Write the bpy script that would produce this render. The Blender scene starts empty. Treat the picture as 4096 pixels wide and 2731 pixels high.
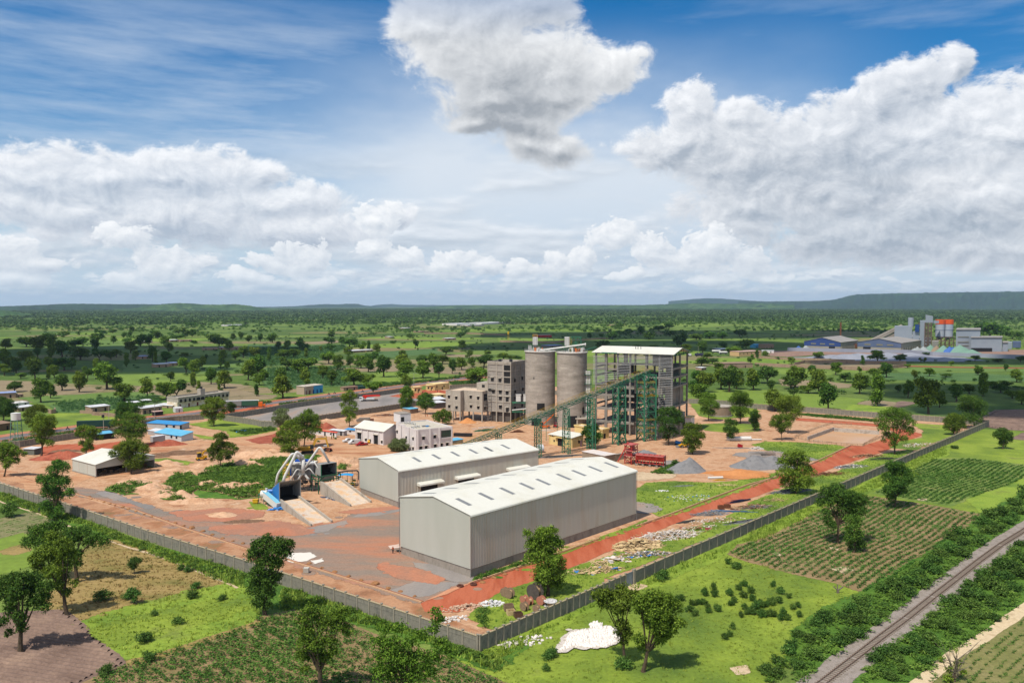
import bpy,random
from math import*
import numpy as np
from mathutils import Vector,Matrix,noise as mnoise
Vc=Vector
from mathutils.geometry import tessellate_polygon
PI=pi
random.seed(7)
RNG=np.random.default_rng(11)
scene=bpy.context.scene
def LK(t,a,b):t.links.new(a,b)
def SV(n,i,v):n.inputs[i].default_value=v
COL=scene.collection
CAMH,FPX,PITCH=60.0,3185.0,atan(151.5/3185.0)
CR=dict(D=(0,0,1.74149),R1=(0,1150,.43556),R2=(1000,1150,.43556),R3=(2000,1150,.43556),R4=(3000,1150,.46618),R5=(0,1800,.59363),R6=(1000,1800,.59363),R7=(2000,1800,.59363),R8=(2996,1800,.59363),S1=(1760,1330,.2551),S2=(2300,1370,.2551),S3=(1900,1600,.2551),S4=(1380,1560,.2551),S5=(1000,1760,.21259),S6=(2400,1700,.29787),U1=(3150,1230,.40221),U2=(3000,1600,.38265),U3=(2300,2050,.29762),U4=(1800,2150,.2551),U5=(500,1500,.2551),U6=(0,1550,.2551),P=(0,0,1.0))
def px(k,x,y):
 a=CR[k];return a[0]+x*a[2],a[1]+y*a[2]
def ray(k,x,y):
 u,v=px(k,x,y)
 a=(u-2048)/FPX;b=-(v-1365.5)/FPX
 c,s=cos(PITCH),sin(PITCH)
 return Vc((a,c+s*b,-s+c*b))
def G(k,x,y,z=0.0):
 r=ray(k,x,y);t=(z-CAMH)/r.z
 return Vc((r.x*t,r.y*t,z))
def HT(p,k,y):
 r=ray(k,0,y);v=CR[k][1]+y*CR[k][2]
 b=-(v-1365.5)/FPX
 c,s=cos(PITCH),sin(PITCH)
 return CAMH+p[1]*(-s+c*b)/(c+s*b)
def AT(k,x,y,Y):
 r=ray(k,x,y);t=Y/r.y
 return Vc((r.x*t,Y,CAMH+r.z*t))
def PXM(k,Y):
 return CR[k][2]*Y/FPX
def ONPL(k,x,y,A,B):
 r=ray(k,x,y);d=Vc((B[0]-A[0],B[1]-A[1]));n=Vc((-d.y,d.x))
 t=(n.x*A[0]+n.y*A[1])/(n.x*r.x+n.y*r.y)
 return Vc((r.x*t,r.y*t,CAMH+r.z*t))
def curv(x,y):
 return-(x*x+y*y)/(2*7.4e6)
def nd(t,typ,**kw):
 n=t.nodes.new(typ)
 for k,v in kw.items():
  if k=='inp':
   for a,b in v.items():
    SV(n,a,b)
  else:setattr(n,k,v)
 return n
def c4(c):return(c[0],c[1],c[2],1.0)
def S(*rgb):
 o=[]
 for v in rgb:
  v/=255.0
  o.append(v/12.92 if v<=.04045 else((v+.055)/1.055)**2.4)
 return tuple(o)
def A(*rgb,k=.72):
 return tuple(min(.85,v*k) for v in S(*rgb))
MATS={}
def ramp(t,fac,stops,interp='LINEAR'):
 r=nd(t,'ShaderNodeValToRGB');r.color_ramp.interpolation=interp
 e=r.color_ramp.elements
 while len(e)<len(stops):e.new(.5)
 for i,(p,c) in enumerate(stops):
  e[i].position=p;e[i].color=c4(c) if len(c)==3 else c
 LK(t,fac,r.inputs[0]);return r.outputs[0]
def mixc(t,fac,a,b,typ='MIX'):
 m=nd(t,'ShaderNodeMix',data_type='RGBA',blend_type=typ)
 for s,v in((0,fac),(6,a),(7,b)):
  if hasattr(v,'links') or isinstance(v,bpy.types.NodeSocket):LK(t,v,m.inputs[s])
  else:SV(m,s,v if s==0 else c4(v))
 return m.outputs[2]
def noise_(t,vec,scale,detail=4,rough=.55,dist=0.0):
 n=nd(t,'ShaderNodeTexNoise',inp={'Scale':scale,'Detail':detail,'Roughness':rough,'Distortion':dist})
 LK(t,vec,n.inputs['Vector']);return n.outputs[0]
def mapv(t,vec,sc=(1,1,1),rz=0.0,loc=(0,0,0)):
 m=nd(t,'ShaderNodeMapping');SV(m,'Scale',sc)
 SV(m,'Rotation',(0,0,rz));SV(m,'Location',loc)
 LK(t,vec,m.inputs[0]);return m.outputs[0]
def newmat(name):
 m=bpy.data.materials.new(name);m.use_nodes=True
 t=m.node_tree;b=t.nodes['Principled BSDF']
 return m,t,b
def mat(name,col,rough=.8,metal=0.0,spec=.3):
 if name in MATS:return MATS[name]
 m,t,b=newmat(name)
 SV(b,'Base Color',c4(col));SV(b,'Roughness',rough)
 SV(b,'Metallic',metal);SV(b,'Specular IOR Level',spec)
 MATS[name]=m;return m
def nmat(name,cols,scale=.5,scale2=None,rough=.85,bump=0.0,bscale=2.0,bdist=.1,aniso=(1,1,1),rz=0,lo=.3,hi=.7,spec=.2,metal=0.0,fine=.25,fscale=6.0):
 if name in MATS:return MATS[name]
 m,t,b=newmat(name)
 g=nd(t,'ShaderNodeNewGeometry').outputs['Position']
 v=mapv(t,g,aniso,rz) if aniso!=(1,1,1) or rz else g
 f=noise_(t,v,scale,5,.6)
 n=len(cols)
 c=ramp(t,f,[(lo+(hi-lo)*i/max(1,n-1),cols[i]) for i in range(n)])
 if fine:
  f2=noise_(t,g,fscale,4,.7)
  f2r=ramp(t,f2,[(.25,(1-fine,)*3),(.75,(1+fine,)*3)])
  c=mixc(t,1.0,c,f2r,'MULTIPLY')
 LK(t,c,b.inputs['Base Color'])
 SV(b,'Roughness',rough);SV(b,'Specular IOR Level',spec)
 SV(b,'Metallic',metal)
 if bump:
  bn=nd(t,'ShaderNodeBump',inp={'Strength':bump,'Distance':bdist})
  LK(t,noise_(t,g,bscale,5,.65),bn.inputs['Height']);LK(t,bn.outputs[0],b.inputs['Normal'])
 MATS[name]=m;return m
class MB:
 def __init__(s):s.v=[];s.f=[];s.mi=[];s.n=0;s.cur=0
 def add(s,verts,faces):
  verts=[tuple(p) for p in verts]
  s.v+=verts
  for f in faces:s.f.append(tuple(i+s.n for i in f));s.mi.append(s.cur)
  s.n+=len(verts);return s
 def box(s,c,sz,rz=0.0,rx=0.0,ry=0.0):
  x,y,z=sz[0]/2,sz[1]/2,sz[2]/2
  p=[Vc(q) for q in((-x,-y,-z),(x,-y,-z),(x,y,-z),(-x,y,-z),(-x,-y,z),(x,-y,z),(x,y,z),(-x,y,z))]
  M=Matrix.Rotation(rz,3,'Z')@Matrix.Rotation(ry,3,'Y')@Matrix.Rotation(rx,3,'X')
  c=Vc(c)
  return s.add([M@q+c for q in p],[(0,3,2,1),(4,5,6,7),(0,1,5,4),(1,2,6,5),(2,3,7,6),(3,0,4,7)])
 def beam(s,a,b,w,h=None,up=(0,0,1)):
  a,b=Vc(a),Vc(b);h=h or w
  d=b-a
  if d.length<1e-6:return s
  d.normalize();u=Vc(up)
  if abs(d.dot(u))>.98:u=Vc((1,0,0))
  r=d.cross(u).normalized();u=r.cross(d).normalized()
  q=[]
  for p in(a,b):
   for i,j in((-1,-1),(1,-1),(1,1),(-1,1)):q.append(p+r*(i*w/2)+u*(j*h/2))
  return s.add(q,[(0,1,2,3),(7,6,5,4),(0,4,5,1),(1,5,6,2),(2,6,7,3),(3,7,4,0)])
 def tube(s,pts,r,n=8,cap=True):
  pts=[Vc(p) for p in pts];k=len(pts)
  rs=r if isinstance(r,(list,tuple)) else[r]*k
  V=[];prev=None
  for i,p in enumerate(pts):
   d=(pts[min(i+1,k-1)]-pts[max(i-1,0)])
   d=d.normalized() if d.length>1e-9 else Vc((0,0,1))
   if prev is None:
    u=Vc((0,0,1)) if abs(d.z)<.9 else Vc((1,0,0))
    a=d.cross(u).normalized()
   else:
    a=(prev-d*prev.dot(d)).normalized()
   prev=a;b=d.cross(a)
   for j in range(n):
    t=2*PI*j/n;V.append(p+(a*cos(t)+b*sin(t))*rs[i])
  F=[(i*n+j,i*n+(j+1)%n,(i+1)*n+(j+1)%n,(i+1)*n+j) for i in range(k-1) for j in range(n)]
  if cap:F+=[tuple(range(n-1,-1,-1)),tuple(range((k-1)*n,k*n))]
  return s.add(V,F)
 def prism(s,poly,z0,z1):
  n=len(poly)
  a=z0 if isinstance(z0,(list,tuple)) else[z0]*n
  b=z1 if isinstance(z1,(list,tuple)) else[z1]*n
  ar=sum(poly[i][0]*poly[(i+1)%n][1]-poly[(i+1)%n][0]*poly[i][1] for i in range(n))
  idx=list(range(n)) if ar>0 else list(range(n-1,-1,-1))
  V=[(poly[i][0],poly[i][1],a[i]) for i in idx]+[(poly[i][0],poly[i][1],b[i]) for i in idx]
  F=[tuple(range(n-1,-1,-1)),tuple(range(n,2*n))]+[(i,(i+1)%n,n+(i+1)%n,n+i) for i in range(n)]
  return s.add(V,F)
 def cyl(s,c,r,z0,z1,n=24,r2=None):
  return s.tube([(c[0],c[1],z0),(c[0],c[1],z1)],[r,r if r2 is None else r2],n)
 def build(s,name,m,parent=None,origin=None,smooth=False):
  me=bpy.data.meshes.new(name)
  V=np.array(s.v,dtype=np.float64).reshape(-1,3)
  if parent is not None:off=WLOC.get(parent.name,Vc((0,0,0)))
  elif origin is not None:off=Vc(origin)
  else:
   mn,mx=V.min(0),V.max(0);off=Vc(((mn[0]+mx[0])/2,(mn[1]+mx[1])/2,mn[2]))
  V=V-np.array(off)
  me.from_pydata(V.tolist(),[],s.f)
  ms=m if isinstance(m,(list,tuple)) else[m]
  for q in ms:me.materials.append(q)
  if len(ms)>1:me.polygons.foreach_set('material_index',s.mi)
  if smooth:me.polygons.foreach_set('use_smooth',[True]*len(me.polygons))
  me.update()
  o=bpy.data.objects.new(name,me);COL.objects.link(o)
  if parent is not None:o.parent=parent;WLOC[o.name]=off
  else:o.location=off;WLOC[o.name]=off
  return o
WLOC={}
def tag(o,label=None,cat=None,group=None,kind=None):
 if label:o['label']=label
 if cat:o['category']=cat
 if group:o['group']=group
 if kind:o['kind']=kind
 return o
def thing(name,label,cat,loc=(0,0,0),group=None,rz=0.0):
 o=bpy.data.objects.new(name,None);COL.objects.link(o);o.location=loc;o.rotation_euler=(0,0,rz)
 o.empty_display_size=.5
 WLOC[o.name]=Vc(loc) if rz==0.0 else Vc((0,0,0))
 return tag(o,label,cat,group)
def npmesh(name,V,F,m,parent=None,origin=(0,0,0),attr=None,mi=None,smooth=False,link=True):
 me=bpy.data.meshes.new(name)
 V=np.asarray(V,dtype=np.float32)-np.asarray(origin,dtype=np.float32)
 F=np.asarray(F,dtype=np.int32);k=F.shape[1]
 me.vertices.add(len(V));me.vertices.foreach_set('co',V.ravel())
 me.loops.add(F.size);me.loops.foreach_set('vertex_index',F.ravel())
 me.polygons.add(len(F));me.polygons.foreach_set('loop_start',np.arange(0,F.size,k,dtype=np.int32))
 if mi is not None:me.polygons.foreach_set('material_index',np.asarray(mi,dtype=np.int32))
 if smooth:me.polygons.foreach_set('use_smooth',np.ones(len(F),dtype=bool))
 for q in(m if isinstance(m,(list,tuple)) else[m]):me.materials.append(q)
 if attr is not None:
  at=me.attributes.new('tint','FLOAT','FACE' if len(attr)==len(F) else 'POINT');at.data.foreach_set('value',np.asarray(attr,dtype=np.float32))
 me.update(calc_edges=True)
 if not link:return me
 o=bpy.data.objects.new(name,me);COL.objects.link(o)
 o.parent=parent
 if parent is None:o.location=origin
 return o
cam=bpy.data.objects.new('camera',bpy.data.cameras.new('camera'));COL.objects.link(cam)
cam.location=(0,0,CAMH);cam.rotation_euler=(PI/2-PITCH,0,0)
cam.data.sensor_width=36.0;cam.data.lens=FPX/4096*36.0
cam.data.clip_start=1.0;cam.data.clip_end=200000.0
scene.camera=cam
SUN_EL=radians(60);SUN_AZ=atan2(-.64,-.77)
sl=bpy.data.lights.new('sun','SUN');sl.energy=4.6;sl.angle=radians(.53);sl.color=(1.0,.92,.80)
so=bpy.data.objects.new('sun',sl);COL.objects.link(so)
sdir=Vc((sin(SUN_AZ)*cos(SUN_EL),cos(SUN_AZ)*cos(SUN_EL),sin(SUN_EL)))
so.rotation_euler=sdir.to_track_quat('Z','Y').to_euler()
so.location=sdir*300
scene.view_settings.view_transform='Standard';scene.view_settings.look='None'
scene.view_settings.exposure=0.2;scene.view_settings.gamma=1.0
W=bpy.data.worlds.new('World');scene.world=W;W.use_nodes=True
wt=W.node_tree;wt.nodes.clear()
def WL(a,b):wt.links.new(a,b)
def wm(op,a,b=None,c=None):
 n=nd(wt,'ShaderNodeMath',operation=op)
 for i,v in enumerate((a,b,c)):
  if v is None:continue
  if isinstance(v,(int,float)):SV(n,i,v)
  else:WL(v,n.inputs[i])
 return n.outputs[0]
def smooth(x,a,b):
 n=nd(wt,'ShaderNodeMapRange',interpolation_type='SMOOTHSTEP');WL(x,n.inputs[0])
 SV(n,1,a);SV(n,2,b);return n.outputs[0]
tc=nd(wt,'ShaderNodeTexCoord');sep=nd(wt,'ShaderNodeSeparateXYZ');WL(tc.outputs['Generated'],sep.inputs[0])
az=wm('ARCTAN2',sep.outputs[0],sep.outputs[1])
el=wm('ARCSINE',sep.outputs[2])
def DA(x,y):
 r=ray('D',x,y);return atan2(r.x,r.y),atan2(r.z,hypot(r.x,r.y))
def comb(x,y,z=0.0):
 c=nd(wt,'ShaderNodeCombineXYZ')
 for i,v in enumerate((x,y,z)):
  if isinstance(v,(int,float)):SV(c,i,v)
  else:WL(v,c.inputs[i])
 return c.outputs[0]
BIG=[(985,60,95,90),(1090,50,170,100),(1230,20,105,60),(1110,140,150,100),(1290,160,130,90),(1420,150,75,55),(1140,230,125,80),(1280,215,110,70),(1180,285,110,42),(1090,290,70,26),(1270,345,95,44),(1200,330,80,34)]
RGT=[(1580,250,70,60),(1560,330,150,60),(1700,280,80,50),(1720,370,190,80),(1900,300,130,80),(2020,230,75,60),(2110,190,70,50),(2175,150,45,40),(2120,310,170,110),(2290,300,160,110),(2380,270,110,90),(1900,440,280,90),(2200,450,230,110),(1720,480,170,70),(2050,550,290,60),(2320,560,180,60)]
LFT=[(60,410,190,62),(240,395,220,55),(430,405,200,70),(600,395,80,35),(120,480,230,60),(380,490,260,80),(640,460,190,45),(700,530,170,50),(900,500,60,30)]
PUF=[(690,585,70,36),(620,600,50,22),(400,600,80,34),(280,540,60,30),(870,505,62,36),(860,570,60,26),(930,590,50,30),(1040,605,60,30),(1110,610,40,22),(1190,615,50,24),(1280,600,35,30),(1340,590,48,30),(1410,545,55,36),(1490,570,60,40),(1560,590,40,26),(1640,570,75,48),(1730,600,60,26),(25,585,70,36),(40,640,60,20),(560,640,70,20),(730,640,60,20),(1440,635,50,14),(1620,635,50,14),(1770,635,40,14),(300,640,70,18),(100,600,60,20)]
DK=[(1180,225,190,100,.62),(1140,290,120,50,.35),(1260,360,120,50,.45),(1050,120,60,60,.12),(1740,420,260,80,.5),(1560,350,110,40,.3),(1900,560,300,55,.55),(2240,520,180,60,.45),(2080,250,70,40,.3),(1950,380,120,60,.3),(540,560,260,45,.55),(260,470,200,30,.3),(620,400,70,20,.3),(120,600,150,40,.3),(420,430,120,20,.2),(900,640,120,22,.4),(1750,640,300,20,.3),(2300,270,150,80,-.3),(1600,240,80,40,-.2),(640,380,80,25,-.35),(2290,430,110,50,-.3),(1400,110,80,50,-.1),(1640,540,90,30,-.3),(2010,440,120,60,.35),(1850,300,70,40,-.2)]
def lens(g,vec,blobs,smin):
 cur=None
 for(x,y,rx,ry) in blobs:
  a,e=DA(x,y);ra=rx/1829;re=ry/1829
  ml=nd(g,'ShaderNodeVectorMath',operation='MULTIPLY_ADD');LK(g,vec,ml.inputs[0]);SV(ml,1,(1/ra,1/re,0));SV(ml,2,(-a/ra,-e/re,0))
  ln=nd(g,'ShaderNodeVectorMath',operation='LENGTH');LK(g,ml.outputs[0],ln.inputs[0])
  if cur is None:cur=ln.outputs[1]
  else:
   mn=nd(g,'ShaderNodeMath',operation='SMOOTH_MIN');LK(g,cur,mn.inputs[0]);LK(g,ln.outputs[1],mn.inputs[1]);SV(mn,2,smin);cur=mn.outputs[0]
 return cur
def blobgroup(name,blobs,nsc,namp,smin=.5):
 g=bpy.data.node_groups.new(name,'ShaderNodeTree')
 g.interface.new_socket('V',in_out='INPUT',socket_type='NodeSocketVector')
 g.interface.new_socket('D',in_out='OUTPUT',socket_type='NodeSocketFloat')
 gi=g.nodes.new('NodeGroupInput');go=g.nodes.new('NodeGroupOutput')
 nw=nd(g,'ShaderNodeTexNoise',inp={'Scale':11.0,'Detail':3.0});LK(g,gi.outputs[0],nw.inputs[0])
 wv=nd(g,'ShaderNodeVectorMath',operation='MULTIPLY_ADD');LK(g,nw.outputs[1],wv.inputs[0]);SV(wv,1,(.06,.04,0));SV(wv,2,(-.03,-.02,0))
 ad=nd(g,'ShaderNodeVectorMath',operation='ADD');LK(g,gi.outputs[0],ad.inputs[0]);LK(g,wv.outputs[0],ad.inputs[1])
 cur=lens(g,ad.outputs[0],blobs,smin)
 sv=nd(g,'ShaderNodeVectorMath',operation='MULTIPLY');LK(g,gi.outputs[0],sv.inputs[0]);SV(sv,1,(1,1.35,1))
 n1=nd(g,'ShaderNodeTexNoise',inp={'Scale':nsc,'Detail':9.0,'Roughness':.66,'Distortion':.35});LK(g,sv.outputs[0],n1.inputs[0])
 m1=nd(g,'ShaderNodeMath',operation='MULTIPLY_ADD');LK(g,n1.outputs[0],m1.inputs[0]);SV(m1,1,namp);SV(m1,2,1.0-namp*.5)
 s1=nd(g,'ShaderNodeMath',operation='SUBTRACT');LK(g,m1.outputs[0],s1.inputs[0]);LK(g,cur,s1.inputs[1])
 LK(g,s1.outputs[0],go.inputs[0])
 return g
def use(g,vec):
 n=nd(wt,'ShaderNodeGroup');n.node_tree=g;WL(vec,n.inputs[0]);return n.outputs[0]
P0=comb(az,el)
def off(dx,dy):return comb(wm('ADD',az,dx),wm('ADD',el,dy))
sky=nd(wt,'ShaderNodeTexSky',sky_type='NISHITA',sun_disc=False,sun_elevation=SUN_EL,sun_rotation=SUN_AZ,altitude=400.0,air_density=1.0,dust_density=.6,ozone_density=2.2)
hs=nd(wt,'ShaderNodeHueSaturation',inp={'Saturation':1.5,'Value':1.0});WL(sky.outputs[0],hs.inputs['Color'])
cur=hs.outputs[0]
def over(fac,colr):
 global cur
 m=nd(wt,'ShaderNodeMix',data_type='RGBA');WL(fac,m.inputs[0]);WL(cur,m.inputs[6])
 if isinstance(colr,tuple):SV(m,7,c4(colr))
 else:WL(colr,m.inputs[7])
 cur=m.outputs[2]
def wnoise(vec,sc,det=6,ro=.55):
 n=nd(wt,'ShaderNodeTexNoise',inp={'Scale':sc,'Detail':det,'Roughness':ro});WL(vec,n.inputs[0]);return n.outputs[0]
up=smooth(el,.42,.30)
rot=nd(wt,'ShaderNodeMapping');SV(rot,'Rotation',(0,0,radians(13)));SV(rot,'Scale',(1.3,9.0,1));WL(P0,rot.inputs[0])
ci=smooth(wnoise(rot.outputs[0],2.2,8,.62),.42,.75)
veil=smooth(wnoise(comb(wm('MULTIPLY',az,1.6),wm('MULTIPLY',el,4.0),3.3),1.7,5),.30,.58)
low=smooth(el,.36,.16)
cen=wm('MULTIPLY',smooth(az,-.46,-.05),smooth(az,.50,.22))
stre=smooth(wnoise(rot.outputs[0],2.3,7,.6),.28,.78)
band=wm('MULTIPLY',smooth(el,.40,.27),smooth(az,.1,-.25))
vf=wm('MAXIMUM',wm('MULTIPLY',wm('MULTIPLY',wm('MULTIPLY_ADD',veil,.5,.5),cen),low),wm('MULTIPLY',ci,wm('MULTIPLY_ADD',low,.5,.18)))
vf=wm('MAXIMUM',vf,wm('MULTIPLY',wm('MULTIPLY',stre,band),.62))
over(wm('MULTIPLY',wm('MINIMUM',vf,.95),up),(6.6,7.2,7.9))
over(wm('MULTIPLY',smooth(el,.17,.01),.86),(4.6,5.9,7.3))
def layer(dens,dens2,lo,hi,white,grey,k,alpha=1.0,env=None,bias=.5):
 a=wm('MULTIPLY',smooth(dens,lo,hi),alpha)
 if env is not None:a=wm('MULTIPLY',a,env)
 sh=wm('MULTIPLY_ADD',wm('SUBTRACT',dens,dens2),k,bias)
 cr=nd(wt,'ShaderNodeMix',data_type='RGBA');cr.clamp_factor=True
 WL(sh,cr.inputs[0]);SV(cr,6,c4(grey));SV(cr,7,c4(white))
 over(a,cr.outputs[2])
def cum(sx,sy,seed,dx=0,dy=0):
 v=comb(wm('MULTIPLY',wm('ADD',az,dx),sx),wm('MULTIPLY',wm('ADD',el,dy),sy),seed)
 return wnoise(v,1.0,8,.55)
bk_fill=wm('MULTIPLY',smooth(wm('ABSOLUTE',az),.95,1.4),smooth(wnoise(tc.outputs['Generated'],2.5,4),.42,.58))
over(wm('MULTIPLY',bk_fill,.85),(8.0,8.1,8.3))  # unseen bright cloud cover added behind the camera to fill shaded faces
env2=wm('MULTIPLY',smooth(el,.015,.05),smooth(el,.21,.12))
layer(cum(4.5,19,5.1),cum(4.5,19,5.1,-.006,.006),.40,.60,(8.0,8.3,8.7),(5.0,5.6,6.3),6,.8,env2,.45)
dk=None
for(x,y,rx,ry,am_) in DK:
 a_,e_=DA(x,y);ml=nd(wt,'ShaderNodeVectorMath',operation='MULTIPLY_ADD');WL(P0,ml.inputs[0]);SV(ml,1,(1829/rx,1829/ry,0));SV(ml,2,(-a_*1829/rx,-e_*1829/ry,0))
 ln=nd(wt,'ShaderNodeVectorMath',operation='LENGTH');WL(ml.outputs[0],ln.inputs[0])
 v=wm('MULTIPLY',smooth(ln.outputs[1],1.45,.0),am_*.9);dk=v if dk is None else wm('ADD',dk,v)
dk=wm('MULTIPLY',dk,wm('MULTIPLY_ADD',wnoise(P0,12,8),2.2,-.15))
def blob_layer(g,lo,hi,white,grey,k,bias,alpha=1.0,dy=.012,kd=1.0,edge=.15):
 d1=use(g,P0);d2=use(g,off(-dy*.7,dy))
 a=wm('MULTIPLY',wm('MULTIPLY',smooth(d1,lo,hi),alpha),up)
 sh=wm('MULTIPLY_ADD',wm('SUBTRACT',d1,d2),k,bias)
 sh=wm('SUBTRACT',wm('SUBTRACT',sh,wm('MULTIPLY',dk,kd)),wm('MULTIPLY',smooth(d1,.1,.6),edge))
 cr=nd(wt,'ShaderNodeMix',data_type='RGBA');cr.clamp_factor=True
 WL(sh,cr.inputs[0]);SV(cr,6,c4(grey));SV(cr,7,c4(white))
 over(a,cr.outputs[2])
gL=blobgroup('clouds_west',LFT,26,1.6);gR=blobgroup('clouds_east',RGT,24,1.6);gB=blobgroup('cloud_big',BIG,20,1.35);gP=blobgroup('cloud_puffs',PUF,38,2.1,.3)
for(y0,y1,sx,sy,sd,al) in((570,650,13,34,1.3,.8),(610,680,24,70,9.7,.8),(650,694,44,150,4.4,.6)):
 e0=(697-y0)/1829;e1=(697-y1)/1829
 ev=wm('MULTIPLY',smooth(el,e1-.002,e1+.007),smooth(el,e0,(e0*.55+e1*.45)))
 layer(cum(sx,sy,sd),cum(sx,sy,sd,-.0035,.0040),.43,.58,(8.4,8.6,8.8),(4.6,5.4,6.4),6,al,ev,.50)
blob_layer(gR,-.05,.30,(8.8,8.9,9.1),(3.6,4.1,4.8),1.0,.66,.93,.008,.62)
blob_layer(gL,-.05,.34,(8.9,9.0,9.2),(4.0,4.6,5.5),1.0,.66,.90,.008,.62)
blob_layer(gP,.0,.16,(9.2,9.3,9.4),(4.4,5.1,6.0),.6,.62,.92,.007,.35,.0)
blob_layer(gB,-.06,.34,(8.8,8.9,9.0),(3.2,3.5,3.9),.8,.74,1.0,.008,.8)
over(wm('MULTIPLY',smooth(el,.05,.0),.55),(6.9,8.1,9.0))
bg=nd(wt,'ShaderNodeBackground',inp={'Strength':.1});WL(cur,bg.inputs[0])
wo=nd(wt,'ShaderNodeOutputWorld');WL(bg.outputs[0],wo.inputs[0])
W.cycles.sampling_method='MANUAL';W.cycles.sample_map_resolution=512
scene.cycles.use_fast_gi=False
scene.cycles.max_bounces=6;scene.cycles.diffuse_bounces=2;scene.cycles.glossy_bounces=2
scene.cycles.transmission_bounces=2;scene.cycles.transparent_max_bounces=6;scene.cycles.volume_bounces=0
def AG(*c):return A(*c,k=.62)
def ground_material():
 m,t,b=newmat('savanna_ground')
 g=nd(t,'ShaderNodeNewGeometry').outputs['Position']
 w=nd(t,'ShaderNodeTexNoise',inp={'Scale':.006,'Detail':3.0});LK(t,g,w.inputs[0])
 wv=nd(t,'ShaderNodeVectorMath',operation='MULTIPLY_ADD');LK(t,w.outputs[1],wv.inputs[0]);SV(wv,1,(90,90,0));LK(t,g,wv.inputs[2])
 mp=mapv(t,wv.outputs[0],(.0052,.0105,0),.35)
 vo=nd(t,'ShaderNodeTexVoronoi',distance='CHEBYCHEV',inp={'Scale':1.0,'Randomness':.8});LK(t,mp,vo.inputs['Vector'])
 sp=nd(t,'ShaderNodeSeparateColor');LK(t,vo.outputs['Color'],sp.inputs[0])
 plots=ramp(t,sp.outputs[0],[(0,AG(104,130,62)),(.16,AG(88,114,58)),(.30,AG(122,148,66)),(.42,AG(142,172,70)),(.52,AG(112,134,70)),(.64,AG(148,138,98)),(.70,AG(96,124,60)),(.84,AG(128,152,76)),(.93,AG(156,142,110))],'CONSTANT')
 n1=noise_(t,g,.012,6,.62)
 scrub=ramp(t,n1,[(.3,AG(72,100,50)),(.45,AG(98,128,60)),(.56,AG(118,146,66)),(.7,AG(138,156,86))])
 n0=noise_(t,g,.0011,4,.5)
 f0=ramp(t,n0,[(.42,(0,0,0)),(.56,(1,1,1))])
 ln=nd(t,'ShaderNodeVectorMath',operation='LENGTH');LK(t,g,ln.inputs[0])
 mr=nd(t,'ShaderNodeMapRange');LK(t,ln.outputs[1],mr.inputs[0]);SV(mr,1,1300);SV(mr,2,2600);SV(mr,4,.8)
 sc=nd(t,'ShaderNodeMath',operation='MAXIMUM');LK(t,mr.outputs[0],sc.inputs[0]);
 hf=nd(t,'ShaderNodeMath',operation='MULTIPLY');LK(t,f0,hf.inputs[0]);SV(hf,1,.45);LK(t,hf.outputs[0],sc.inputs[1])
 c=mixc(t,sc.outputs[0],plots,scrub)
 n2=noise_(t,g,.09,6,.65)
 c=mixc(t,1.0,c,ramp(t,n2,[(.3,(.62,.66,.6)),(.5,(1,1,1)),(.7,(1.3,1.22,1.15))]),'MULTIPLY')
 n3=noise_(t,g,1.4,4,.7)
 c=mixc(t,1.0,c,ramp(t,n3,[(.3,(.72,.74,.7)),(.7,(1.25,1.22,1.2))]),'MULTIPLY')
 mr2=nd(t,'ShaderNodeMapRange');LK(t,ln.outputs[1],mr2.inputs[0]);SV(mr2,1,3200);SV(mr2,2,6500)
 nf=noise_(t,g,.0045,8,.7)
 wood=ramp(t,nf,[(.36,AG(62,90,56)),(.5,AG(84,112,64)),(.6,AG(110,136,80)),(.68,AG(136,148,104))])
 c=mixc(t,mr2.outputs[0],c,wood)
 LK(t,c,b.inputs['Base Color']);SV(b,'Roughness',.95);SV(b,'Specular IOR Level',.1)
 bn=nd(t,'ShaderNodeBump',inp={'Strength':.6,'Distance':.25});LK(t,n3,bn.inputs['Height']);LK(t,bn.outputs[0],b.inputs['Normal'])
 return m
rr=[0,40,90,150,220,300,400,520,680,880,1150,1500,1950,2500,3200,4100,5200,6600,8400,10500,13000,16000,20000,24000,28500]
NA=128
V=[(0,0,0)];F4=[]
for r in rr[1:]:
 for j in range(NA):
  a=2*PI*j/NA;x,y=r*sin(a),r*cos(a);V.append((x,y,curv(x,y)))
for i in range(len(rr)-2):
 for j in range(NA):
  a=1+i*NA+j;b_=1+i*NA+(j+1)%NA;F4.append((a,a+NA,b_+NA,b_))
mb=MB();mb.add(V,F4+[(0,1+j,1+(j+1)%NA) for j in range(NA)])
tag(mb.build('ground',ground_material(),origin=(0,0,0)),kind='structure')
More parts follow.
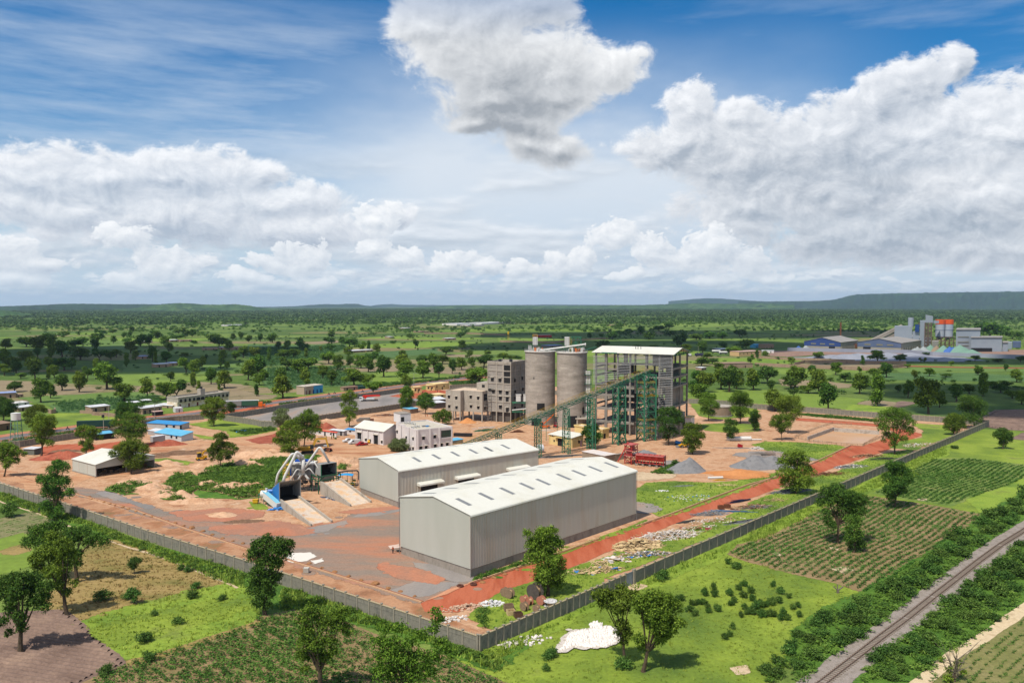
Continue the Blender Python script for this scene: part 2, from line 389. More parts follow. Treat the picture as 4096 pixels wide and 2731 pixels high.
def terrain_strip(name,prof,k,dist,depth,m,seed,foot=-30):
 xs=[p[0] for p in prof];ys=[p[1] for p in prof]
 n=max(30,int((xs[-1]-xs[0])*CR[k][2]/7))
 rows=[(-1.0,0),(-.72,.16),(-.5,.42),(-.32,.66),(-.18,.86),(-.07,.97),(0,1),(.3,.9),(.8,.4),(1.3,0)]
 V=[]
 for i in range(n+1):
  x=xs[0]+(xs[-1]-xs[0])*i/n;y=float(np.interp(x,xs,ys))
  r=ray(k,x,y);h=hypot(r.x,r.y)
  for(q,f) in rows:
   d=dist+q*depth*(1+.25*mnoise.noise((x*.004,seed,q)))
   X,Y=r.x/h*d,r.y/h*d
   zt=CAMH+r.z/h*dist
   zb=curv(X,Y)+foot*.2
   e=.35*mnoise.noise((x*CR[k][2]*.035,q*3,seed))+.2*mnoise.noise((x*CR[k][2]*.12,q*8,seed))
   z=zb+(zt-zb)*max(0,min(1,f+(e if 0<f<.95 else 0)))+(1-abs(q))*5*mnoise.noise((x*CR[k][2]*.2,q,seed+4))*(f>.9)
   if f==0:z=curv(X,Y)+foot
   V.append((X,Y,z))
 R=len(rows)
 F=[(i*R+j,(i+1)*R+j,(i+1)*R+j+1,i*R+j+1) for i in range(n) for j in range(R-1)]
 b=MB();b.add(V,F);return tag(b.build(name,m,smooth=True),kind='structure')
wooded=nmat('wooded_hill',[A(36,66,36),A(54,88,44),A(80,112,58),A(104,126,70)],scale=.006,lo=.34,hi=.68,rough=.95,fscale=.03,fine=.4,bump=.8,bscale=.03,bdist=8)
dark_hill=nmat('dark_wooded_hill',[A(26,50,34),A(36,64,40),A(46,76,44),A(70,104,56)],scale=.0035,lo=.32,hi=.75,rough=.95,fscale=.02,fine=.3,bump=.6,bscale=.02,bdist=10)
terrain_strip('hills',[(-300,165),(0,173),(250,165),(420,158),(560,151),(700,148),(900,150),(1100,153),(1300,152),(1500,156),(1700,165)],'R1',9500,1700,dark_hill,1)
terrain_strip('hills',[(1050,195),(1240,189),(1400,168),(1520,155),(1660,144),(1760,146),(1860,155),(2000,157),(2160,153),(2260,162),(2400,185),(2600,205)],'R1',7600,1300,wooded,2)
terrain_strip('hills',[(-300,190),(0,206),(120,222),(230,238),(300,246)],'R1',4600,600,wooded,3)
terrain_strip('hills',[(1480,150),(1640,142),(1780,148),(1900,158),(2100,170)],'R1',12000,900,dark_hill,4)
terrain_strip('hills',[(-200,185),(0,178),(200,177),(420,172),(540,160),(700,152),(800,155),(880,150),(990,149),(1050,165),(1120,170),(1250,184)],'R2',15500,1500,dark_hill,5)
terrain_strip('hills',[(1120,165),(1200,156),(1290,151),(1400,158),(1800,161),(2400,160),(2600,158),(2700,155),(3300,159),(3600,160)],'R2',21500,1600,dark_hill,6)
terrain_strip('hills',[(1500,186),(1750,172),(1920,163),(2100,160),(2351,164),(2700,168),(3100,166),(3600,160),(3900,150),(4100,143),(4250,147),(4500,150),(4800,145),(5000,160)],'R2',9800,1600,wooded,7)
terrain_strip('hills',[(-100,120),(0,121),(200,119),(350,117),(520,116),(620,112),(720,104),(790,88),(840,72),(890,62),(1000,56),(1150,52),(1350,49),(1600,43),(1850,40),(2100,37),(2400,33),(2700,34)],'R4',13500,2600,dark_hill,8)
terrain_strip('hills',[(-700,118),(-480,98),(-380,92),(-250,94),(0,112),(120,118)],'R4',20500,1200,dark_hill,9)
def edge(pts,step,amp,seed):
 out=[];n=len(pts)
 for i in range(n):
  a,b=pts[i],pts[(i+1)%n];d=b-a;L=d.length
  if L<1e-6:continue
  m=max(1,int(L/step));nx,ny=-d.y/L,d.x/L
  for j in range(m):
   p=a+d*(j/m);q=amp*(mnoise.noise((p.x*.11,p.y*.11,seed))*1.1+mnoise.noise((p.x*.45,p.y*.45,seed+3))*.8+mnoise.noise((p.x*1.7,p.y*1.7,seed+5))*.4)
   fl=min(1,4*j/m,4*(m-j)/m) if j else 0
   out.append(Vc((p.x+nx*q*fl,p.y+ny*q*fl,0)))
 return out
NP=[0]
def soften(m):
 """let a laid sheet break up towards its rim, by a noise threshold"""
 if m.get('soft'):return m
 m['soft']=1;t=m.node_tree;o=t.nodes['Material Output'];sh=t.nodes['Principled BSDF'].outputs[0]
 at=nd(t,'ShaderNodeAttribute',attribute_name='rim');g=nd(t,'ShaderNodeNewGeometry').outputs['Position']
 ad=nd(t,'ShaderNodeMath',operation='MULTIPLY_ADD');LK(t,noise_(t,g,.9,6,.7),ad.inputs[0]);SV(ad,1,1.5);LK(t,at.outputs['Fac'],ad.inputs[2])
 gt=nd(t,'ShaderNodeMapRange');LK(t,ad.outputs[0],gt.inputs[0]);SV(gt,1,1.22);SV(gt,2,1.36)
 ca=nd(t,'ShaderNodeMath',operation='MULTIPLY');LK(t,gt.outputs[0],ca.inputs[0]);c2=nd(t,'ShaderNodeMath',operation='GREATER_THAN');LK(t,at.outputs['Fac'],c2.inputs[0]);SV(c2,1,.01);LK(t,c2.outputs[0],ca.inputs[1])
 tr=nd(t,'ShaderNodeBsdfTransparent');mx=nd(t,'ShaderNodeMixShader');LK(t,ca.outputs[0],mx.inputs[0]);LK(t,sh,mx.inputs[1]);LK(t,tr.outputs[0],mx.inputs[2]);LK(t,mx.outputs[0],o.inputs[0])
 return m
def patch(name,pts,m,z,amp=.7,step=1.5,kind='structure',islands=0,isz=1.0,world=False):
 NP[0]+=1;seed=NP[0]*3.7
 w=[Vc((p[0],p[1],0)) if world else Vc(G(*p).xy.to_3d()) for p in pts]
 polys=[edge(w,step,amp,seed)]
 rg=random.Random(NP[0])
 for _ in range(islands):
  i=rg.randrange(len(polys[0]));c=polys[0][i]+Vc((rg.uniform(-1,1),rg.uniform(-1,1),0))*isz*2.2
  r=isz*rg.uniform(.2,.7);n=11
  polys.append([c+Vc((cos(2*PI*j/n)*r*rg.uniform(.6,1.2)*1.3,sin(2*PI*j/n)*r*rg.uniform(.5,1.1),0)) for j in range(n)])
 b=MB();rim=[]
 for q,poly in enumerate(polys):
  zz=z if q==0 else z+.004+.0001*q
  tri=tessellate_polygon([poly])
  V=[(p.x,p.y,zz+curv(p.x,p.y)) for p in poly]
  tt=[]
  for t3 in tri:
   a,bb,c=(Vc(V[i]) for i in t3)
   tt.append(t3 if(bb-a).cross(c-a).z>0 else t3[::-1])
  n=len(V);sw=min(5,amp*2.2) if q==0 else isz*.5
  if amp>=.3:
   ar=sum(poly[i].x*poly[(i+1)%n].y-poly[(i+1)%n].x*poly[i].y for i in range(n));sg=1 if ar>0 else-1
   for i in range(n):
    d=poly[(i+1)%n]-poly[i-1];d=d.normalized() if d.length>1e-6 else Vc((1,0,0))
    V.append((poly[i].x+d.y*sg*sw,poly[i].y-d.x*sg*sw,V[i][2]-.003))
   for i in range(n):
    k=(i+1)%n;tt.append((i,n+i,n+k,k) if sg>0 else(k,n+k,n+i,i))
   rim+=[0.0]*n+[1.0]*n
  else:rim+=[0.0]*n
  b.add(V,tt)
 o=b.build(name,soften(m) if amp>=.3 else m)
 o.data.attributes.new('rim','FLOAT','POINT').data.foreach_set('value',rim)
 if kind:o['kind']=kind
 return o
def ribbon(name,pts,w,m,z,kind='structure',amp=.3,step=2.0,world=False):
 c=[Vc((p[0],p[1],0)) if world else Vc(G(*p).xy.to_3d()) for p in pts]
 n=len(c);L=[];R=[]
 for i in range(n):
  d=(c[min(i+1,n-1)]-c[max(i-1,0)]).normalized();nn=Vc((-d.y,d.x,0));h=w[i] if isinstance(w,list) else w
  L.append(c[i]+nn*h/2);R.append(c[i]-nn*h/2)
 return patch(name,[(p.x,p.y) for p in R]+[(p.x,p.y) for p in reversed(L)],m,z,amp,step,kind,world=True)
soil=nmat('orange_soil',[A(166,117,86),A(192,147,112),A(206,167,134),A(184,138,102),A(214,184,156)],scale=.13,fscale=1.6,fine=.3,bump=.5,bscale=1.2,bdist=.2,rough=.95)
soil_tracks=nmat('tracked_soil',[A(164,108,76),A(192,141,104),A(206,164,128),A(182,130,93)],scale=.12,aniso=(.35,1.4,1),rz=.5,fscale=2.2,fine=.2,bump=.5,bscale=1.6,bdist=.15,rough=.95)
red=nmat('red_laterite',[A(166,82,54),A(182,96,66),A(192,110,80),A(172,88,60)],scale=.14,aniso=(1.6,.22,1),rz=radians(-46),fscale=2.5,fine=.16,bump=.35,bscale=2.2,bdist=.1,rough=.95,lo=.35,hi=.65)
darkred=nmat('churned_red_earth',[A(146,74,56),A(168,90,68),A(182,108,84)],scale=.3,fscale=1.8,fine=.3,bump=.8,bscale=1.0,bdist=.4)
redtint=nmat('red_stained_soil',[A(184,120,92),A(190,130,102),A(172,126,104),A(198,144,114)],scale=.12,fscale=2,fine=.18,bump=.5,bscale=1.4,bdist=.2)
browndirt=nmat('brown_verge',[A(150,108,80),A(176,130,98),A(192,148,114),A(168,118,84),A(140,114,80)],scale=.09,fscale=1.4,fine=.22,bump=.4,bscale=1.2,bdist=.15)
gravelred=nmat('yard_gravel',[A(194,126,94),A(182,132,106),A(164,132,112),A(150,132,118),A(140,130,120)],scale=.055,aniso=(.45,1.5,1),rz=radians(28),fscale=2.6,fine=.22,bump=.3,bscale=2.5,bdist=.06,lo=.34,hi=.62)
gravel=nmat('grey_gravel',[A(134,130,126),A(150,144,140),A(160,150,142),A(176,140,116)],scale=.05,aniso=(1.6,.4,1),rz=-.5,fscale=2.4,fine=.14,bump=.3,bscale=3,bdist=.06,lo=.34,hi=.72)
asphalt=nmat('worn_asphalt',[A(112,106,110),A(126,119,120),A(138,128,126)],scale=.1,fscale=2,fine=.1,rough=.9)
pale=nmat('pale_path',[A(196,170,138),A(214,192,160),A(178,150,118)],scale=.3,fscale=2,fine=.15)
brightgreen=nmat('bright_grass',[A(100,130,48),A(124,152,54),A(146,170,62),A(122,136,62)],scale=.09,fscale=1.8,fine=.28,bump=.8,bscale=1.6,bdist=.35)
meadow=nmat('meadow_grass',[A(88,114,44),A(110,134,50),A(126,148,52),A(146,166,60),A(124,132,70)],scale=.05,fscale=1.5,fine=.25,bump=.7,bscale=1.5,bdist=.3)
deepgreen=nmat('lush_weeds',[AG(76,116,42),AG(96,138,48),AG(118,156,56)],scale=.15,fscale=1.4,fine=.35,bump=1,bscale=1.2,bdist=.5)
drygrass=nmat('dry_grass',[A(140,120,72),A(168,144,92),A(150,132,78),A(120,118,62)],scale=.1,aniso=(.5,1.6,1),rz=.4,fscale=1.6,fine=.3,bump=.6,bscale=1.5,bdist=.25)
cropsoil=nmat('crop_soil',[A(116,114,66),A(146,124,88),A(158,134,98),A(120,126,70)],scale=.12,fscale=1.5,fine=.25,bump=.6,bscale=1.4,bdist=.2)
plough=nmat('ploughed_soil',[A(112,92,82),A(134,112,100),A(152,128,112)],scale=.15,fscale=1.6,fine=.28,bump=.7,bscale=1.6,bdist=.2)
tanfield=nmat('tan_field',[A(138,122,96),A(154,138,108),A(128,118,88)],scale=.03,fscale=.5,fine=.16)
cornfloor=nmat('corn_field',[AG(78,112,62),AG(92,126,68),AG(106,138,76)],scale=.05,fscale=.7,fine=.35,bump=1,bscale=.8,bdist=.6)
midgreen=nmat('mid_grass',[AG(96,126,58),AG(114,144,64),AG(108,134,68)],scale=.03,fscale=.5,fine=.25)
limegreen=nmat('lime_grass',[AG(116,144,56),AG(134,160,62),AG(106,130,54)],scale=.02,fscale=.5,fine=.22)
def C(k,*xy):return[(k,xy[i],xy[i+1]) for i in range(0,len(xy),2)]
z=.02
for nm,m,pts,am in(('field',tanfield,C('R1',-300,850,60,855,300,862,560,905,960,925,900,950,700,985,300,950,0,962,-300,980),3),('field',tanfield,C('R1',1235,925,1300,903,1640,890,1840,868,2100,885,2290,905,2150,935,2351,990,2351,1045,2120,1040,1750,985,1480,985,1300,975,1230,950),3),('field',limegreen,C('R1',1090,775,1500,765,1700,750,1980,800,1850,845,1560,880,1300,900,1050,850),3),('field',midgreen,C('R1',560,500,1000,480,1250,500,1300,560,900,560,600,530),4),('field',limegreen,C('R1',1300,560,1700,570,2351,560,2351,600,1900,620,1400,610),4),('field',cornfloor,C('R1',480,1080,560,1050,1060,1010,1330,1000,1500,1030,1450,1060,1200,1070,1060,1110,760,1145,560,1140),2),('field',midgreen,C('R1',200,1010,700,985,1050,960,1250,960,1480,1000,1060,1010,560,1050,440,1080),2),('field',meadow,C('R1',500,1160,760,1155,1000,1195,1400,1200,1000,1270,760,1262,500,1300,420,1280),2),('field',midgreen,C('R1',1150,700,1660,700,1960,720,2351,680,2351,760,1900,790,1500,770,1150,770),4),('field',tanfield,C('R2',520,505,690,490,860,482,830,500,620,520,520,516),4),('field',cornfloor,C('R2',160,740,880,725,880,905,600,912,440,925,250,930,160,900),3),('field',tanfield,C('R2',-60,980,220,990,180,1020,-60,1035),2),('field',tanfield,C('R2',780,742,1010,735,1330,715,1500,730,1300,770,1000,770,800,765),3),('field',tanfield,C('R2',1640,735,1990,730,2060,760,1990,800,1830,790,1640,775),3),('field',tanfield,C('R2',1780,615,2100,618,2160,630,1980,640,1790,635),3),('field',limegreen,C('R2',1180,780,1640,790,1900,805,1640,860,1250,880,1130,840),3),('field',cornfloor,C('R2',1200,590,1700,560,1740,600,1300,640,1180,630),4),('field',cornfloor,C('R2',0,520,400,530,860,520,880,560,500,700,200,720,0,700),4),('field',limegreen,C('R3',0,455,300,440,640,455,900,462,600,490,200,500,0,492),4),('field',limegreen,C('R3',830,345,1150,342,1200,355,1050,368,850,362),8),('field',limegreen,C('R3',1480,325,2000,330,2100,350,1900,362,1500,360),8),('field',limegreen,C('R3',1900,950,2351,940,2600,960,2600,1060,2200,1070,1900,1060,1720,1030,1750,970),3),('field',limegreen,C('R4',-20,890,160,885,600,920,960,960,900,990,760,1065,440,1050,30,1020),2),('field',limegreen,C('R4',200,690,700,710,1000,715,900,740,500,760,260,740),3),('field',midgreen,C('R4',1240,690,1700,680,2351,690,2351,720,1700,715,1300,725),3),('field',cornfloor,C('R4',1100,735,1900,735,2351,760,2351,800,1700,800,1200,790),3),('field',tanfield,C('R4',270,790,560,800,860,830,830,858,560,862,300,840),3),('field',brightgreen,C('R4',770,1072,860,1030,900,1005,1060,1012,1230,1030,1160,1070,1010,1090),1.5),('field',plough,C('R4',1230,1000,1310,975,1420,985,1330,1015,1240,1028),1),('field',tanfield,C('R4',940,1000,1060,965,1240,985,1200,1022,1060,1012),1.5),('field',midgreen,C('R4',1300,1035,1700,1020,1960,1060,1680,1125,1480,1110),1.5),('field',plough,C('R4',1985,1130,2120,1052,2420,1048,2420,1230,2160,1215,2020,1190),1),('field',plough,C('R4',2250,1300,2351,1250,2500,1240,2500,1320),1),):
 patch(nm,pts,m,z,am,4.0);z+=.004
SITE=C('D',1107,1488,2266,973,2168,966,1990,955,1840,944,1730,936,1640,927,1590,922,1420,905,1250,885,1170,872,1020,884,957,926,919,934,724,962,640,978,588,976,512,963,462,961,340,973,180,1001,45,1023,-60,1042,-160,1072,0,1126)
patch('site_ground',SITE,soil,.10,.1,4)
patch('verge',C('R5',0,150,250,225,560,330,1000,455,1240,530,1680,690,1853,742)+C('R6',200,735,660,885,1150,1035,1205,1100,1560,1235,1558,1245,1340,1190,1050,1110,500,915,200,835,30,775)+C('R5',1640,735,1100,585,560,400,0,240,-120,205,-120,120),browndirt,.14,.3,2)
patch('gravel_yard',C('R5',430,255,700,290,930,370,1100,430,1400,470,1700,540,1853,560)+C('R6',100,560,420,520,640,480,760,420,1000,395,1010,640,1480,860,1500,885,1300,960,1150,1020,900,945,600,855,210,728)+C('R5',1700,650,1240,515,800,370,500,285),gravelred,.145,1.2,2,islands=60,isz=2.0)
patch('gravel_spill',C('R6',740,430,1000,398,1002,412,860,440,700,452),gravel,.16,.5,1)
patch('gravel_spill',C('R6',330,545,640,480,650,495,560,520,520,545,380,570,250,560),gravel,.16,.6,1,islands=8)
patch('gravel_spill',C('R6',1110,760,1250,780,1490,862,1500,880,1380,885,1250,840,1130,790),gravel,.16,.5,1)
patch('gravel_spill',C('R6',960,950,1120,890,1400,900,1330,930,1200,980,1090,985),gravel,.16,.5,1)
patch('gravel_spill',C('R5',700,280,930,360,1030,385,1010,400,830,345,660,292),gravel,.16,.6,1,islands=6)
def strip(name,Lp,Rp,m,z,step=1.6,amp=.35):
 L,R=[G(*q) for q in Lp],[G(*q) for q in Rp];V=[];F=[];NP[0]+=1;sd=NP[0]*2.3
 for i in range(len(L)-1):
  n=max(1,int((L[i+1]-L[i]).length/step))
  for j in range(n+(i==len(L)-2)):
   a,b=L[i].lerp(L[i+1],j/n),R[i].lerp(R[i+1],j/n);d=(b-a).normalized()
   a=a-d*amp*mnoise.noise((a.x*.4,a.y*.4,sd));b=b+d*amp*2.2*(mnoise.noise((b.x*.16,b.y*.16,sd))+.5*mnoise.noise((b.x*.7,b.y*.7,sd)))
   V+=[(a.x,a.y,z),(b.x,b.y,z)]
 F=[(2*i,2*i+1,2*i+3,2*i+2) for i in range(len(V)//2-1)]
 o=MB();o.add(V,F);return tag(o.build(name,m),kind='structure')
strip('red_road',C('R6',1150,1034,1330,962,1500,888,1700,828,1853,786)+C('R7',210,765,420,702,640,612,860,542,1160,442,1420,347,1660,260,1853,187)+C('U2',340,777,660,674,820,592,1055,476,1180,480,1420,405,1500,330,1290,247,820,214,480,187),C('R6',1180,1095,1290,1100,1400,1098,1600,1010,1853,930)+C('R7',230,890,430,815,680,712,900,612,1200,492,1440,402,1700,322,1880,257)+C('U2',400,850,720,770,900,700,1130,628,1380,545,1700,412,1820,360,1560,300,1200,268,480,215),red,.15)
patch('red_spill',C('R6',880,770,1100,800,1300,870,1250,900,1000,860,880,800),redtint,.165,.6,1,islands=10)
patch('red_spill',C('R6',180,480,420,545,420,560,300,575,-160,560,-260,520,0,500),redtint,.165,.8,1,islands=12)
patch('red_spill',C('R5',1160,420,1500,395,1760,420,1750,450,1500,480,1290,475),redtint,.165,.8,1,islands=10)
patch('red_spill',C('R6',600,420,1000,380,1000,396,720,430),redtint,.166,.6,1,islands=10)
patch('red_yard',C('U6',520,960,900,905,1240,890,1490,905,1870,850,1900,930,1700,1000,1500,1000,1300,980,1000,1000,700,1080,560,1010),red,.15,.8,2,islands=12)
patch('red_yard',C('U5',1880,990,2352,900,2352,1060,2060,1080,1900,1040),darkred,.15,.8,2,islands=8)
patch('red_yard',C('R2',0,1380,180,1330,260,1340,250,1400,60,1420,-60,1420),darkred,.151,.6,2)
ribbon('track',C('U6',600,1580,620,1400,700,1330,830,1240)+C('U5',250,1240,700,1160,1200,1070,1600,1020,1900,990,2352,895)+C('R2',250,1315,620,1255),[7,7,7,8]+[6]*5+[5,5,5],soil_tracks,.155,amp=.5)
ribbon('track',C('U5',1700,1010,1900,1080,2352,1160)+C('R2',200,1470,420,1500),6,soil_tracks,.158,amp=.5)
ribbon('track',C('R5',-60,145,250,215,430,240,560,180,720,170)+C('U6',2260,1330),7,soil_tracks,.16,amp=.6)
patch('packed_yard',C('R2',470,1440,560,1425,860,1380,960,1450,1150,1470,1400,1500,1300,1530,1000,1560,600,1560,480,1500),soil_tracks,.155,.6,2)
patch('truck_yard',C('D',516,963,574,948,700,929,920,898,1040,896,1040,912,957,925,919,933,724,961,640,976,588,975),gravel,.16,.1,4)
patch('red_spill',C('R2',1290,1000,1500,960,1560,955,1540,1020,1450,1015),red,.17,.8,2,islands=6)
patch('red_spill',C('R2',1500,960,1640,935,1800,950,1790,985,1660,1000,1500,1005),red,.168,.8,2)
RD=C('R1',-260,1415,0,1393,260,1350,530,1316,700,1296,1000,1250,1350,1208,1600,1180,1840,1150,2080,1118)+C('R2',-160,1118,0,1092,300,1048,720,995,1000,962,1250,925,1500,893,1760,860,2010,829)+C('R3',0,800,300,770)
ribbon('road_shoulder',RD,19,nmat('shoulder_earth',[A(170,104,78),A(188,126,96),A(196,142,112)],scale=.05,fscale=.8,fine=.2),.11,amp=1.2,step=4)
ribbon('road',RD,7.6,asphalt,.18,amp=.12,step=4)
patch('red_verge',C('R1',2000,1180,2351,1120,2351,1095,2100,1135),red,.12,.8,3)
patch('red_verge',C('R2',-10,1118,180,1075,220,1090,0,1130),red,.12,.8,3)
for k,pts,m,am,isl in(('R7',(915,290,1000,225,1180,215,1400,225,1600,215,1853,160,1853,185,1660,255,1420,340,1160,435,1080,445,1010,400,920,360),meadow,.9,20),('U2',(40,470,180,440,480,445,900,475,985,495,860,560,720,640,620,600,480,610,320,570,200,530),meadow,.8,12),('U2',(0,880,300,765,180,800,0,850),meadow,.4,4),('U2',(480,150,700,175,1300,225,1310,205,600,140),deepgreen,.6,6),('U2',(1720,250,2030,265,2120,370,1880,450,1720,520,1480,500,1600,430,1830,400,1840,330),meadow,.9,16),('U2',(0,1080,660,815,960,740,1120,660,1440,560,1700,520,1500,640,960,880,700,985,0,1268),meadow,.6,20),('R7',(440,820,830,690,900,720,1200,560,1500,470,1853,300,1853,420,880,795,560,900,420,960,380,920),meadow,.6,20),('U4',(330,1250,520,1080,760,900,1210,740,1450,640,1900,560,2352,480,2352,760,1100,1220,700,1440),meadow,.5,20),('R6',(1520,860,1853,750,1853,780,1500,890),deepgreen,.3,6),('R7',(-10,820,180,750,420,680,640,605,900,510,990,470,940,520,660,610,430,700,0,835),meadow,.3,8),('S6',(670,650,880,560,1090,560,1080,640,880,670),meadow,.5,4),('R5',(730,265,900,220,1100,250,1200,160,1280,165,1300,215,1400,130,1560,90,1853,60,1853,300,1600,330,1480,290,1330,270,1240,345,1130,330,1000,260,850,300),deepgreen,1.2,24),('U5',(250,1410,330,1330,640,1310,1000,1370,960,1410,700,1400,440,1440),meadow,.8,8),('U5',(1030,770,1500,700,2352,810,2352,870,1900,960,1660,980,1640,880,1300,830),meadow,1.0,12),('U5',(1070,930,1400,980,1380,1020,1250,1000),meadow,.5,4),('S5',(0,500,250,450,500,350,900,330,1300,300,1250,400,900,480,420,860,0,940),deepgreen,1,10),('R3',(1750,1050,2100,1090,2351,1100,2351,1180,2000,1210,1850,1180),meadow,1,8),('R3',(1850,1260,2050,1250,2351,1260,2351,1320,2100,1330,1900,1310),meadow,1,8),('R6',(0,350,90,370,110,400,40,400),meadow,.4,4)):
 patch('grass_patch',C(k,*pts),m,.17+.002*NP[0]*.1,am,1.2,'structure',islands=isl,isz=1.0)
patch('gravel_spill',C('S6',480,1040,620,1060,820,1130,800,1150,600,1190,480,1170),gravel,.21,.5,1,islands=4)
patch('gravel_spill',C('S6',1850,380,2352,350,2352,470,2100,470,1960,430,1800,410),gravel,.21,.7,1,islands=8)
patch('gravel_spill',C('S6',860,485,1010,480,1160,530,1000,560,880,520),gravel,.21,.5,1,islands=4)
patch('gravel_spill',C('U2',0,540,300,540,400,560,700,625,600,640,300,620,0,640),gravel,.21,.6,1,islands=6)
patch('orange_sand',C('S6',1500,640,1900,600,2240,650,2240,700,1900,730,1560,700),nmat('orange_sand',[A(196,128,74),A(214,150,96)],scale=.2,fscale=2,fine=.2),.22,.7,1,islands=8)
patch('pale_rubble_floor',C('S6',480,640,700,650,1000,670,960,710,700,740,480,745),pale,.20,.6,1,islands=10)
patch('white_powder',C('R6',230,740,290,700,400,695,440,720,380,750,290,760),mat('lime',A(236,230,220)),.23,.3,.5,islands=5,isz=.5)
patch('white_powder',C('R6',410,752,480,738,500,752,440,772),mat('lime',A(236,230,220)),.23,.2,.5,islands=3,isz=.4)
patch('white_powder',C('R6',930,650,1005,635,1015,660,950,670),nmat('powder_pink',[A(214,180,160),A(230,214,204)],scale=.6),.23,.2,.5)
patch('white_heap_floor',C('R7',400,1362,450,1300,470,1245,620,1215,740,1200,790,1220,780,1300,700,1325,600,1335,480,1330),nmat('lime_heap',[A(204,194,182),A(226,218,208),A(190,172,156)],scale=.8,fscale=3,fine=.2,bump=1,bscale=2,bdist=.3),.30,.6,.6,islands=14,isz=.6)
patch('concrete_apron',C('R6',1160,1030,1330,945,1480,900,1500,885,1490,900,1330,975),nmat('apron',[A(206,140,106),A(214,156,122)],scale=.3),.235,.2,1)
patch('lush_verge',C('R5',-80,262,0,285,300,385,560,470,1000,640,1640,820)+C('R6',210,930,440,985,700,1060,1020,1190,1400,1320,1545,1365,1853,1250,1853,1330,1640,1480,1300,1330,1000,1230,680,1160,300,1080,180,1060)+C('R5',1640,930,1500,890,1100,735,760,600,540,500,380,480,220,420,0,340,-80,310),deepgreen,.06,.7,1.5,islands=20)
patch('field',C('R5',-40,480,250,410,330,480,180,560,-40,610),nmat('young_crop_soil',[A(112,122,72),A(140,134,96),A(100,124,62)],scale=.2,fscale=1.2,fine=.3),.065,1,2)
patch('field',C('R5',-60,620,150,560,200,640,170,780,0,830,-60,840),limegreen,.066,1,2)
patch('field',C('R5',20,680,150,640,180,680,100,700),drygrass,.07,1,2)
patch('field',C('R5',560,700,700,605,860,640,1130,745,1300,805,1540,905,1240,965,860,1060,560,1155,480,1120,330,1060,360,960,480,880),drygrass,.067,1,2,islands=10)
patch('field',C('R5',560,1160,860,1062,1240,968,1540,905,1640,935,1760,1090,1740,1155,1400,1260,1080,1370,870,1395,700,1300,610,1255),brightgreen,.07,1,2,islands=14)
patch('meadow_streak',C('R5',640,1210,900,1130,1250,1060,1500,1010,1700,1050,1500,1130,1200,1200,900,1270,760,1300),meadow,.075,1,2,islands=14)
patch('field',C('R5',-60,1100,180,1090,420,1075,560,1175,700,1310,850,1440,700,1500,480,1600,-60,1700),plough,.072,.3,2)
patch('field',C('R5',560,1568,720,1500,870,1440,1080,1375,1400,1265,1720,1165)+C('R6',60,1130,290,1080,500,1110,800,1230,1250,1370,1500,1480,1800,1620,1500,1700,300,1800,-700,1750),cropsoil,.073,.4,2)
patch('earth_bank',C('R5',860,1420,1080,1370,1400,1262,1740,1152,1755,1168,1400,1285,1080,1395,870,1445),drygrass,.08,.3,1)
ribbon('path',C('R5',730,610,860,655,1000,695,1150,745,1300,805,1550,905,1600,930),.7,pale,.10,amp=.15,step=1)
ribbon('path',C('R5',-40,330,60,370,200,410,380,470,480,520),.7,pale,.10,amp=.15,step=1)
patch('field',C('R6',1545,1368,1853,1250)+C('R7',0,1300,380,1150,640,1030,940,880,1240,745,1500,650,1853,500)+C('R8',0,560,300,420,700,270,1000,110,1280,-30,1500,-120,2000,-140,2000,180,1700,420,1200,820,850,960,300,1400,-100,1700,-1200,1900)+C('R6',1800,1700,1560,1480,1400,1400),meadow,.05,.5,3)
patch('lush_verge',C('R6',1560,1360,1853,1252)+C('R7',0,1300,380,1155,640,1035,860,915,940,890,1240,748,1500,655,1853,510)+C('R8',0,560,300,422,700,272,1000,112,1280,-30,1330,-40,1330,30,1100,140,1200,160,900,240,600,360,350,480,120,590,0,640)+C('R7',1853,590,1620,640,1440,740,1200,830,1000,920,800,960,600,1080,400,1180,150,1310,0,1370)+C('R6',1853,1330,1640,1430),brightgreen,.06,1.0,1.5,islands=30,isz=1.2)
patch('field',C('R8',130,585,400,455,470,400,700,330,840,315,1200,370,1600,440,1420,560,1330,660,1150,740,1000,850,850,930,780,960,600,895,300,830,0,750,-130,700,-60,640),cropsoil,.07,.6,2)
patch('field',C('R8',1150,100,1250,60,1500,55,1853,100,1853,190,1700,260,1480,330,1350,375,1200,350,1000,320,850,290,960,240,1050,170),nmat('crop_soil_green',[A(96,126,56),A(118,140,66),A(140,146,84)],scale=.1,fscale=1.5,fine=.3),.071,.6,2)
patch('lush_verge',C('R8',1480,335,1700,262,1853,195,2000,180,2000,300,1700,420,1600,440),brightgreen,.075,.8,1.5)
patch('lush_verge',C('R8',500,1560,300,1400,400,1180,600,1050,850,930,1150,740,1400,590,1600,440,1853,300,2100,170,2100,1000,1853,1060,1640,1200,1450,1340,1150,1568,700,1700),deepgreen,.08,1.2,2,islands=20)
patch('field',C('R8',1180,1568,1300,1480,1500,1360,1700,1230,1853,1110,2200,900,2300,1568,1500,1900),nmat('crop_soil_dull',[A(110,118,62),A(132,130,78),A(150,140,96)],scale=.15,fscale=1.4,fine=.3),.085,.5,2)
ribbon('path',C('R8',1080,1640,1180,1550,1290,1460,1390,1375,1500,1310,1600,1250,1700,1180,1853,1070,2100,900),2.4,nmat('sand_path',[A(206,184,146),A(222,202,166),A(184,160,124)],scale=.5,fscale=2,fine=.15),.11,amp=.25,step=1)
patch('sandy_threshold',C('U3',720,1000,830,960,960,985,800,1050),pale,.09,.3,.6)
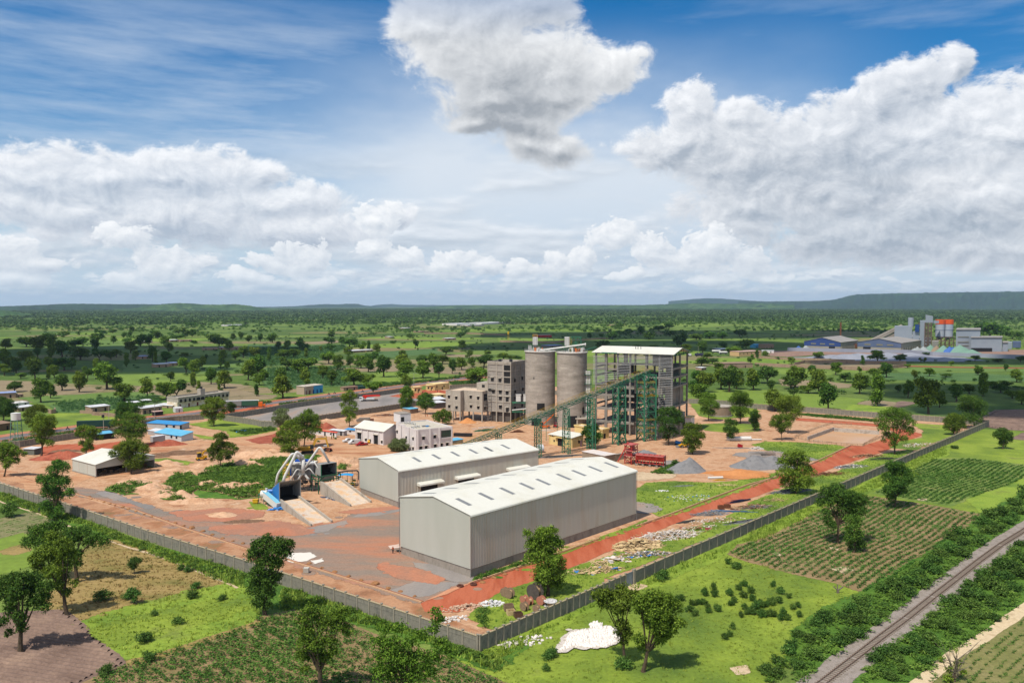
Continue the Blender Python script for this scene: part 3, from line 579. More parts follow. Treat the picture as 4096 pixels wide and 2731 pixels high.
for q in(C('U2',1750,1030,1830,1030,1840,1045,1780,1050),C('R8',560,800,640,790,700,810,640,830),C('R8',530,655,600,660,590,675),C('R7',1560,1470,1660,1455,1670,1500,1600,1510),C('R8',165,700,200,695,205,712)):
 patch('bare_soil',q,pale,.12,.3,.6)
class Fr:
 def __init__(s,O,aw,au=None):
  s.O=Vc((O[0],O[1],0));au=aw-90 if au is None else au
  s.w=Vc((sin(radians(aw)),cos(radians(aw)),0));s.u=Vc((sin(radians(au)),cos(radians(au)),0))
  s.rz=-radians(aw)
 def P(s,a,b,z=0.0):
  v=s.O+s.u*a+s.w*b;return Vc((v.x,v.y,z))
 def ext(s,which,k,x,y):
  r=ray(k,x,y);q=r.x/r.y;d=s.u if which=='a' else s.w
  return(q*s.O.y-s.O.x)/(d.x-q*d.y)
 def box(s,mb,a0,a1,b0,b1,z0,z1):
  return mb.prism([s.P(a0,b0).xy,s.P(a1,b0).xy,s.P(a1,b1).xy,s.P(a0,b1).xy],z0,z1)
 def top(s,mb,a0,a1,b0,b1,zs,th):
  return mb.prism([s.P(a0,b0).xy,s.P(a1,b0).xy,s.P(a1,b1).xy,s.P(a0,b1).xy],[z-th for z in zs],list(zs))
_pr=MB.prism
def prism_o(s,poly,z0,z1):
 n=len(poly);ar=sum(poly[i][0]*poly[(i+1)%n][1]-poly[(i+1)%n][0]*poly[i][1] for i in range(n))
 if ar<0:
  poly=poly[::-1]
  if isinstance(z0,(list,tuple)):z0=list(z0)[::-1]
  if isinstance(z1,(list,tuple)):z1=list(z1)[::-1]
 return _pr(s,poly,z0,z1)
MB.prism=prism_o
clad=nmat('grey_cladding',[A(196,199,189),A(206,208,199)],scale=.25,aniso=(1,1,.15),fine=.04,rough=.5,spec=.4)
cladrib=nmat('ribbed_cladding',[A(214,211,196),A(224,220,206),A(214,200,176)],scale=.35,aniso=(1,1,.1),fine=.05,rough=.5,spec=.4)
roofw=nmat('cream_roof',[A(214,211,194),A(226,225,212),A(231,231,221)],scale=.12,fine=.03,lo=.25,hi=.5,fscale=.8,rough=.6,spec=.3)
skyl=mat('skylight',A(140,142,142),.35)
plinthm=nmat('plinth_concrete',[A(150,142,132),A(166,158,148),A(134,124,116)],scale=.5,fscale=2.5,fine=.12,aniso=(1,1,.5))
concrete=nmat('raw_concrete',[A(170,162,150),A(188,180,168),A(156,148,136)],scale=.4,aniso=(1,1,.35),fscale=2,fine=.12)
blockw=nmat('block_wall',[A(156,150,144),A(170,164,156),A(144,138,132)],scale=.3,fscale=2.5,fine=.14)
siloc=nmat('silo_concrete',[A(150,144,134),A(168,160,150),A(180,172,162),A(196,188,176)],scale=1.0,aniso=(.12,.12,.5),fscale=.9,fine=.14)
dark=mat('dark_opening',(.012,.012,.013),.8)
white=nmat('white_render',[A(226,220,220),A(238,232,230)],scale=.3,fine=.05,fscale=1.5)
trim=mat('cream_trim',A(222,212,196))
yellow=nmat('yellow_render',[A(232,206,140),A(240,214,150)],scale=.4,fine=.05)
grn=mat('green_steel',A(58,124,94),.5)
dgn=mat('dark_green_steel',A(32,96,66),.5)
yst=mat('yellow_steel',A(222,176,40),.5)
gst=mat('grey_steel',A(150,150,150),.5,.2)
wst=mat('white_steel',A(226,226,222),.45)
tin=nmat('tin_roof',[A(214,216,220),A(232,234,238),A(190,190,192)],scale=.5,aniso=(1,1,1),fine=.1,rough=.5)
bluetin=nmat('blue_roof',[A(98,182,222),A(120,196,232)],scale=.2,fine=.06,rough=.5)
mud=nmat('mud_brick',[A(160,136,116),A(176,150,128),A(146,120,102)],scale=.3,fscale=1.5,fine=.12)
blue=mat('blue_paint',A(34,120,196),.5)
rust=nmat('rusty_steel',[A(110,70,52),A(140,92,66)],scale=1,fine=.2)
def louvre(mb,F,a0,a1,b0,b1,z0,z1,step,dep):
 if abs(a1-a0)>abs(b1-b0):
  n=int(abs(a1-a0)/step)
  for i in range(n):
   a=a0+(i+.25)*(a1-a0)/n;c=a+.5*(a1-a0)/n
   mb.prism([F.P(a,b0).xy,F.P(c,b0).xy,F.P(c-.12*(c-a),b0-dep).xy,F.P(a+.12*(c-a),b0-dep).xy],z0,z1)
 else:
  n=int(abs(b1-b0)/step)
  for i in range(n):
   b=b0+(i+.25)*(b1-b0)/n;c=b+.5*(b1-b0)/n
   mb.prism([F.P(a0,b).xy,F.P(a0,c).xy,F.P(a0-dep,c-.36*(c-b)).xy,F.P(a0-dep,b+.36*(c-b)).xy],z0,z1)
def warehouse(label,F,Wd,L,eave,ridge,pl,sk_near,sk_far,doors):
 t=thing('warehouse',label,'warehouse',F.P(Wd/2,L/2),'twin steel warehouses')
 m=MB();F.box(m,0,Wd,0,L,-.3,pl);m.build('plinth',plinthm,t)
 m=MB();o=.12
 V=[F.P(-o,-o,pl),F.P(Wd+o,-o,pl),F.P(Wd+o,-o,eave),F.P(Wd/2,-o,ridge),F.P(-o,-o,eave),F.P(-o,L+o,pl),F.P(Wd+o,L+o,pl),F.P(Wd+o,L+o,eave),F.P(Wd/2,L+o,ridge),F.P(-o,L+o,eave)]
 m.add(V,[(0,4,3,2,1),(5,6,7,8,9),(0,5,9,4),(1,2,7,6),(0,1,6,5)])
 m.build('gable_wall',clad,t)
 m=MB();louvre(m,F,-o,-o,0,L,pl-.03,eave-.02,.5,.13);m.build('side_cladding',cladrib,t)
 m=MB();
 nr=int(Wd/.3)
 for i in range(nr):
  a=(i+.3)*Wd/nr;h=eave+(ridge-eave)*(1-abs(a-Wd/2)/(Wd/2))
  m.prism([F.P(a,-o).xy,F.P(a+.12,-o).xy,F.P(a+.12,-o-.03).xy,F.P(a,-o-.03).xy],pl-.03,h-.05)
 F.box(m,-.2,Wd+.2,-o-.05,-o-.003,pl-.12,pl-.035)
 m.build('end_cladding',clad,t)
 m=MB();F.box(m,-o-.14,-o-.003,-.2,L+.2,pl-.14,pl-.05);F.box(m,-o-.1,-o+.1,-o-.1,-o+.1,pl-.02,eave);m.build('drip_trim',trim,t)
 m=MB();ov=.35;zz=eave+.06
 prof=[(-ov-.1,-.45),(-ov-.02,-.18),(-ov+.25,.0)]
 pts=[(a,eave+z+.1) for a,z in prof]+[(Wd/2,ridge+.12)]+[(Wd-a,eave+z+.1) for a,z in reversed(prof)]
 n=len(pts);V=[F.P(a,-ov,z) for a,z in pts]+[F.P(a,L+ov,z) for a,z in pts]+[F.P(a,-ov,z-.12) for a,z in pts]+[F.P(a,L+ov,z-.12) for a,z in pts]
 Fc=[]
 for i in range(n-1):
  Fc+=[(i,i+1,n+i+1,n+i),(2*n+i,3*n+i,3*n+i+1,2*n+i+1),(i,2*n+i,2*n+i+1,i+1),(n+i,n+i+1,3*n+i+1,3*n+i)]
 Fc+=[(0,n,3*n,2*n),(n-1,3*n-1,4*n-1,2*n-1)]
 m.add(V,Fc);roof=m.build('roof',roofw,t)
 m=MB()
 nseam=int(L/1.0)
 for i in range(1,nseam):
  b=i*L/nseam
  for s in(0,1):
   m.beam(F.P(.3 if s==0 else Wd-.3,b,eave+.115),F.P(Wd/2,b,ridge+.125),.05,.035)
 m.build('roof_seam',roofw,roof)
 def zr(a):return eave+.1+(ridge+.02-eave)*(1-abs(a-Wd/2)/(Wd/2))
 for side,lst in((0,sk_near),(1,sk_far)):
  for b in lst:
   a0,a1=(Wd*.155,Wd*.345) if side==0 else(Wd*.655,Wd*.845)
   m=MB();h=.045
   V=[F.P(a0,b-.55,zr(a0)+h),F.P(a1,b-.55,zr(a1)+h),F.P(a1,b+.55,zr(a1)+h),F.P(a0,b+.55,zr(a0)+h)]
   V+=[v-Vc((0,0,.1)) for v in V]
   m.add(V,[(3,2,1,0),(4,5,6,7),(0,1,5,4),(1,2,6,5),(2,3,7,6),(3,0,4,7)])
   m.build('skylight',skyl,roof)
 for b0,b1,zt,zb in doors:
  m=MB();F.box(m,-.28,-.1,b0,b1,.1,zb);d=m.build('door_opening',dark,t)
  m=MB();F.box(m,-.34,-.1,b0-1.1,b0,.1,zb+.3);F.box(m,-.34,-.1,b1,b1+1.1,.1,zb+.3);m.build('door_frame',clad,d)
  m=MB()
  V=[]
  pr=[(-.1,zt+.35),(-1.9,zt+.12),(-2.25,zt-.1),(-2.3,zt-.55),(-.1,zt-.55)]
  for b in(b0-1.3,b1+1.3):V+=[F.P(a,b,z) for a,z in pr]
  n=len(pr);m.add(V,[tuple(range(n)),tuple(range(2*n-1,n-1,-1))]+[(i,n+i,n+(i+1)%n,(i+1)%n) for i in range(n)])
  m.build('door_canopy',roofw,t)
 for a,b in((-.25,-.25),(Wd+.25,-.25),(-.25,L+.25)):
  m=MB().tube([F.P(a,b,.2),F.P(a,b,eave)],.07,6);m.build('downpipe',gst,t)
 return t
F1=Fr(G('R6',1487,860),43.0)
W1,L1=F1.ext('a','R6',1018,700),F1.ext('b','R7',912,480)
A1=F1.O
pl1=HT(A1,'R6',795);ev1=HT(A1,'R6',435)
def sky_b(F,k,xs,z):
 out=[]
 for x,y in xs:
  g=G(k,x,y,z);out.append((Vc((g.x,g.y,0))-F.O).dot(F.w))
 return out
sn=sky_b(F1,'R6',[(1420,348),(1570,310)],ev1+1)+sky_b(F1,'R7',[(30,275),(163,242),(272,214),(412,180),(512,154),(625,127),(732,100)],ev1+1)
sf=sky_b(F1,'R6',[(1195,292),(1340,258),(1480,225),(1615,193),(1730,168)],ev1+1)+sky_b(F1,'R7',[(185,135),(280,112),(397,86),(505,62)],ev1+1)
warehouse('nearest large pale steel warehouse with cream roof beside the red road',F1,W1,L1,ev1,ev1+2.1,pl1,sn,sf,[])
F2=Fr(G('R6',1003,390),51.0)
W2,ev2=F2.ext('a','R6',742,160),11.2
r_=G('S3',965,765,ev2);L2=(Vc((r_.x,r_.y,0))-F2.O).dot(F2.w)
sn=sky_b(F2,'S4',[(1097,1082),(1400,1037),(1692,993),(1977,953),(2210,917)],ev2+1)+sky_b(F2,'S3',[(172,762),(438,723)],ev2+1)
sf=sky_b(F2,'S4',[(838,1002),(1135,960),(1423,919),(1698,881),(1930,849),(2193,812)],ev2+1)+sky_b(F2,'S3',[(155,656)],ev2+1)
dr=[]
for k,x0,x1,yt in(('S4',1125,1495,1400),('S4',1715,2062,1300),('S3',485,803,1010)):
 b0,b1=F2.ext('b',k,x0,yt)+1.2,F2.ext('b',k,x1,yt)-1.2
 dr.append((b0,b1,6.4,5.5))
warehouse('second pale steel warehouse behind the nearest one, with canopied side doors',F2,W2,L2,ev2,ev2+1.9,HT(F2.O,'R6',345),sn,sf,dr)
def window(parent,F,face,pos,z,w,h,can=trim,out=.02,base=0.0,glass=dark,sill=False):
 m=MB()
 if face=='b':F.box(m,pos-w/2,pos+w/2,base-out,base+.1,z,z+h)
 else:F.box(m,base-out,base+.1,pos-w/2,pos+w/2,z,z+h)
 o=m.build('window',glass,parent)
 if can:
  m=MB()
  if face=='b':F.box(m,pos-w*.65,pos+w*.65,base-.6,base+.05,z+h+.1,z+h+.22)
  else:F.box(m,base-.6,base+.05,pos-w*.65,pos+w*.65,z+h+.1,z+h+.22)
  m.build('canopy',can,o)
 return o
FT=Fr(G('S1',1112,1418),28.0)
t=thing('packing_tower','tall unfinished grey block tower with open bays left of the silos','tower',FT.P(5,5))
at=FT.ext('a','S1',745,900);bt=16.0
H_=lambda y:HT(FT.O,'S1',y)
zt=H_(470);z0=H_(1262)
cols=[0,FT.ext('a','S1',990,900),FT.ext('a','S1',885,900),at]
m=MB();F=FT
F.box(m,.15,at-.15,.15,bt,z0,zt-.6)
m.build('wall',blockw,t)
m=MB()
for a in cols:
 F.box(m,a-.3+(.3 if a==0 else 0),a+.3-(.3 if a==at else 0),-.05,.6,0,zt-.3)
for b in(5.2,10.6,bt):
 F.box(m,-.05,.6,b-.3,b+.3,0,zt-.3)
 F.box(m,at-.6,at+.05,b-.3,b+.3,0,zt-.3)
for y in(605,700,805,905,1000,1095,1245):
 z=H_(y);F.box(m,-.08,at+.08,-.08,bt+.08,z-.25,z+.2)
F.box(m,-.12,at+.12,-.12,bt+.12,zt-1.3,zt-.8)
m.build('concrete_frame',concrete,t)
m=MB()
for(a0,a1,b0,b1) in((-.1,at+.1,-.1,.15),(-.1,at+.1,bt-.1,bt+.15),(-.1,.15,.16,bt-.11),(at-.15,at+.1,.16,bt-.11)):F.box(m,a0,a1,b0,b1,zt-.6,zt+.3)
m.build('parapet',concrete,t)
for yy0,yy1 in((520,600),(620,692),(712,798)):
 m=MB();F.box(m,cols[1]*.12,cols[1]*.88,-.06,.3,H_(yy1),H_(yy0));m.build('window',dark,t)
for x,y in((818,745),(937,752),(943,935),(945,1035),(1050,942),(1052,1052),(945,1172),(1055,1222),(835,745+190)):
 a=FT.ext('a','S1',x,y);z=H_(y)
 window(t,F,'b',a,z-.9,1.5,1.7 if y not in(1052,1222) else 2.3,trim,out=.09)
for x,y in((1175,750),(1292,738),(1180,930),(1300,915),(1180,1035),(1300,1012),(1178,1190),(1290,1175)):
 b=FT.ext('b','S1',x,y);z=H_(y)-.2
 window(t,F,'a',b,z-.9,1.5,1.7,trim,out=.09)
m=MB();F.box(m,cols[3]*.72,cols[3]*.96,-.2,-.09,H_(930),H_(895));m.build('window',dark,t)
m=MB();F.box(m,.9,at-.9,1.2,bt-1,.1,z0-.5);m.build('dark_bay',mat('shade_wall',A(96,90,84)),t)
for x,y in((895,455),(1068,440)):
 p=FT.P(FT.ext('a','S1',x,y),3.0)
 o=MB().cyl((p.x,p.y),.85,zt-.4,zt+1.3,14).cyl((p.x,p.y),.95,zt+1.3,zt+1.45,14,.3).build('water_tank',mat('black_plastic',(.03,.03,.035),.4))
 tag(o,'black water tank on the tower roof, %s one'%('left' if x<1000 else 'right'),'water tank','tanks on the tower roof')
FW=Fr(G('S1',322,1393),28.0)
t=thing('office_wing','two storey grey concrete wing raised on stilts left of the tower','building',FW.P(0,6))
zb,ztp=5.0,15.6
Q=G('S1',666,1405);q=Vc((Q.x,Q.y,0))-FW.O;qa,qb=q.dot(FW.u),q.dot(FW.w)
a1=FW.ext('a','S1',90,1100);b1_=FW.ext('b','S1',430,1100)
F=FW
m=MB();F.box(m,0,a1,0,17,zb,ztp-.5);F.box(m,qa,0,qb+.0,17,zb+.01,ztp-.51);m.build('wall',concrete,t)
m=MB();F.box(m,.3,a1-.3,.3,16.7,ztp-.5,ztp-.3);F.box(m,qa+.3,.29,qb+.3,16.7,ztp-.5,ztp-.3);m.build('roof',nmat('pale_roof_screed',[A(214,190,166),A(226,204,180)],scale=.3),t)
m=MB()
for(x0,x1,y0,y1) in((-.02,a1,-.02,.25),(-.02,.25,.26,qb-.02),(qa-.02,.24,qb-.02,qb+.25),(qa-.02,qa+.25,qb+.26,17),(a1-.25,a1+.02,.26,17),(qa,a1,17.01,17.25)):F.box(m,x0,x1,y0,y1,ztp-.5,ztp+.1)
m.build('parapet',concrete,t)
m=MB()
F.box(m,-.06,a1+.06,-.06,-.003,10.0,10.35);F.box(m,qa-.06,-.01,qb-.06,qb-.003,10.0,10.35)
m.build('floor_band',concrete,t)
for(a,b) in((.3,.3),(a1/2+.2,.3),(a1-.3,.3),(.3,qb-.1),(qa+.35,qb+.35),(qa/2,qb+.35),(qa+.35,qb+6),(.3,qb+6),(a1-.3,qb+6),(a1/2,qb+6),(qa+.35,16),(a1/2,16),(a1-.3,16)):
 m=MB();F.box(m,a-.3,a+.3,b-.3,b+.3,0,zb+.05);m.build('column',concrete,t)
for x,y in((140,1018),(255,1027),(145,1168),(258,1178)):
 window(t,F,'b',F.ext('a','S1',x,y),HT(F.O,'S1',y)-.8,1.3,1.6)
for x,y in((382,1020),(382,1170)):
 window(t,F,'a',F.ext('b','S1',x,y),HT(F.O,'S1',y)-.9,1.3,1.6)
F3=Fr(FW.P(qa,qb),28.0)
for x,y in((482,1020),(598,1030),(485,1170),(600,1180)):
 window(t,F3,'b',F3.ext('a','S1',x,y),HT(F3.O,'S1',y)-.8,1.3,1.6)
window(t,F3,'a',3.0,10.6,3.2,3.6,None);window(t,F3,'a',2.5,6.0,1.6,1.8)
m=MB();g=FW.P(qa,qb+5);F3.box(m,.3,7.5,7,16,ztp-.3,ztp+3.6);st=m.build('stair_head',concrete,t)
window(st,F3,'b',3.5,ztp+1.2,1.7,1.5,None,base=7)
def scaffold(label,cen,w,d,h,rz,nl,group='site scaffolding'):
 rg=random.Random(int(h*10));o=thing('scaffolding',label,'scaffolding',cen,group)
 C_=Vc(cen);c,s=cos(rz),sin(rz)
 L=lambda x,y,z:C_+Vc((x*c-y*s,x*s+y*c,z))
 m=MB()
 nx=max(2,int(w/1.8))
 for i in range(nx+1):
  for j in(0,1):
   x=-w/2+w*i/nx;y=(j-.5)*d
   m.beam(L(x,y,0),L(x+rg.uniform(-.1,.1),y,h+rg.uniform(-.6,.8)),.09)
 m.build('standard',gst,o)
 m=MB()
 for k in range(1,nl+1):
  z=h*k/nl
  for j in(0,1):m.beam(L(-w/2-.3,(j-.5)*d,z+rg.uniform(-.1,.1)),L(w/2+.3,(j-.5)*d,z+rg.uniform(-.1,.1)),.08)
  for i in range(nx+1):m.beam(L(-w/2+w*i/nx,-d/2-.2,z-.1),L(-w/2+w*i/nx,d/2+.2,z-.1),.08)
  if k%2:m.beam(L(-w/2,-d/2,z),L(w/2,-d/2,z-h/nl),.07)
  else:m.beam(L(w/2,-d/2,z),L(-w/2,-d/2,z-h/nl),.07)
 m.build('ledger',gst,o)
 m=MB()
 for k in range(1,nl+1):
  if rg.random()<.7:m.box(L(rg.uniform(-.4,.4)*w*.5,0,h*k/nl+.05),(w*.45,d*.7,.06),rz)
 m.build('plank',mat('scaffold_board',A(150,130,104)),o)
p=G('S1',785,1385);scaffold('tall grey scaffold in the corner between tower and raised wing',(p.x,p.y,0),6.5,2.6,14.5,radians(62),9)
p=G('S1',1240,1370);scaffold('dark scaffold on the right flank of the tower, by the first silo',(p.x+1,p.y+4,0),5.5,2.6,9,radians(62),5)
def silo(label,c,r,h,openings,seed):
 t=thing('concrete_silo',label,'silo',(c[0],c[1],0),'two concrete silos')
 n=72;m=MB()
 V=[(c[0]+r*sin(2*PI*i/n),c[1]+r*cos(2*PI*i/n),z) for z in(0,h) for i in range(n)]
 m.add(V,[((i+1)%n,i,n+i,n+(i+1)%n) for i in range(n)]);sh=m.build('shell',siloc,t,smooth=True)
 m=MB();
 k=int(h/1.5)
 for i in range(1,k):
  z=h*i/k;
  m.tube([(c[0]+(r+.0)*sin(2*PI*j/48),c[1]+(r+.0)*cos(2*PI*j/48),z) for j in range(49)],.035,4,False)
 m.build('pour_joint',siloc,sh)
 m=MB().cyl(c,r+.45,h,h+.35,64);m.build('roof_slab',nmat('silo_top',[A(200,196,190),A(224,220,214)],scale=.6),t)
 m=MB();rr_=r+.35
 for j in range(40):
  a=2*PI*j/40;m.beam((c[0]+rr_*sin(a),c[1]+rr_*cos(a),h+.35),(c[0]+rr_*sin(a),c[1]+rr_*cos(a),h+1.4),.06)
 for z in(h+.9,h+1.4):m.tube([(c[0]+rr_*sin(2*PI*j/40),c[1]+rr_*cos(2*PI*j/40),z) for j in range(41)],.035,4,False)
 m.build('railing',gst,t)
 for(az_,w,zb_,zt_) in openings:
  m=MB();a0,a1=radians(az_)-w/2/r,radians(az_)+w/2/r;q=6
  V=[]
  for z in(zb_,zt_):
   for rr2 in(r-.2,r+.045):
    for j in range(q+1):
     a=a0+(a1-a0)*j/q;V.append((c[0]+rr2*sin(a),c[1]+rr2*cos(a),z))
  N=q+1;Fs=[]
  for j in range(q):
   Fs+=[(N+j,N+j+1,3*N+j+1,3*N+j),(2*N+j,3*N+j,3*N+j+1,2*N+j+1)]
  Fs+=[(0,N,3*N,2*N),(q,2*N+q,3*N+q,N+q)]
  m.add(V,Fs);m.build('opening',dark,t)
 return t
Y1=395.6;X1=(px('S1',1571,0)[0]-2048)/FPX*Y1
Y2=390.0;X2=(px('S1',2072,0)[0]-2048)/FPX*Y2
H1,H2=36.2,36.0
silo('left one of the two tall grey concrete silos',(X1,Y1),7.45,H1,[(180-4+3,3.8,5.2+2.6,11.2),(206,.5,23,24),(196,5.2,.05,3.6)],1)
silo('right one of the two tall grey concrete silos, by the mill frame',(X2,Y2),7.35,H2,[(182,4.6,.05,5.8),(136,1.2,6.4,9.8),(150,.6,5.0,5.6)],2)
def bag_filter(label,x,y,z,w,d,leg,h,head=True):
 t=thing('bag_filter',label,'dust filter',(x,y,z),'filters on the silo tops')
 m=MB().box((x,y,z+leg+h/2),(w,d,h));bd=m.build('casing',wst,t)
 m=MB()
 for k in range(1,4):m.box((x,y,z+leg+h*k/4),(w+.08,d+.08,.1))
 for i in(-1,1):m.box((x+i*w*.25,y,z+leg+h/2),(.1,d+.12,h))
 m.build('stiffener',gst,bd)
 m=MB();m.add([(x-w/2,y-d/2,z+leg),(x+w/2,y-d/2,z+leg),(x+w/2,y+d/2,z+leg),(x-w/2,y+d/2,z+leg),(x-.2,y-.2,z+leg*.35),(x+.2,y-.2,z+leg*.35),(x+.2,y+.2,z+leg*.35),(x-.2,y+.2,z+leg*.35)],[(0,1,5,4),(1,2,6,5),(2,3,7,6),(3,0,4,7),(4,5,6,7)]);m.build('hopper',gst,t)
 for i,j in((-1,-1),(1,-1),(1,1),(-1,1)):
  m=MB().beam((x+i*w/2,y+j*d/2,z),(x+i*w/2,y+j*d/2,z+leg),.14);m.build('leg',grn,t)
 if head:
  m=MB()
  for i,j in((-1,-1),(1,-1),(1,1),(-1,1)):m.beam((x+i*w/2,y+j*d/2,z+leg+h),(x+i*w/2,y+j*d/2,z+leg+h+1.3),.08)
  for zz in(.7,1.3):
   for i in(-1,1):m.beam((x-w/2,y+i*d/2,z+leg+h+zz),(x+w/2,y+i*d/2,z+leg+h+zz),.07);m.beam((x+i*w/2,y-d/2,z+leg+h+zz),(x+i*w/2,y+d/2,z+leg+h+zz),.07)
  m.build('railing',yst,t)
zt1,zt2=H1+.35,H2+.35
xx=lambda sx,Y:(px('S1',sx,0)[0]-2048)/FPX*Y
bag_filter('white filter box with yellow railing on top of the left silo',xx(1492,396),396,zt1,2.4,2.2,3.0,3.8)
bag_filter('white filter box on top of the right silo',xx(1992,391),391,zt2,2.2,2.2,3.3,4.0,False)
def rooftop_clutter(nm,label,c,r,z,n,seed,mats_,hmax=2.2):
 rg=random.Random(seed);t=thing(nm,label,'machinery',(c[0],c[1],z))
 for i in range(n):
  a=rg.uniform(0,2*PI);q=r*rg.uniform(.1,.85);x,y=c[0]+q*sin(a),c[1]+q*cos(a)
  m=MB();h=rg.uniform(.5,hmax);k=rg.random()
  if k<.4:m.cyl((x,y),rg.uniform(.25,.7),z,z+h,12);nm2='drum'
  elif k<.7:m.box((x,y,z+h/2),(rg.uniform(.5,1.5),rg.uniform(.5,1.2),h),rg.uniform(0,3));nm2='cabinet'
  else:m.tube([(x,y,z),(x,y,z+h*.8),(x+.4,y,z+h),(x+1.4,y-.4,z+h)],.14,8);nm2='pipe'
  m.build(nm2,mats_[i%len(mats_)],t)
 return t
rooftop_clutter('silo_top_equipment','pipes, drums and cabinets on the deck of the left silo',(X1-2,Y1),4.5,zt1,14,3,[wst,gst,wst,mat('orange_paint',A(220,120,60))])
rooftop_clutter('silo_top_equipment','dense pipes and drums on the deck of the right silo',(X2+1,Y2),6,zt2,26,5,[wst,gst,grn,wst,mat('orange_paint',A(220,120,60))])
t=thing('vent_pipes','row of thin white vent pipes at the left edge of the left silo','pipes',(xx(1405,392),392,zt1))
for i in range(4):
 m=MB();x=xx(1388+i*15,392);m.tube([(x,392,zt1),(x,392,zt1+3.1-.2*(i%2))],.11,8);m.build('pipe',wst,t)
t=thing('air_slide','white tube conveyor climbing from the left silo top past the right silo','conveyor',(xx(1900,392),392,zt1))
p0=AT('S1',1570,278,393);p1=AT('S1',2270,185,388)
m=MB().tube([p0,p1],.42,10);m.build('tube',wst,t)
m=MB().tube([p1-Vc((0,0,.1)),p1+Vc((.5,0,-.1))],.75,12);m.build('head_drum',wst,t)
m=MB()
for i in range(9):
 q=p0.lerp(p1,(i+.5)/9)
 if q.z-zt1>.2:m.beam((q.x,q.y,zt1 if i not in(3,) else zt1+1.5),q,.12)
m.beam(p0-Vc((0,0,.7)),p1-Vc((0,0,.7)),.18);m.build('support',grn,t)
t=thing('hoist_frame','tall open green steel frame on top of the right silo','steel frame',(xx(2130,391),391,zt2))
zf=AT('S1',2130,66,391).z
xs_=[xx(2050,391),xx(2130,391),xx(2210,391)]
for x in xs_:
 for dy in(-1.6,1.6):
  m=MB().beam((x,391+dy,zt2),(x,391+dy,zf),.2);m.build('post',grn,t)
m=MB()
for dy in(-1.6,1.6):
 for z in(zf,(zf+zt2)/2):m.beam((xs_[0]-.3,391+dy,z),(xs_[2]+.3,391+dy,z),.2)
 m.beam((xs_[0],391+dy,zf),(xs_[1],391+dy,(zf+zt2)/2),.14);m.beam((xs_[1],391+dy,(zf+zt2)/2),(xs_[2],391+dy,zf),.14)
 m.beam((xs_[0],391+dy,zt2),(xs_[1],391+dy,(zf+zt2)/2),.14);m.beam((xs_[1],391+dy,(zf+zt2)/2),(xs_[2],391+dy,zt2),.14)
for x in xs_:m.beam((x,389.4,zf),(x,392.6,zf),.18)
m.build('bracing',grn,t)
m=MB();x=xx(2035,391)
for i in range(2):m.beam((x+i*.9,389.5,zt2),(x+i*.9,389.5,zt2+7.5),.09)
for k in range(10):m.beam((x,389.5,zt2+.6+k*.72),(x+.9,389.5,zt2+.6+k*.72),.09)
m.build('ladder',yst,t)
m=MB().beam((X2+7,391,zt2+1.2),(X2+12,391,zt2+2.4),.3,.35);m.beam((X2+7,389.5,zt2+1.2),(X2+12,389.5,zt2+2.4),.1);m.build('outrigger',grn,t)
bx=(px('S2',205,0)[0]-2048)/FPX*386;zb_=AT('S2',205,1165,386).z;zt_=AT('S2',205,445,386).z
t=thing('bucket_elevator','narrow twin white elevator casing between right silo and mill frame','elevator',(bx,386,0))
for i in(-1,1):
 m=MB().box((bx+i*.62,386,(zt_+zb_)/2),(1.0,1.3,zt_-zb_));m.build('casing',wst,t)
m=MB()
for k in range(5):
 z=zb_+(zt_-zb_)*(k+.6)/5;m.box((bx,386,z),(3.6,3.0,.15))
 for i,j in((-1.7,-1.4),(1.7,-1.4)):m.beam((bx+i,386+j,z),(bx+i,386+j,z+1.1),.07)
 m.beam((bx-1.7,384.6,z+1.1),(bx+1.7,384.6,z+1.1),.07)
m.build('platform',dgn,t)
m=MB()
for i,j in((-1.6,-1.3),(1.6,-1.3),(1.6,1.3),(-1.6,1.3)):m.beam((bx+i,386+j,0),(bx+i,386+j,zt_),.14)
m.build('support_frame',gst,t)
t=thing('elevator_base','concrete table at the foot of the elevator beside the right silo','plinth',(bx-2,384,0))
m=MB().box((bx-2,384,zb_-.3),(8.5,5,.6));m.build('slab',concrete,t)
for i,j in((-5.4,-2),(1.4,-2),(-5.4,2),(1.4,2)):
 m=MB().box((bx+i,384+j,(zb_-.6)/2),(.7,.7,zb_-.6));m.build('column',concrete,t)
t=thing('filter_platform','green deck carrying two white cabinets between tower and left silo','platform',(5,396,0))
pz=AT('S1',1240,1100,394).z;px0=xx(1130,394);px1=xx(1352,394)
m=MB().box(((px0+px1)/2,395.5,pz),(px1-px0,4,.2));
m.beam((px0,393.5,pz-1.1),(px0+1.4,393.5,pz),.15);m.beam((px1,393.5,pz-2),(px1-1.4,393.5,pz),.15)
m.box(((px0+px1)/2,395.5,pz-4.7),(px1-px0,4,.18));m.beam((px0,393.5,pz-4.5),(px1,393.5,pz-3.6),.15)
m.build('deck',grn,t)
for sx in(1228,1345):
 m=MB();x=xx(sx,394.5);m.box((x,395,pz+2.2),(2.3,2,3.2));m.box((x+.1,395,pz+3.95),(2.7,2.3,.2));m.build('cabinet',wst,t)
m=MB().tube([(px0,393.6,pz-3.6),(px1,393.6,pz-2.9)],.25,8);m.build('pipe',wst,t)
conc_d=nmat('mill_concrete',[A(136,130,122),A(154,148,140),A(124,118,110)],scale=.4,fine=.12)
railm=mat('sheeting_rail',A(190,192,194),.5)
FM=Fr(G('S2',1512,1508),28.0);F=FM
am,bm=FM.ext('a','S2',330,700),FM.ext('b','S2',1755,700)
HM=lambda y:HT(FM.O,'S2',y)
zM=HM(188)
t=thing('mill_building','tall open concrete mill frame with white sheeting rails and pale roof','building',FM.P(am/2,bm/2))
ca=[0]+[FM.ext('a','S2',x,700) for x in(1325,1115,865,670,495)]+[am]
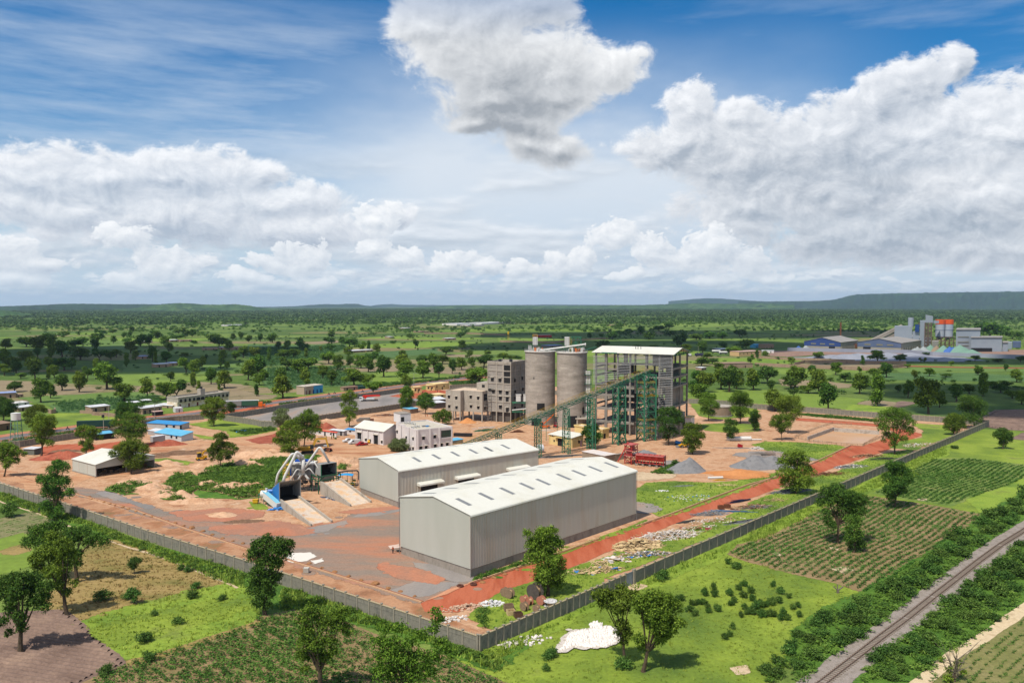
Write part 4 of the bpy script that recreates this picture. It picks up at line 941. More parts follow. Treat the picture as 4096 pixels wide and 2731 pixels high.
cb=[0,bm/2,bm]
for a in ca:
 for b in cb:
  if b==cb[1] and a in(ca[1],ca[3],ca[5]):continue
  m=MB();F.box(m,a-.38,a+.38,b-.38,b+.38,0,zM-.2);m.build('column',conc_d,t)
fl=[HM(y) for y in(395,548,700,830,1005,1110,1290)]
fl=[HM(405),HM(548),HM(700),HM(1010)]
for z in fl:
 m=MB();F.box(m,-.45,.45,.39,bm-.39,z-.8,z);F.box(m,.39,am-.39,bm-.45,bm+.45,z-.8,z);F.box(m,am-.45,am+.45,.39,bm-.39,z-.8,z)
 if z in(fl[1],fl[3]):F.box(m,.39,ca[2],-.45,.45,z-.8,z)
 F.box(m,ca[1],ca[1]+.8,.46,bm-.46,z-.8,z)
 if z!=fl[0]:F.box(m,.46,ca[1] if z!=fl[3] else ca[2],.46,bm-.46,z-.3,z-.05)
 m.build('floor_beam',conc_d,t)
for y0,x1_ in((720,4),(850,4),(1075,4),(1290,4)):
 z=HM(y0)-.3
 m=MB();F.box(m,ca[3]-2,am,-.3,.3,z-.9,z);F.box(m,ca[3],am-.5,.31,bm-.5,z-.35,z-.05);m.build('floor_slab',conc_d,t)
m=MB()
for z in(HM(350),HM(440)):F.box(m,ca[4],am,.3,.8,z-.9,z)
m.build('lintel',conc_d,t)
m=MB();F.box(m,ca[1]+.4,ca[3]+2,4,bm-3,0,HM(1300)+0);F.box(m,1.2,ca[1]-1,5,bm-2,fl[3],fl[3]+8.5);F.box(m,ca[1],ca[3],5.5,bm-4,HM(850),HM(600));m.build('inner_wall',conc_d,t)
m=MB();F.box(m,.6,ca[1]+2.5,.5,bm-.6,0,HM(1180));m.build('ground_room',blockw,t)
m=MB();F.box(m,ca[1]+1,ca[3]-1,5,bm-2,HM(700)+.1,HM(560));F.box(m,ca[3]+1,ca[4]+2,8,bm-3,HM(1000),HM(880));F.box(m,2,ca[1]-1,6,bm-3,fl[1],fl[1]+5);F.box(m,ca[2],ca[3]-1,4,bm-4,6,HM(1110));F.box(m,ca[4],ca[4]+4,9,bm-2,HM(560),HM(420));F.box(m,ca[1]+1,ca[2],9,bm-2,fl[0],fl[0]+5);F.box(m,ca[1]+.5,ca[2]-.2,3,9,fl[3]-6,fl[3]+3);F.box(m,ca[2]-1,ca[3]+1,7,12,HM(1000),HM(880));m.build('dark_mass',mat('dark_mass',A(70,70,70)),t)  # dark boxes added to make the inside of the mill denser and darker
m=MB();p=FM.P(ca[2]+2,8);m.cyl((p.x,p.y),2.4,HM(850)+.2,HM(580),20);p=FM.P(ca[3]+3,9);m.cyl((p.x,p.y),1.8,.5,5,16)
m.build('vessel',gst,t)
m=MB();p0,p1=FM.P(ca[5]-1,6,HM(480)),FM.P(ca[3],6,HM(520));m.tube([p0,p1],.5,8);m.build('duct',mat('navy_duct',A(30,60,90)),t)
m=MB()
for z in(fl[0],fl[1],fl[2],fl[3]):
 for k in range(2):
  zz=z+.55+.5*k;m.beam(FM.P(-.2,.5,zz),FM.P(-.2,bm-.5,zz),.06)
 for i in range(9):b=.5+i*(bm-1)/8;m.beam(FM.P(-.2,b,z),FM.P(-.2,b,z+1.05),.06)
m.build('railing',dgn,t)
segs=[(ca[5],am+1.3,HM(182),HM(705),24),(ca[4]-.1,ca[5]+.6,HM(505),HM(650),5),(ca[2]-.2,ca[4]+.1,HM(195),HM(365),8),(ca[3],ca[4],HM(380),HM(560),7),(0,ca[2],HM(200),HM(365),8),(-.5,ca[1]+.3,HM(380),HM(1280),33)]
for a0,a1,zt_,zb_,n in segs:
 m=MB()
 for i in range(n+1):
  z=zb_+(zt_-zb_)*i/n;F.box(m,a0,a1,-.62,-.46,z-.06,z+.09)
 m.build('sheeting_rail',railm,t)
m=MB()
for a in ca:
 F.box(m,a-.12,a+.12,-.45,-.39,HM(1280) if a in(0,ca[1]) else HM(705),HM(190))
m.build('rail_post',gst,t)
rz0=HM(185);ov=1.3
la=FM.ext('a','S2',275,140)
m=MB()
ridge_z=rz0+2.4
bmid=bm/2
zs0=rz0;
F.top(m,-1.2,la,-ov,bmid,(zs0,zs0,ridge_z,ridge_z),.1)
F.top(m,-1.2,la,bmid,bm+ov,(ridge_z,ridge_z,zs0,zs0),.18)
rf=m.build('roof',roofw,t)
m=MB()
for i in range(8):
 b=-ov+(bm+2*ov)*i/7;z=zs0+(ridge_z-zs0)*(1-abs(b-bmid)/(bmid+ov));F.box(m,-1.25,-1.05,b-.06,b+.06,rz0-.7,z-.2)
m.beam(FM.P(-1.1,-ov,rz0-.25),FM.P(-1.1,bmid,ridge_z-.3),.2);m.beam(FM.P(-1.1,bm+ov,rz0-.25),FM.P(-1.1,bmid,ridge_z-.3),.2);m.beam(FM.P(-1.1,-ov,rz0-.7),FM.P(-1.1,bm+ov,rz0-.7),.15)
for i in range(12):F.box(m,i*am/11-.1,i*am/11+.1,-.3,bm+.3,rz0-.75,rz0-.3)
m.build('roof_truss',dgn,rf)
for x in(868,905,950):
 m=MB();p=FM.P(FM.ext('a','S2',x,140),bmid*.6);m.tube([(p.x,p.y,rz0+1),(p.x,p.y,rz0+2.6)],.18,8);m.build('vent',gst,rf)
m=MB();F.box(m,ca[4],ca[5]+2,-1.6,.2,HM(196),HM(182));m.build('hoist_beam',grn,t)
t2=thing('annex_room','low pale concrete room at the right foot of the mill frame','building',FM.P(-3,bm-3))
m=MB();F.box(m,-3.5,-.6,bm-5,bm+1,0,7.2);m.build('wall',white,t2);m=MB();F.box(m,-3.8,-.5,bm-5.3,bm+1.3,7.2,7.5);m.build('roof',yellow,t2)
def truss_tower(nm,label,base,w,d,h,rz,npan,group,m1=grn,taper=0.0,leg=.42,stairs=False,rails=False):
 o=thing(nm,label,'steel tower',base,group);C_=Vc(base);c,s=cos(rz),sin(rz)
 def L(x,y,z):
  f=1-taper*z/h;return C_+Vc((x*f*c-y*f*s,x*f*s+y*f*c,z))
 cs=[(-w/2,-d/2),(w/2,-d/2),(w/2,d/2),(-w/2,d/2)]
 for x,y in cs:
  m=MB().beam(L(x,y,0),L(x,y,h),leg);m.build('leg',m1,o)
 m=MB()
 for k in range(npan):
  z0,z1=h*k/npan,h*(k+1)/npan
  for i in range(4):
   a,b=cs[i],cs[(i+1)%4];mx=((a[0]+b[0])/2,(a[1]+b[1])/2)
   m.beam(L(a[0],a[1],z1-.1),L(b[0],b[1],z1-.1),leg*.55)
   if abs(a[0]-b[0])+abs(a[1]-b[1])>2.4:
    m.beam(L(a[0],a[1],z0),L(mx[0],mx[1],z1-.1),leg*.42);m.beam(L(b[0],b[1],z0),L(mx[0],mx[1],z1-.1),leg*.42)
   else:m.beam(L(a[0],a[1],z0),L(b[0],b[1],z1),leg*.42)
 m.build('bracing',m1,o)
 if stairs:
  m=MB();mr=MB()
  for k in range(npan):
   z0,z1=h*k/npan,h*(k+1)/npan;e=.36
   a,b=(L(-w*e,0,z0+.2),L(w*e,0,z1)) if k%2 else(L(w*e,0,z0+.2),L(-w*e,0,z1))
   m.beam(a,b,.9,.15)
   u_=Vc((0,0,1.0));mr.beam(a+u_,b+u_,.09)
   m.box(L((w*e if k%2 else-w*e)*1.05,0,z1),(1.2,1.5,.1),rz)
  m.build('stair',dgn,o);mr.build('handrail',yst,o)
 if rails:
  m=MB()
  for k in rails:
   z=h*k
   for i in range(4):
    a,b=cs[i],cs[(i+1)%4]
    for dz in(.5,1.0):m.beam(L(a[0]*1.05,a[1]*1.05,z+dz),L(b[0]*1.05,b[1]*1.05,z+dz),.1)
  m.build('railing',yst,o)
 return o
cdir=Vc((.776,.63,0));rzc=atan2(cdir.y,cdir.x)
P2,P3,PT1,PT2=G('S3',985,895),G('S3',1430,838),G('R3',1092,1440),G('R3',1342,1402)
z_at=lambda p:15.3+.216*((Vc((p.x,p.y,0))-Vc((P2.x,P2.y,0))).dot(cdir))
grp='green trestles carrying the conveyor'
truss_tower('trestle','narrow green trestle rising just beyond the second warehouse end',P2,1.3,3.0,z_at(P2),rzc,7,grp,taper=.12,leg=.27)
truss_tower('trestle','slim green trestle standing in front of the small yellow building',P3,1.3,3.6,z_at(P3),rzc,9,grp,taper=.25,leg=.28)
pm=P2-cdir*19.5;truss_tower('trestle','short green trestle at the low end of the conveyor',pm,1.0,2.6,z_at(pm),rzc,4,grp,leg=.24)
P4=P3+cdir*14;truss_tower('trestle','green trestle between right silo and mill frame, behind the yellow building',P4,1.6,3.4,z_at(P4),rzc,10,grp,taper=.1,leg=.40)
truss_tower('stair_tower','green stair tower at the left front of the mill frame',PT1,4.4,3.2,z_at(PT1),rzc,9,grp,leg=.5,stairs=True)
truss_tower('stair_tower','large green double tower under the conveyor head at the mill',PT2,6.2,5.2,HT(PT2,'S2',500),radians(28),9,grp,leg=.6,stairs=False,rails=(.09,.18,.3,.66,.75,.86))
t=thing('conveyor','long inclined green truss conveyor climbing from the warehouses to the mill','conveyor',P2)
s0=P2-cdir*62;s1=P2+cdir*64.5
def CP(p,side,dz):
 n=Vc((-cdir.y,cdir.x,0));q=Vc((p.x,p.y,0))+n*side;return Vc((q.x,q.y,z_at(p)+dz))
m=MB();mb_=MB();my=MB();mbelt=MB();mr=MB()
npn=62;L_=(s1-s0).length
for side in(-1.15,1.15):
 for dz in(.1,1.5):m.beam(CP(s0,side,dz),CP(s1,side,dz),.2)
 my.beam(CP(s0,side*1.25,2.6),CP(s1,side*1.25,2.6),.07);my.beam(CP(s0,side*1.25,2.1),CP(s1,side*1.25,2.1),.05)
for i in range(npn+1):
 p=s0+(s1-s0)*(i/npn);q=s0+(s1-s0)*(min(i+1,npn)/npn)
 for side in(-1.15,1.15):
  mb_.beam(CP(p,side,.1),CP(p,side,1.5),.12)
  if i<npn:mb_.beam(CP(p,side,.1 if i%2 else 1.5),CP(q,side,1.5 if i%2 else .1),.12)
  my.beam(CP(p,side*1.25,1.5),CP(p,side*1.25,2.6),.05)
 mb_.beam(CP(p,-1.15,.1),CP(p,1.15,.1),.12)
 mr.beam(CP(p,-.75,2.0),CP(p,-.3,1.72),.16);mr.beam(CP(p,.75,2.0),CP(p,.3,1.72),.16);mr.beam(CP(p,-.3,1.72),CP(p,.3,1.72),.16)
 mr.beam(CP(p,-.8,1.55),CP(p,-.8,2.05),.1);mr.beam(CP(p,.8,1.55),CP(p,.8,2.05),.1)
mbelt.beam(CP(s0,0,1.6),CP(s1,0,1.6),.9,.08)
m.build('chord',grn,t);mb_.build('bracing',grn,t);my.build('handrail',yst,t);mr.build('idler',gst,t);mbelt.build('walkway',mat('walkway_grey',A(120,124,110)),t)
t=thing('pipe_gantry','short green gantry between the conveyor and the silo feet','gantry',(20,340,0))
a,b=AT('S1',1640,1300,345),AT('S1',1855,1325,352)
m=MB().beam(a,b,.25);m.beam(a+Vc((0,0,1)),b+Vc((0,0,1)),.2)
for i in range(7):q=a.lerp(b,i/6);m.beam(q,q+Vc((0,0,1)),.12)
for q in(a.lerp(b,.12),a.lerp(b,.92)):m.beam((q.x,q.y,0),q,.22)
m.build('frame',grn,t)
def ramp_obj(label,bl,br,tl,tr,h):
 a,b=G(*bl),G(*br);d,c=G(tl[0],tl[1],tl[2],h),G(tr[0],tr[1],tr[2],h)
 t=thing('tipping_ramp',label,'ramp',(d+c)/2-Vc((0,0,h)),'concrete tipping ramps')
 e1=(d-a);e1.z=0;e1.normalize();w=(b-a).normalized()
 m=MB();o=e1*2.0
 d2,c2=d+o,c+o;d2.z=c2.z=h
 m.add([a,b,c,d,Vc((a.x,a.y,-.2)),Vc((b.x,b.y,-.2)),Vc((c.x,c.y,-.2)),Vc((d.x,d.y,-.2)),c2,d2,Vc((c2.x,c2.y,-.2)),Vc((d2.x,d2.y,-.2))],[(0,1,2,3),(3,2,8,9),(0,3,7,4),(3,9,11,7),(1,5,6,2),(2,6,10,8),(9,8,10,11)])
 m.build('deck',nmat('ramp_deck',[A(212,170,130),A(226,190,152),A(216,204,190),A(204,156,116)],scale=.25,aniso=(1,1,1),fscale=1.5,fine=.12),t)
 for s,(p,q,r_) in((-1,(a,d,d2)),(1,(b,c,c2))):
  m=MB();n=w*(.0 if s<0 else 0)+w*s*.2
  for u0,u1 in((p,q),(q,r_)):
   lo0,lo1=Vc((u0.x,u0.y,-.2)),Vc((u1.x,u1.y,-.2))
   V=[]
   for z_,P_ in((0,u0),(0,u1)):
    V+=[P_+n-w*.2,P_+n+w*.2]
   top=[v+Vc((0,0,.75)) for v in V];bot=[Vc((v.x,v.y,-.2)) for v in V]
   m.add(bot+top,[(0,1,5,4),(2,6,7,3),(0,4,6,2),(1,3,7,5),(4,5,7,6),(0,2,3,1)])
  m.build('side_wall',concrete,t)
 return a,b,c,d,e1,w
r1=ramp_obj('concrete truck ramp leading up to the blue-sided hood',('R6',420,515),('R6',548,490),('R6',222,352),('R6',335,328),1.9)
r2=ramp_obj('concrete truck ramp leading up to the black-fronted hopper',('R6',683,380),('R6',812,356),('R6',500,232),('R6',612,205),3.5)
sheet=nmat('corrugated_sheet',[A(150,152,150),A(176,176,172)],scale=1,aniso=(3,3,.2),fine=.1)
def hood(nm,label,r,h,wd,dep,ht,back,off,leftm,rightm,z0=None,frame=None):
 a,b,c,d,e1,w=r
 O=(d+c)/2+e1*off;O=Vc((O.x,O.y,0));z0=h if z0 is None else z0
 P=lambda x,y,z:Vc((O.x,O.y,0))+w*x+e1*y+Vc((0,0,z))
 t=thing(nm,label,'hopper',O)
 m=MB();m.add([P(-wd/2,0,z0),P(-wd/2,dep,z0),P(-wd/2,dep,z0+back),P(-wd/2,0,z0+ht)]+[v-w*.12 for v in(P(-wd/2,0,z0),P(-wd/2,dep,z0),P(-wd/2,dep,z0+back),P(-wd/2,0,z0+ht))],[(0,1,2,3),(7,6,5,4),(0,3,7,4),(3,2,6,7),(1,5,6,2)]);m.build('left_panel',leftm,t)
 m=MB();m.add([P(wd/2,0,z0),P(wd/2,dep,z0),P(wd/2,dep,z0+back),P(wd/2,0,z0+ht)]+[v+w*.12 for v in(P(wd/2,0,z0),P(wd/2,dep,z0),P(wd/2,dep,z0+back),P(wd/2,0,z0+ht))],[(3,2,1,0),(4,5,6,7),(4,7,3,0),(7,6,2,3),(2,6,5,1)]);m.build('right_panel',rightm,t)
 m=MB();V=[P(-wd/2-.12,-.2,z0+ht),P(wd/2+.12,-.2,z0+ht),P(wd/2+.12,dep+.1,z0+back),P(-wd/2-.12,dep+.1,z0+back)];m.add(V+[v+Vc((0,0,.12)) for v in V],[(0,3,2,1),(4,5,6,7),(0,1,5,4),(1,2,6,5),(2,3,7,6),(3,0,4,7)]);m.build('roof_sheet',sheet,t)
 m=MB();V=[P(-wd/2,dep,z0),P(wd/2,dep,z0),P(wd/2,dep,z0+back),P(-wd/2,dep,z0+back)];m.add(V+[v+e1*.1 for v in V],[(0,3,2,1),(4,5,6,7)]);m.build('back_panel',dark,t)
 m=MB();m.add([P(-wd/2,.1,z0+.02),P(wd/2,.1,z0+.02),P(wd/2,dep,z0+.02),P(-wd/2,dep,z0+.02)],[(0,1,2,3)]);m.build('grate',dark,t)
 m=MB()
 for i in range(5):
  x=-wd/2+wd*i/4;m.beam(P(x,0,z0+ht-.05),P(x,dep,z0+back-.05),.12)
 for x in(-wd/2,wd/2):m.beam(P(x,0,z0-(z0-.1)*1.0),P(x,0,z0+ht),.2);m.beam(P(x,dep,.0),P(x,dep,z0+back),.2)
 m.build('frame',gst if frame is None else frame,t)
 return P,t
P1_,t1_=hood('tipping_hood','tall grey hood with a blue left side at the head of the left ramp',r1,1.9,6.6,6.0,5.8,2.8,1.0,blue,sheet)
P2_,t2_=hood('tipping_hopper','boxy grey hopper with a black open front on a green frame',r2,3.5,5.4,4.2,3.6,3.2,2.5,sheet,sheet,z0=5.6,frame=grn)
m=MB();hp=[P2_(-2.6,.1,5.6),P2_(2.6,.1,5.6),P2_(2.6,4.1,5.6),P2_(-2.6,4.1,5.6),P2_(-1.4,1.2,3.3),P2_(1.4,1.2,3.3),P2_(1.4,3,3.3),P2_(-1.4,3,3.3)]
m.add(hp,[(0,1,5,4),(1,2,6,5),(2,3,7,6),(3,0,4,7),(4,5,6,7)]);m.build('hopper_cone',sheet,t2_)
m=MB()
for z in(4.2,5.5):m.beam(P2_(-3.9,-.5,z),P2_(3.9,-.5,z),.3);m.beam(P2_(-3.9,-.5,z),P2_(-3.9,4.4,z),.25);m.beam(P2_(3.9,-.5,z),P2_(3.9,4.4,z),.25)
for x in(-3.9,3.9):m.beam(P2_(x,-.5,0),P2_(x,-.5,5.6),.28);m.beam(P2_(x,4.4,0),P2_(x,4.4,5.6),.28);m.beam(P2_(x,-.5,4.2),P2_(x*.4,-.5,5.5),.18)
m.build('green_deck',dgn,t2_)
YF=252.0
E=lambda x,y,Y=YF:AT('S5',x,y,Y)
t=thing('dust_filter','grey bag filter house with hanging hoppers and many white ducts beside the ramps','dust filter',(E(970,1040).x,YF,0))
pa,pb=E(780,480),E(1190,480);zt_=E(0,455).z;zb_=E(0,660).z
m=MB().box(((pa.x+pb.x)/2,YF+1.8,(zt_+zb_)/2),(pb.x-pa.x,3.4,zt_-zb_));body=m.build('casing',sheet,t)
m=MB()
for i in range(9):x=pa.x+(pb.x-pa.x)*i/8;m.box((x,YF+.04,(zt_+zb_)/2),(.14,.12,zt_-zb_))
m.box(((pa.x+pb.x)/2,YF+.03,(zt_*.4+zb_*.6)),(pb.x-pa.x,.14,.14))
m.build('stiffener',gst,body)
m=MB().box(((pa.x+pb.x)/2+.1,YF+1.8,zt_+.22),(pb.x-pa.x+.9,4.2,.5));m.build('roof_rim',wst,body)
m=MB().box((pa.x-.35,YF+1.5,zb_+(zt_-zb_)*.55),(.5,2.4,(zt_-zb_)*1.2));m.box(((pa.x*.55+pb.x*.45),YF+2.6,zt_+.75),(5,2.0,.5));m.build('blue_panel',mat('deep_blue',A(30,84,180)),t)
n=3
for i in range(n):
 x0=pa.x+(pb.x-pa.x)*i/n+.1;x1=pa.x+(pb.x-pa.x)*(i+1)/n-.1;xm=(x0+x1)/2;zl=zb_-3.0
 m=MB();m.add([(x0,YF+.1,zb_),(x1,YF+.1,zb_),(x1,YF+3.4,zb_),(x0,YF+3.4,zb_),(xm-.3,YF+1.4,zl),(xm+.3,YF+1.4,zl),(xm+.3,YF+2,zl),(xm-.3,YF+2,zl)],[(0,1,5,4),(1,2,6,5),(2,3,7,6),(3,0,4,7),(4,5,6,7)]);m.build('hopper',gst,t)
for x in(pa.x+.2,pa.x*.6+pb.x*.4,pb.x-.3,pb.x+2.6):
 for dy in(.2,3.2):
  m=MB().beam((x,YF+dy,0),(x,YF+dy,zb_ if x<pb.x else 4.6),.2);m.build('leg',gst,t)
m=MB()
for z in(1.0,2.2,3.4):m.beam((pa.x-.5,YF-.2,z),(pb.x+5,YF-.2,z),.14);m.beam((pa.x-.5,YF+3,z),(pb.x+5,YF+3,z),.14)
for i in range(7):
 x=pa.x+(pb.x+5-pa.x)*i/7;m.beam((x,YF-.2,1),(x+1.6,YF-.2,3.4),.09);m.box((x+.8,YF+1.4,1.6+.6*(i%3)),(1.0,1.2,.8))
m.build('screw_deck',mat('dark_steel',A(74,76,74)),t)
m=MB()
for z in(.5,1.05):
 for(q0,q1) in(((pa.x-2.6,YF-.3),(pa.x-2.6,YF+3.6)),((pa.x-2.6,YF-.3),(pa.x-.6,YF-.3)),((pa.x-.4,YF+4.0),(pb.x+.6,YF+4.0)),((pb.x+.6,YF),(pb.x+.6,YF+4.0))):
  zz=zt_-.2 if q0[0]>pa.x-1 or q1[0]>pa.x else zt_-.2
  m.beam((q0[0],q0[1],zt_+z-.4),(q1[0],q1[1],zt_+z-.4),.08)
for k in range(5):m.box((pa.x-1.6,YF+1.2,zb_+(zt_-zb_)*k/4-.3),(2.0,2.4,.08));m.beam((pa.x-2.6,YF-.2,zb_+(zt_-zb_)*k/4+.6),(pa.x-.6,YF-.2,zb_+(zt_-zb_)*k/4+.6),.08)
for x in(pa.x-2.6,pa.x-.7):m.beam((x,YF-.3,0),(x,YF-.3,zt_+.6),.12)
m.build('yellow_stair',yst,t)
def duct(pts,r,nm='duct',parent=None,mm=None):
 pts=[E(p[0],p[1],p[2] if len(p)>2 else YF-1.0) for p in pts]
 out=[pts[0]]
 for i in range(1,len(pts)-1):
  a,b,c=pts[i-1],pts[i],pts[i+1];k=min(1.2,(a-b).length*.4,(c-b).length*.4)
  p0=b+(a-b).normalized()*k;p1=b+(c-b).normalized()*k
  for j in range(5):
   s=j/4;out.append(p0*(1-s)**2+b*2*s*(1-s)+p1*s*s)
 out.append(pts[-1]);m=MB().tube(out,r*.76,12);o=m.build(nm,mm or wst,parent or t,smooth=True)
 m=MB()
 for i in(0,len(out)-1):
  q=out[i];q2=out[1 if i==0 else-2];dd=(q2-q).normalized();m.tube([q,q+dd*.25],r*.76+.1,12)
 m.build('flange',gst,o)
duct([(487,830,250),(520,640,250),(790,255,250),(860,265,251),(980,400,251.5)],.5)
duct([(628,775,248.5),(650,690,248.5),(880,220,249.5),(940,260,250),(1000,355,251)],.62)
duct([(1000,335),(1004,640)],.78)
duct([(1035,520),(1160,330),(1310,118),(1385,230),(1500,440,254)],.5)
duct([(750,770,248.5),(885,535,249.5),(975,580)],.26)
duct([(1030,580),(1115,522),(1265,712)],.26)
duct([(1185,372),(1310,570),(1325,745)],.24)
duct([(995,625),(950,670),(885,765)],.5)
duct([(1025,635),(1065,690),(1110,740)],.5)
m=MB();p=E(960,300,253);m.cyl((p.x,p.y),.32,zt_,p.z,12);m.cyl((p.x,p.y),.95,p.z,p.z+.25,16,.95);m.build('chimney',wst,t)
m=MB();p=E(1500,445,254);m.tube([p,Vc((p.x,p.y,p.z-1.0))],.62,12);m.build('damper',mat('dark_damper',A(60,64,70)),t)
t=thing('apron_feeder','sloping white and pale blue feeder housing left of the blue-sided hood','feeder',P1_(-6.5,2,0))
p0,p1=P1_(-3.8,-.5,.8),P1_(-5.6,7.0,3.2)
m=MB().beam(p0,p1,1.5,1.9);m.build('housing',wst,t)
m=MB().beam(p0+Vc((0,0,1.0)),p1+Vc((0,0,1.0)),1.5,.08);m.build('cover',mat('pale_blue',A(130,200,226)),t)
m=MB().tube([p1+Vc((-.9,0,0)),p1+Vc((.9,0,0))],1.1,16);m.build('drum',wst,t)
m=MB()
for s_ in(.15,.5,.9):
 q=p0.lerp(p1,s_)
 for dx in(-.7,.7):m.beam((q.x+dx,q.y,0),(q.x+dx,q.y,q.z),.14)
m.build('support',gst,t)
m=MB();p=E(490,850,250);m.cyl((p.x,250),.55,p.z-.9,p.z+.2,14,.35);m.build('inlet',wst,t)
t=thing('drive_platform','green platform with a blue motor and yellow-railed stair left of the feeder','platform',(E(230,1150,240).x,240,0))
Yp=238.0;q=lambda x,y:AT('S5',x,y,Yp)
x0,x1=q(155,1000).x,q(400,1000).x;zp=q(0,1020).z
m=MB().box(((x0+x1)/2,Yp+1.2,zp),(x1-x0,2.6,.16));m.build('deck',grn,t)
for x in(x0+.1,(x0+x1)/2,x1-.1):
 for dy in(0,2.4):
  m=MB().beam((x,Yp+dy,0),(x,Yp+dy,zp),.18);m.build('leg',grn,t)
m=MB()
for z in(.55,1.1):
 m.beam((x0,Yp,zp+z),(x1-1.6,Yp,zp+z),.07);m.beam((x0,Yp+2.5,zp+z),(x1,Yp+2.5,zp+z),.07);m.beam((x0,Yp,zp+z),(x0,Yp+2.5,zp+z),.07)
for i in range(6):m.beam((x0+(x1-x0)*i/5,Yp+2.5,zp),(x0+(x1-x0)*i/5,Yp+2.5,zp+1.1),.07)
sa,sb=q(290,1035),AT('S5',370,1240,233.5)
for dx in(-.45,.45):m.beam(Vc((sa.x+dx,Yp,zp+1)),Vc((sb.x+dx,sb.y,1.0)),.08)
m.build('railing',yst,t)
m=MB()
for dx in(-.45,.45):m.beam(Vc((sa.x+dx,Yp,zp)),Vc((sb.x+dx,sb.y,.05)),.1,.2)
for i in range(12):
 k=(i+.5)/12;m.box(Vc((sa.x,Yp,zp)).lerp(Vc((sb.x,sb.y,.05)),k),(.9,.28,.06))
m.build('stair',grn,t)
m=MB();p=q(350,985);m.tube([(p.x-.9,Yp+1.2,zp+.75),(p.x+1.3,Yp+1.2,zp+.75)],.55,14);m.box((p.x,Yp+1.2,zp+.25),(1.8,1.2,.3));m.build('motor',mat('motor_blue',A(40,120,210),.4),t,smooth=False)
m=MB().cyl((q(278,0).x,Yp+1.0),.35,zp,zp+1.7,12);m.build('cylinder',wst,t)
g=G('S5',105,1200);m=MB().box((0,0,.95),(1.5,1.1,.9));m.box((0,0,.3),(1.2,.8,.4));m.box((0,0,1.45),(1.6,1.2,.1))
o=m.build('power_unit',yst,origin=(0,0,0));o.location=g;tag(o,'small yellow machine box on the ground left of the stair platform','generator')
t=thing('pump_shelter','bright blue curved shelter roof over machines right of the hopper','shelter',(E(1800,760,259).x,259,0))
c0=AT('S5',1800,655,259);m=MB();n=8
V=[]
for i in range(n+1):
 a=-.9+1.8*i/n;V+=[(c0.x-2.4+4.8*i/n,257.6,c0.z-.2+.45*cos(a*1.4)),(c0.x-2.4+4.8*i/n,260.6,c0.z-.2+.45*cos(a*1.4))]
V2=[(x,y,z+.05) for x,y,z in V];k=len(V)
Fs=[]
for i in range(n):Fs+=[(2*i,2*i+1,2*i+3,2*i+2),(k+2*i,k+2*i+2,k+2*i+3,k+2*i+1)]
Fs+=[tuple([2*i for i in range(n+1)]+[k+2*i for i in range(n,-1,-1)])]
m.add(V+V2,Fs);m.build('roof',mat('bright_blue',A(40,170,240),.5),t)
for dx in(-2,2):
 for dy in(257.9,260.3):
  m=MB().beam((c0.x+dx,dy,0),(c0.x+dx,dy,c0.z-.1),.12);m.build('post',dgn,t)
m=MB();rg=random.Random(4)
for i in range(16):m.box((c0.x+rg.uniform(-2.6,3.2),rg.uniform(257,261),rg.uniform(.4,2.2)),(rg.uniform(.3,1.2),rg.uniform(.3,1.2),rg.uniform(.3,1.0)))
m.build('machines',dgn,t)
m=MB()
for z in(1.4,2.4):m.beam((c0.x-3,256.8,z),(c0.x+3.4,256.8,z),.08)
for i in range(6):m.beam((c0.x-3+i*1.28,256.8,0),(c0.x-3+i*1.28,256.8,2.4),.08)
m.build('railing',yst,t)
t=thing('black_pipe','black steel pipe carried over posts to the corner of the second warehouse','pipe',(E(1950,760,262).x,262,0))
pp=[AT('S5',x,y,262) for x,y in((1655,605),(1830,578),(2015,568),(2045,600),(2045,745))]
m=MB().tube(pp,.24,8);m.build('pipe',mat('black_steel',A(52,52,56),.5),t)
m=MB()
for p in pp[:3]+[pp[0].lerp(pp[1],.5),pp[1].lerp(pp[2],.5)]:m.beam((p.x,262,0),(p.x,262,p.z),.12)
for z in(2,3.6):m.beam((pp[0].x,262,z),(pp[3].x,262,z),.08)
m.build('trestle',rust,t)
FO=Fr(G('S4',1135,985),56.0);F=FO;zO=HT(FO.O,'S4',620)
t=thing('office_building','white two storey office with pilasters and flat roof behind the second warehouse','building',F.P(6,8))
ao,a2,bo=F.ext('a','S4',885,700),F.ext('a','S4',750,700),F.ext('b','S4',1680,700)
b_pr=F.ext('b','S4',1480,700);dp=11.0
wh=white
m=MB();F.box(m,0,ao,0,bo-.01,0,zO-.7);F.box(m,ao+.01,a2,1.5,bo,0,zO-.71);m.build('wall',wh,t)
m=MB();F.box(m,.3,a2-.3,1.8,bo-.3,zO-.69,zO-.5);F.box(m,.3,ao-.3,.3,1.79,zO-.69,zO-.5);m.build('roof',nmat('office_roof',[A(196,190,176),A(214,206,190)],scale=.4),t)
m=MB()
for(x0,x1,y0,y1) in((-.03,ao,-.03,.24),(-.03,.22,.25,bo),(ao-.25,ao+.02,.25,1.47),(ao+.03,a2,1.47,1.72),(a2-.25,a2+.03,1.73,bo),(.23,a2-.26,bo-.25,bo+.03)):F.box(m,x0,x1,y0,y1,zO-.71,zO)
m.build('parapet',wh,t)
m=MB()
for b in(.25,F.ext('b','S4',1335,700),b_pr,bo-.3):F.box(m,-.45,-.035,b-.28,b+.28,0,zO+.02)
for a in(.25,F.ext('a','S4',1010,700),ao-.2):F.box(m,a-.28,a+.28,-.45,-.035,0,zO+.02)
F.box(m,-.25,-.035,b_pr,bo,zO-3.9-.9,zO-3.9-.5);F.box(m,-.25,-.035,b_pr,bo,zO-1.2,zO-.2)
m.build('pilaster',wh,t)
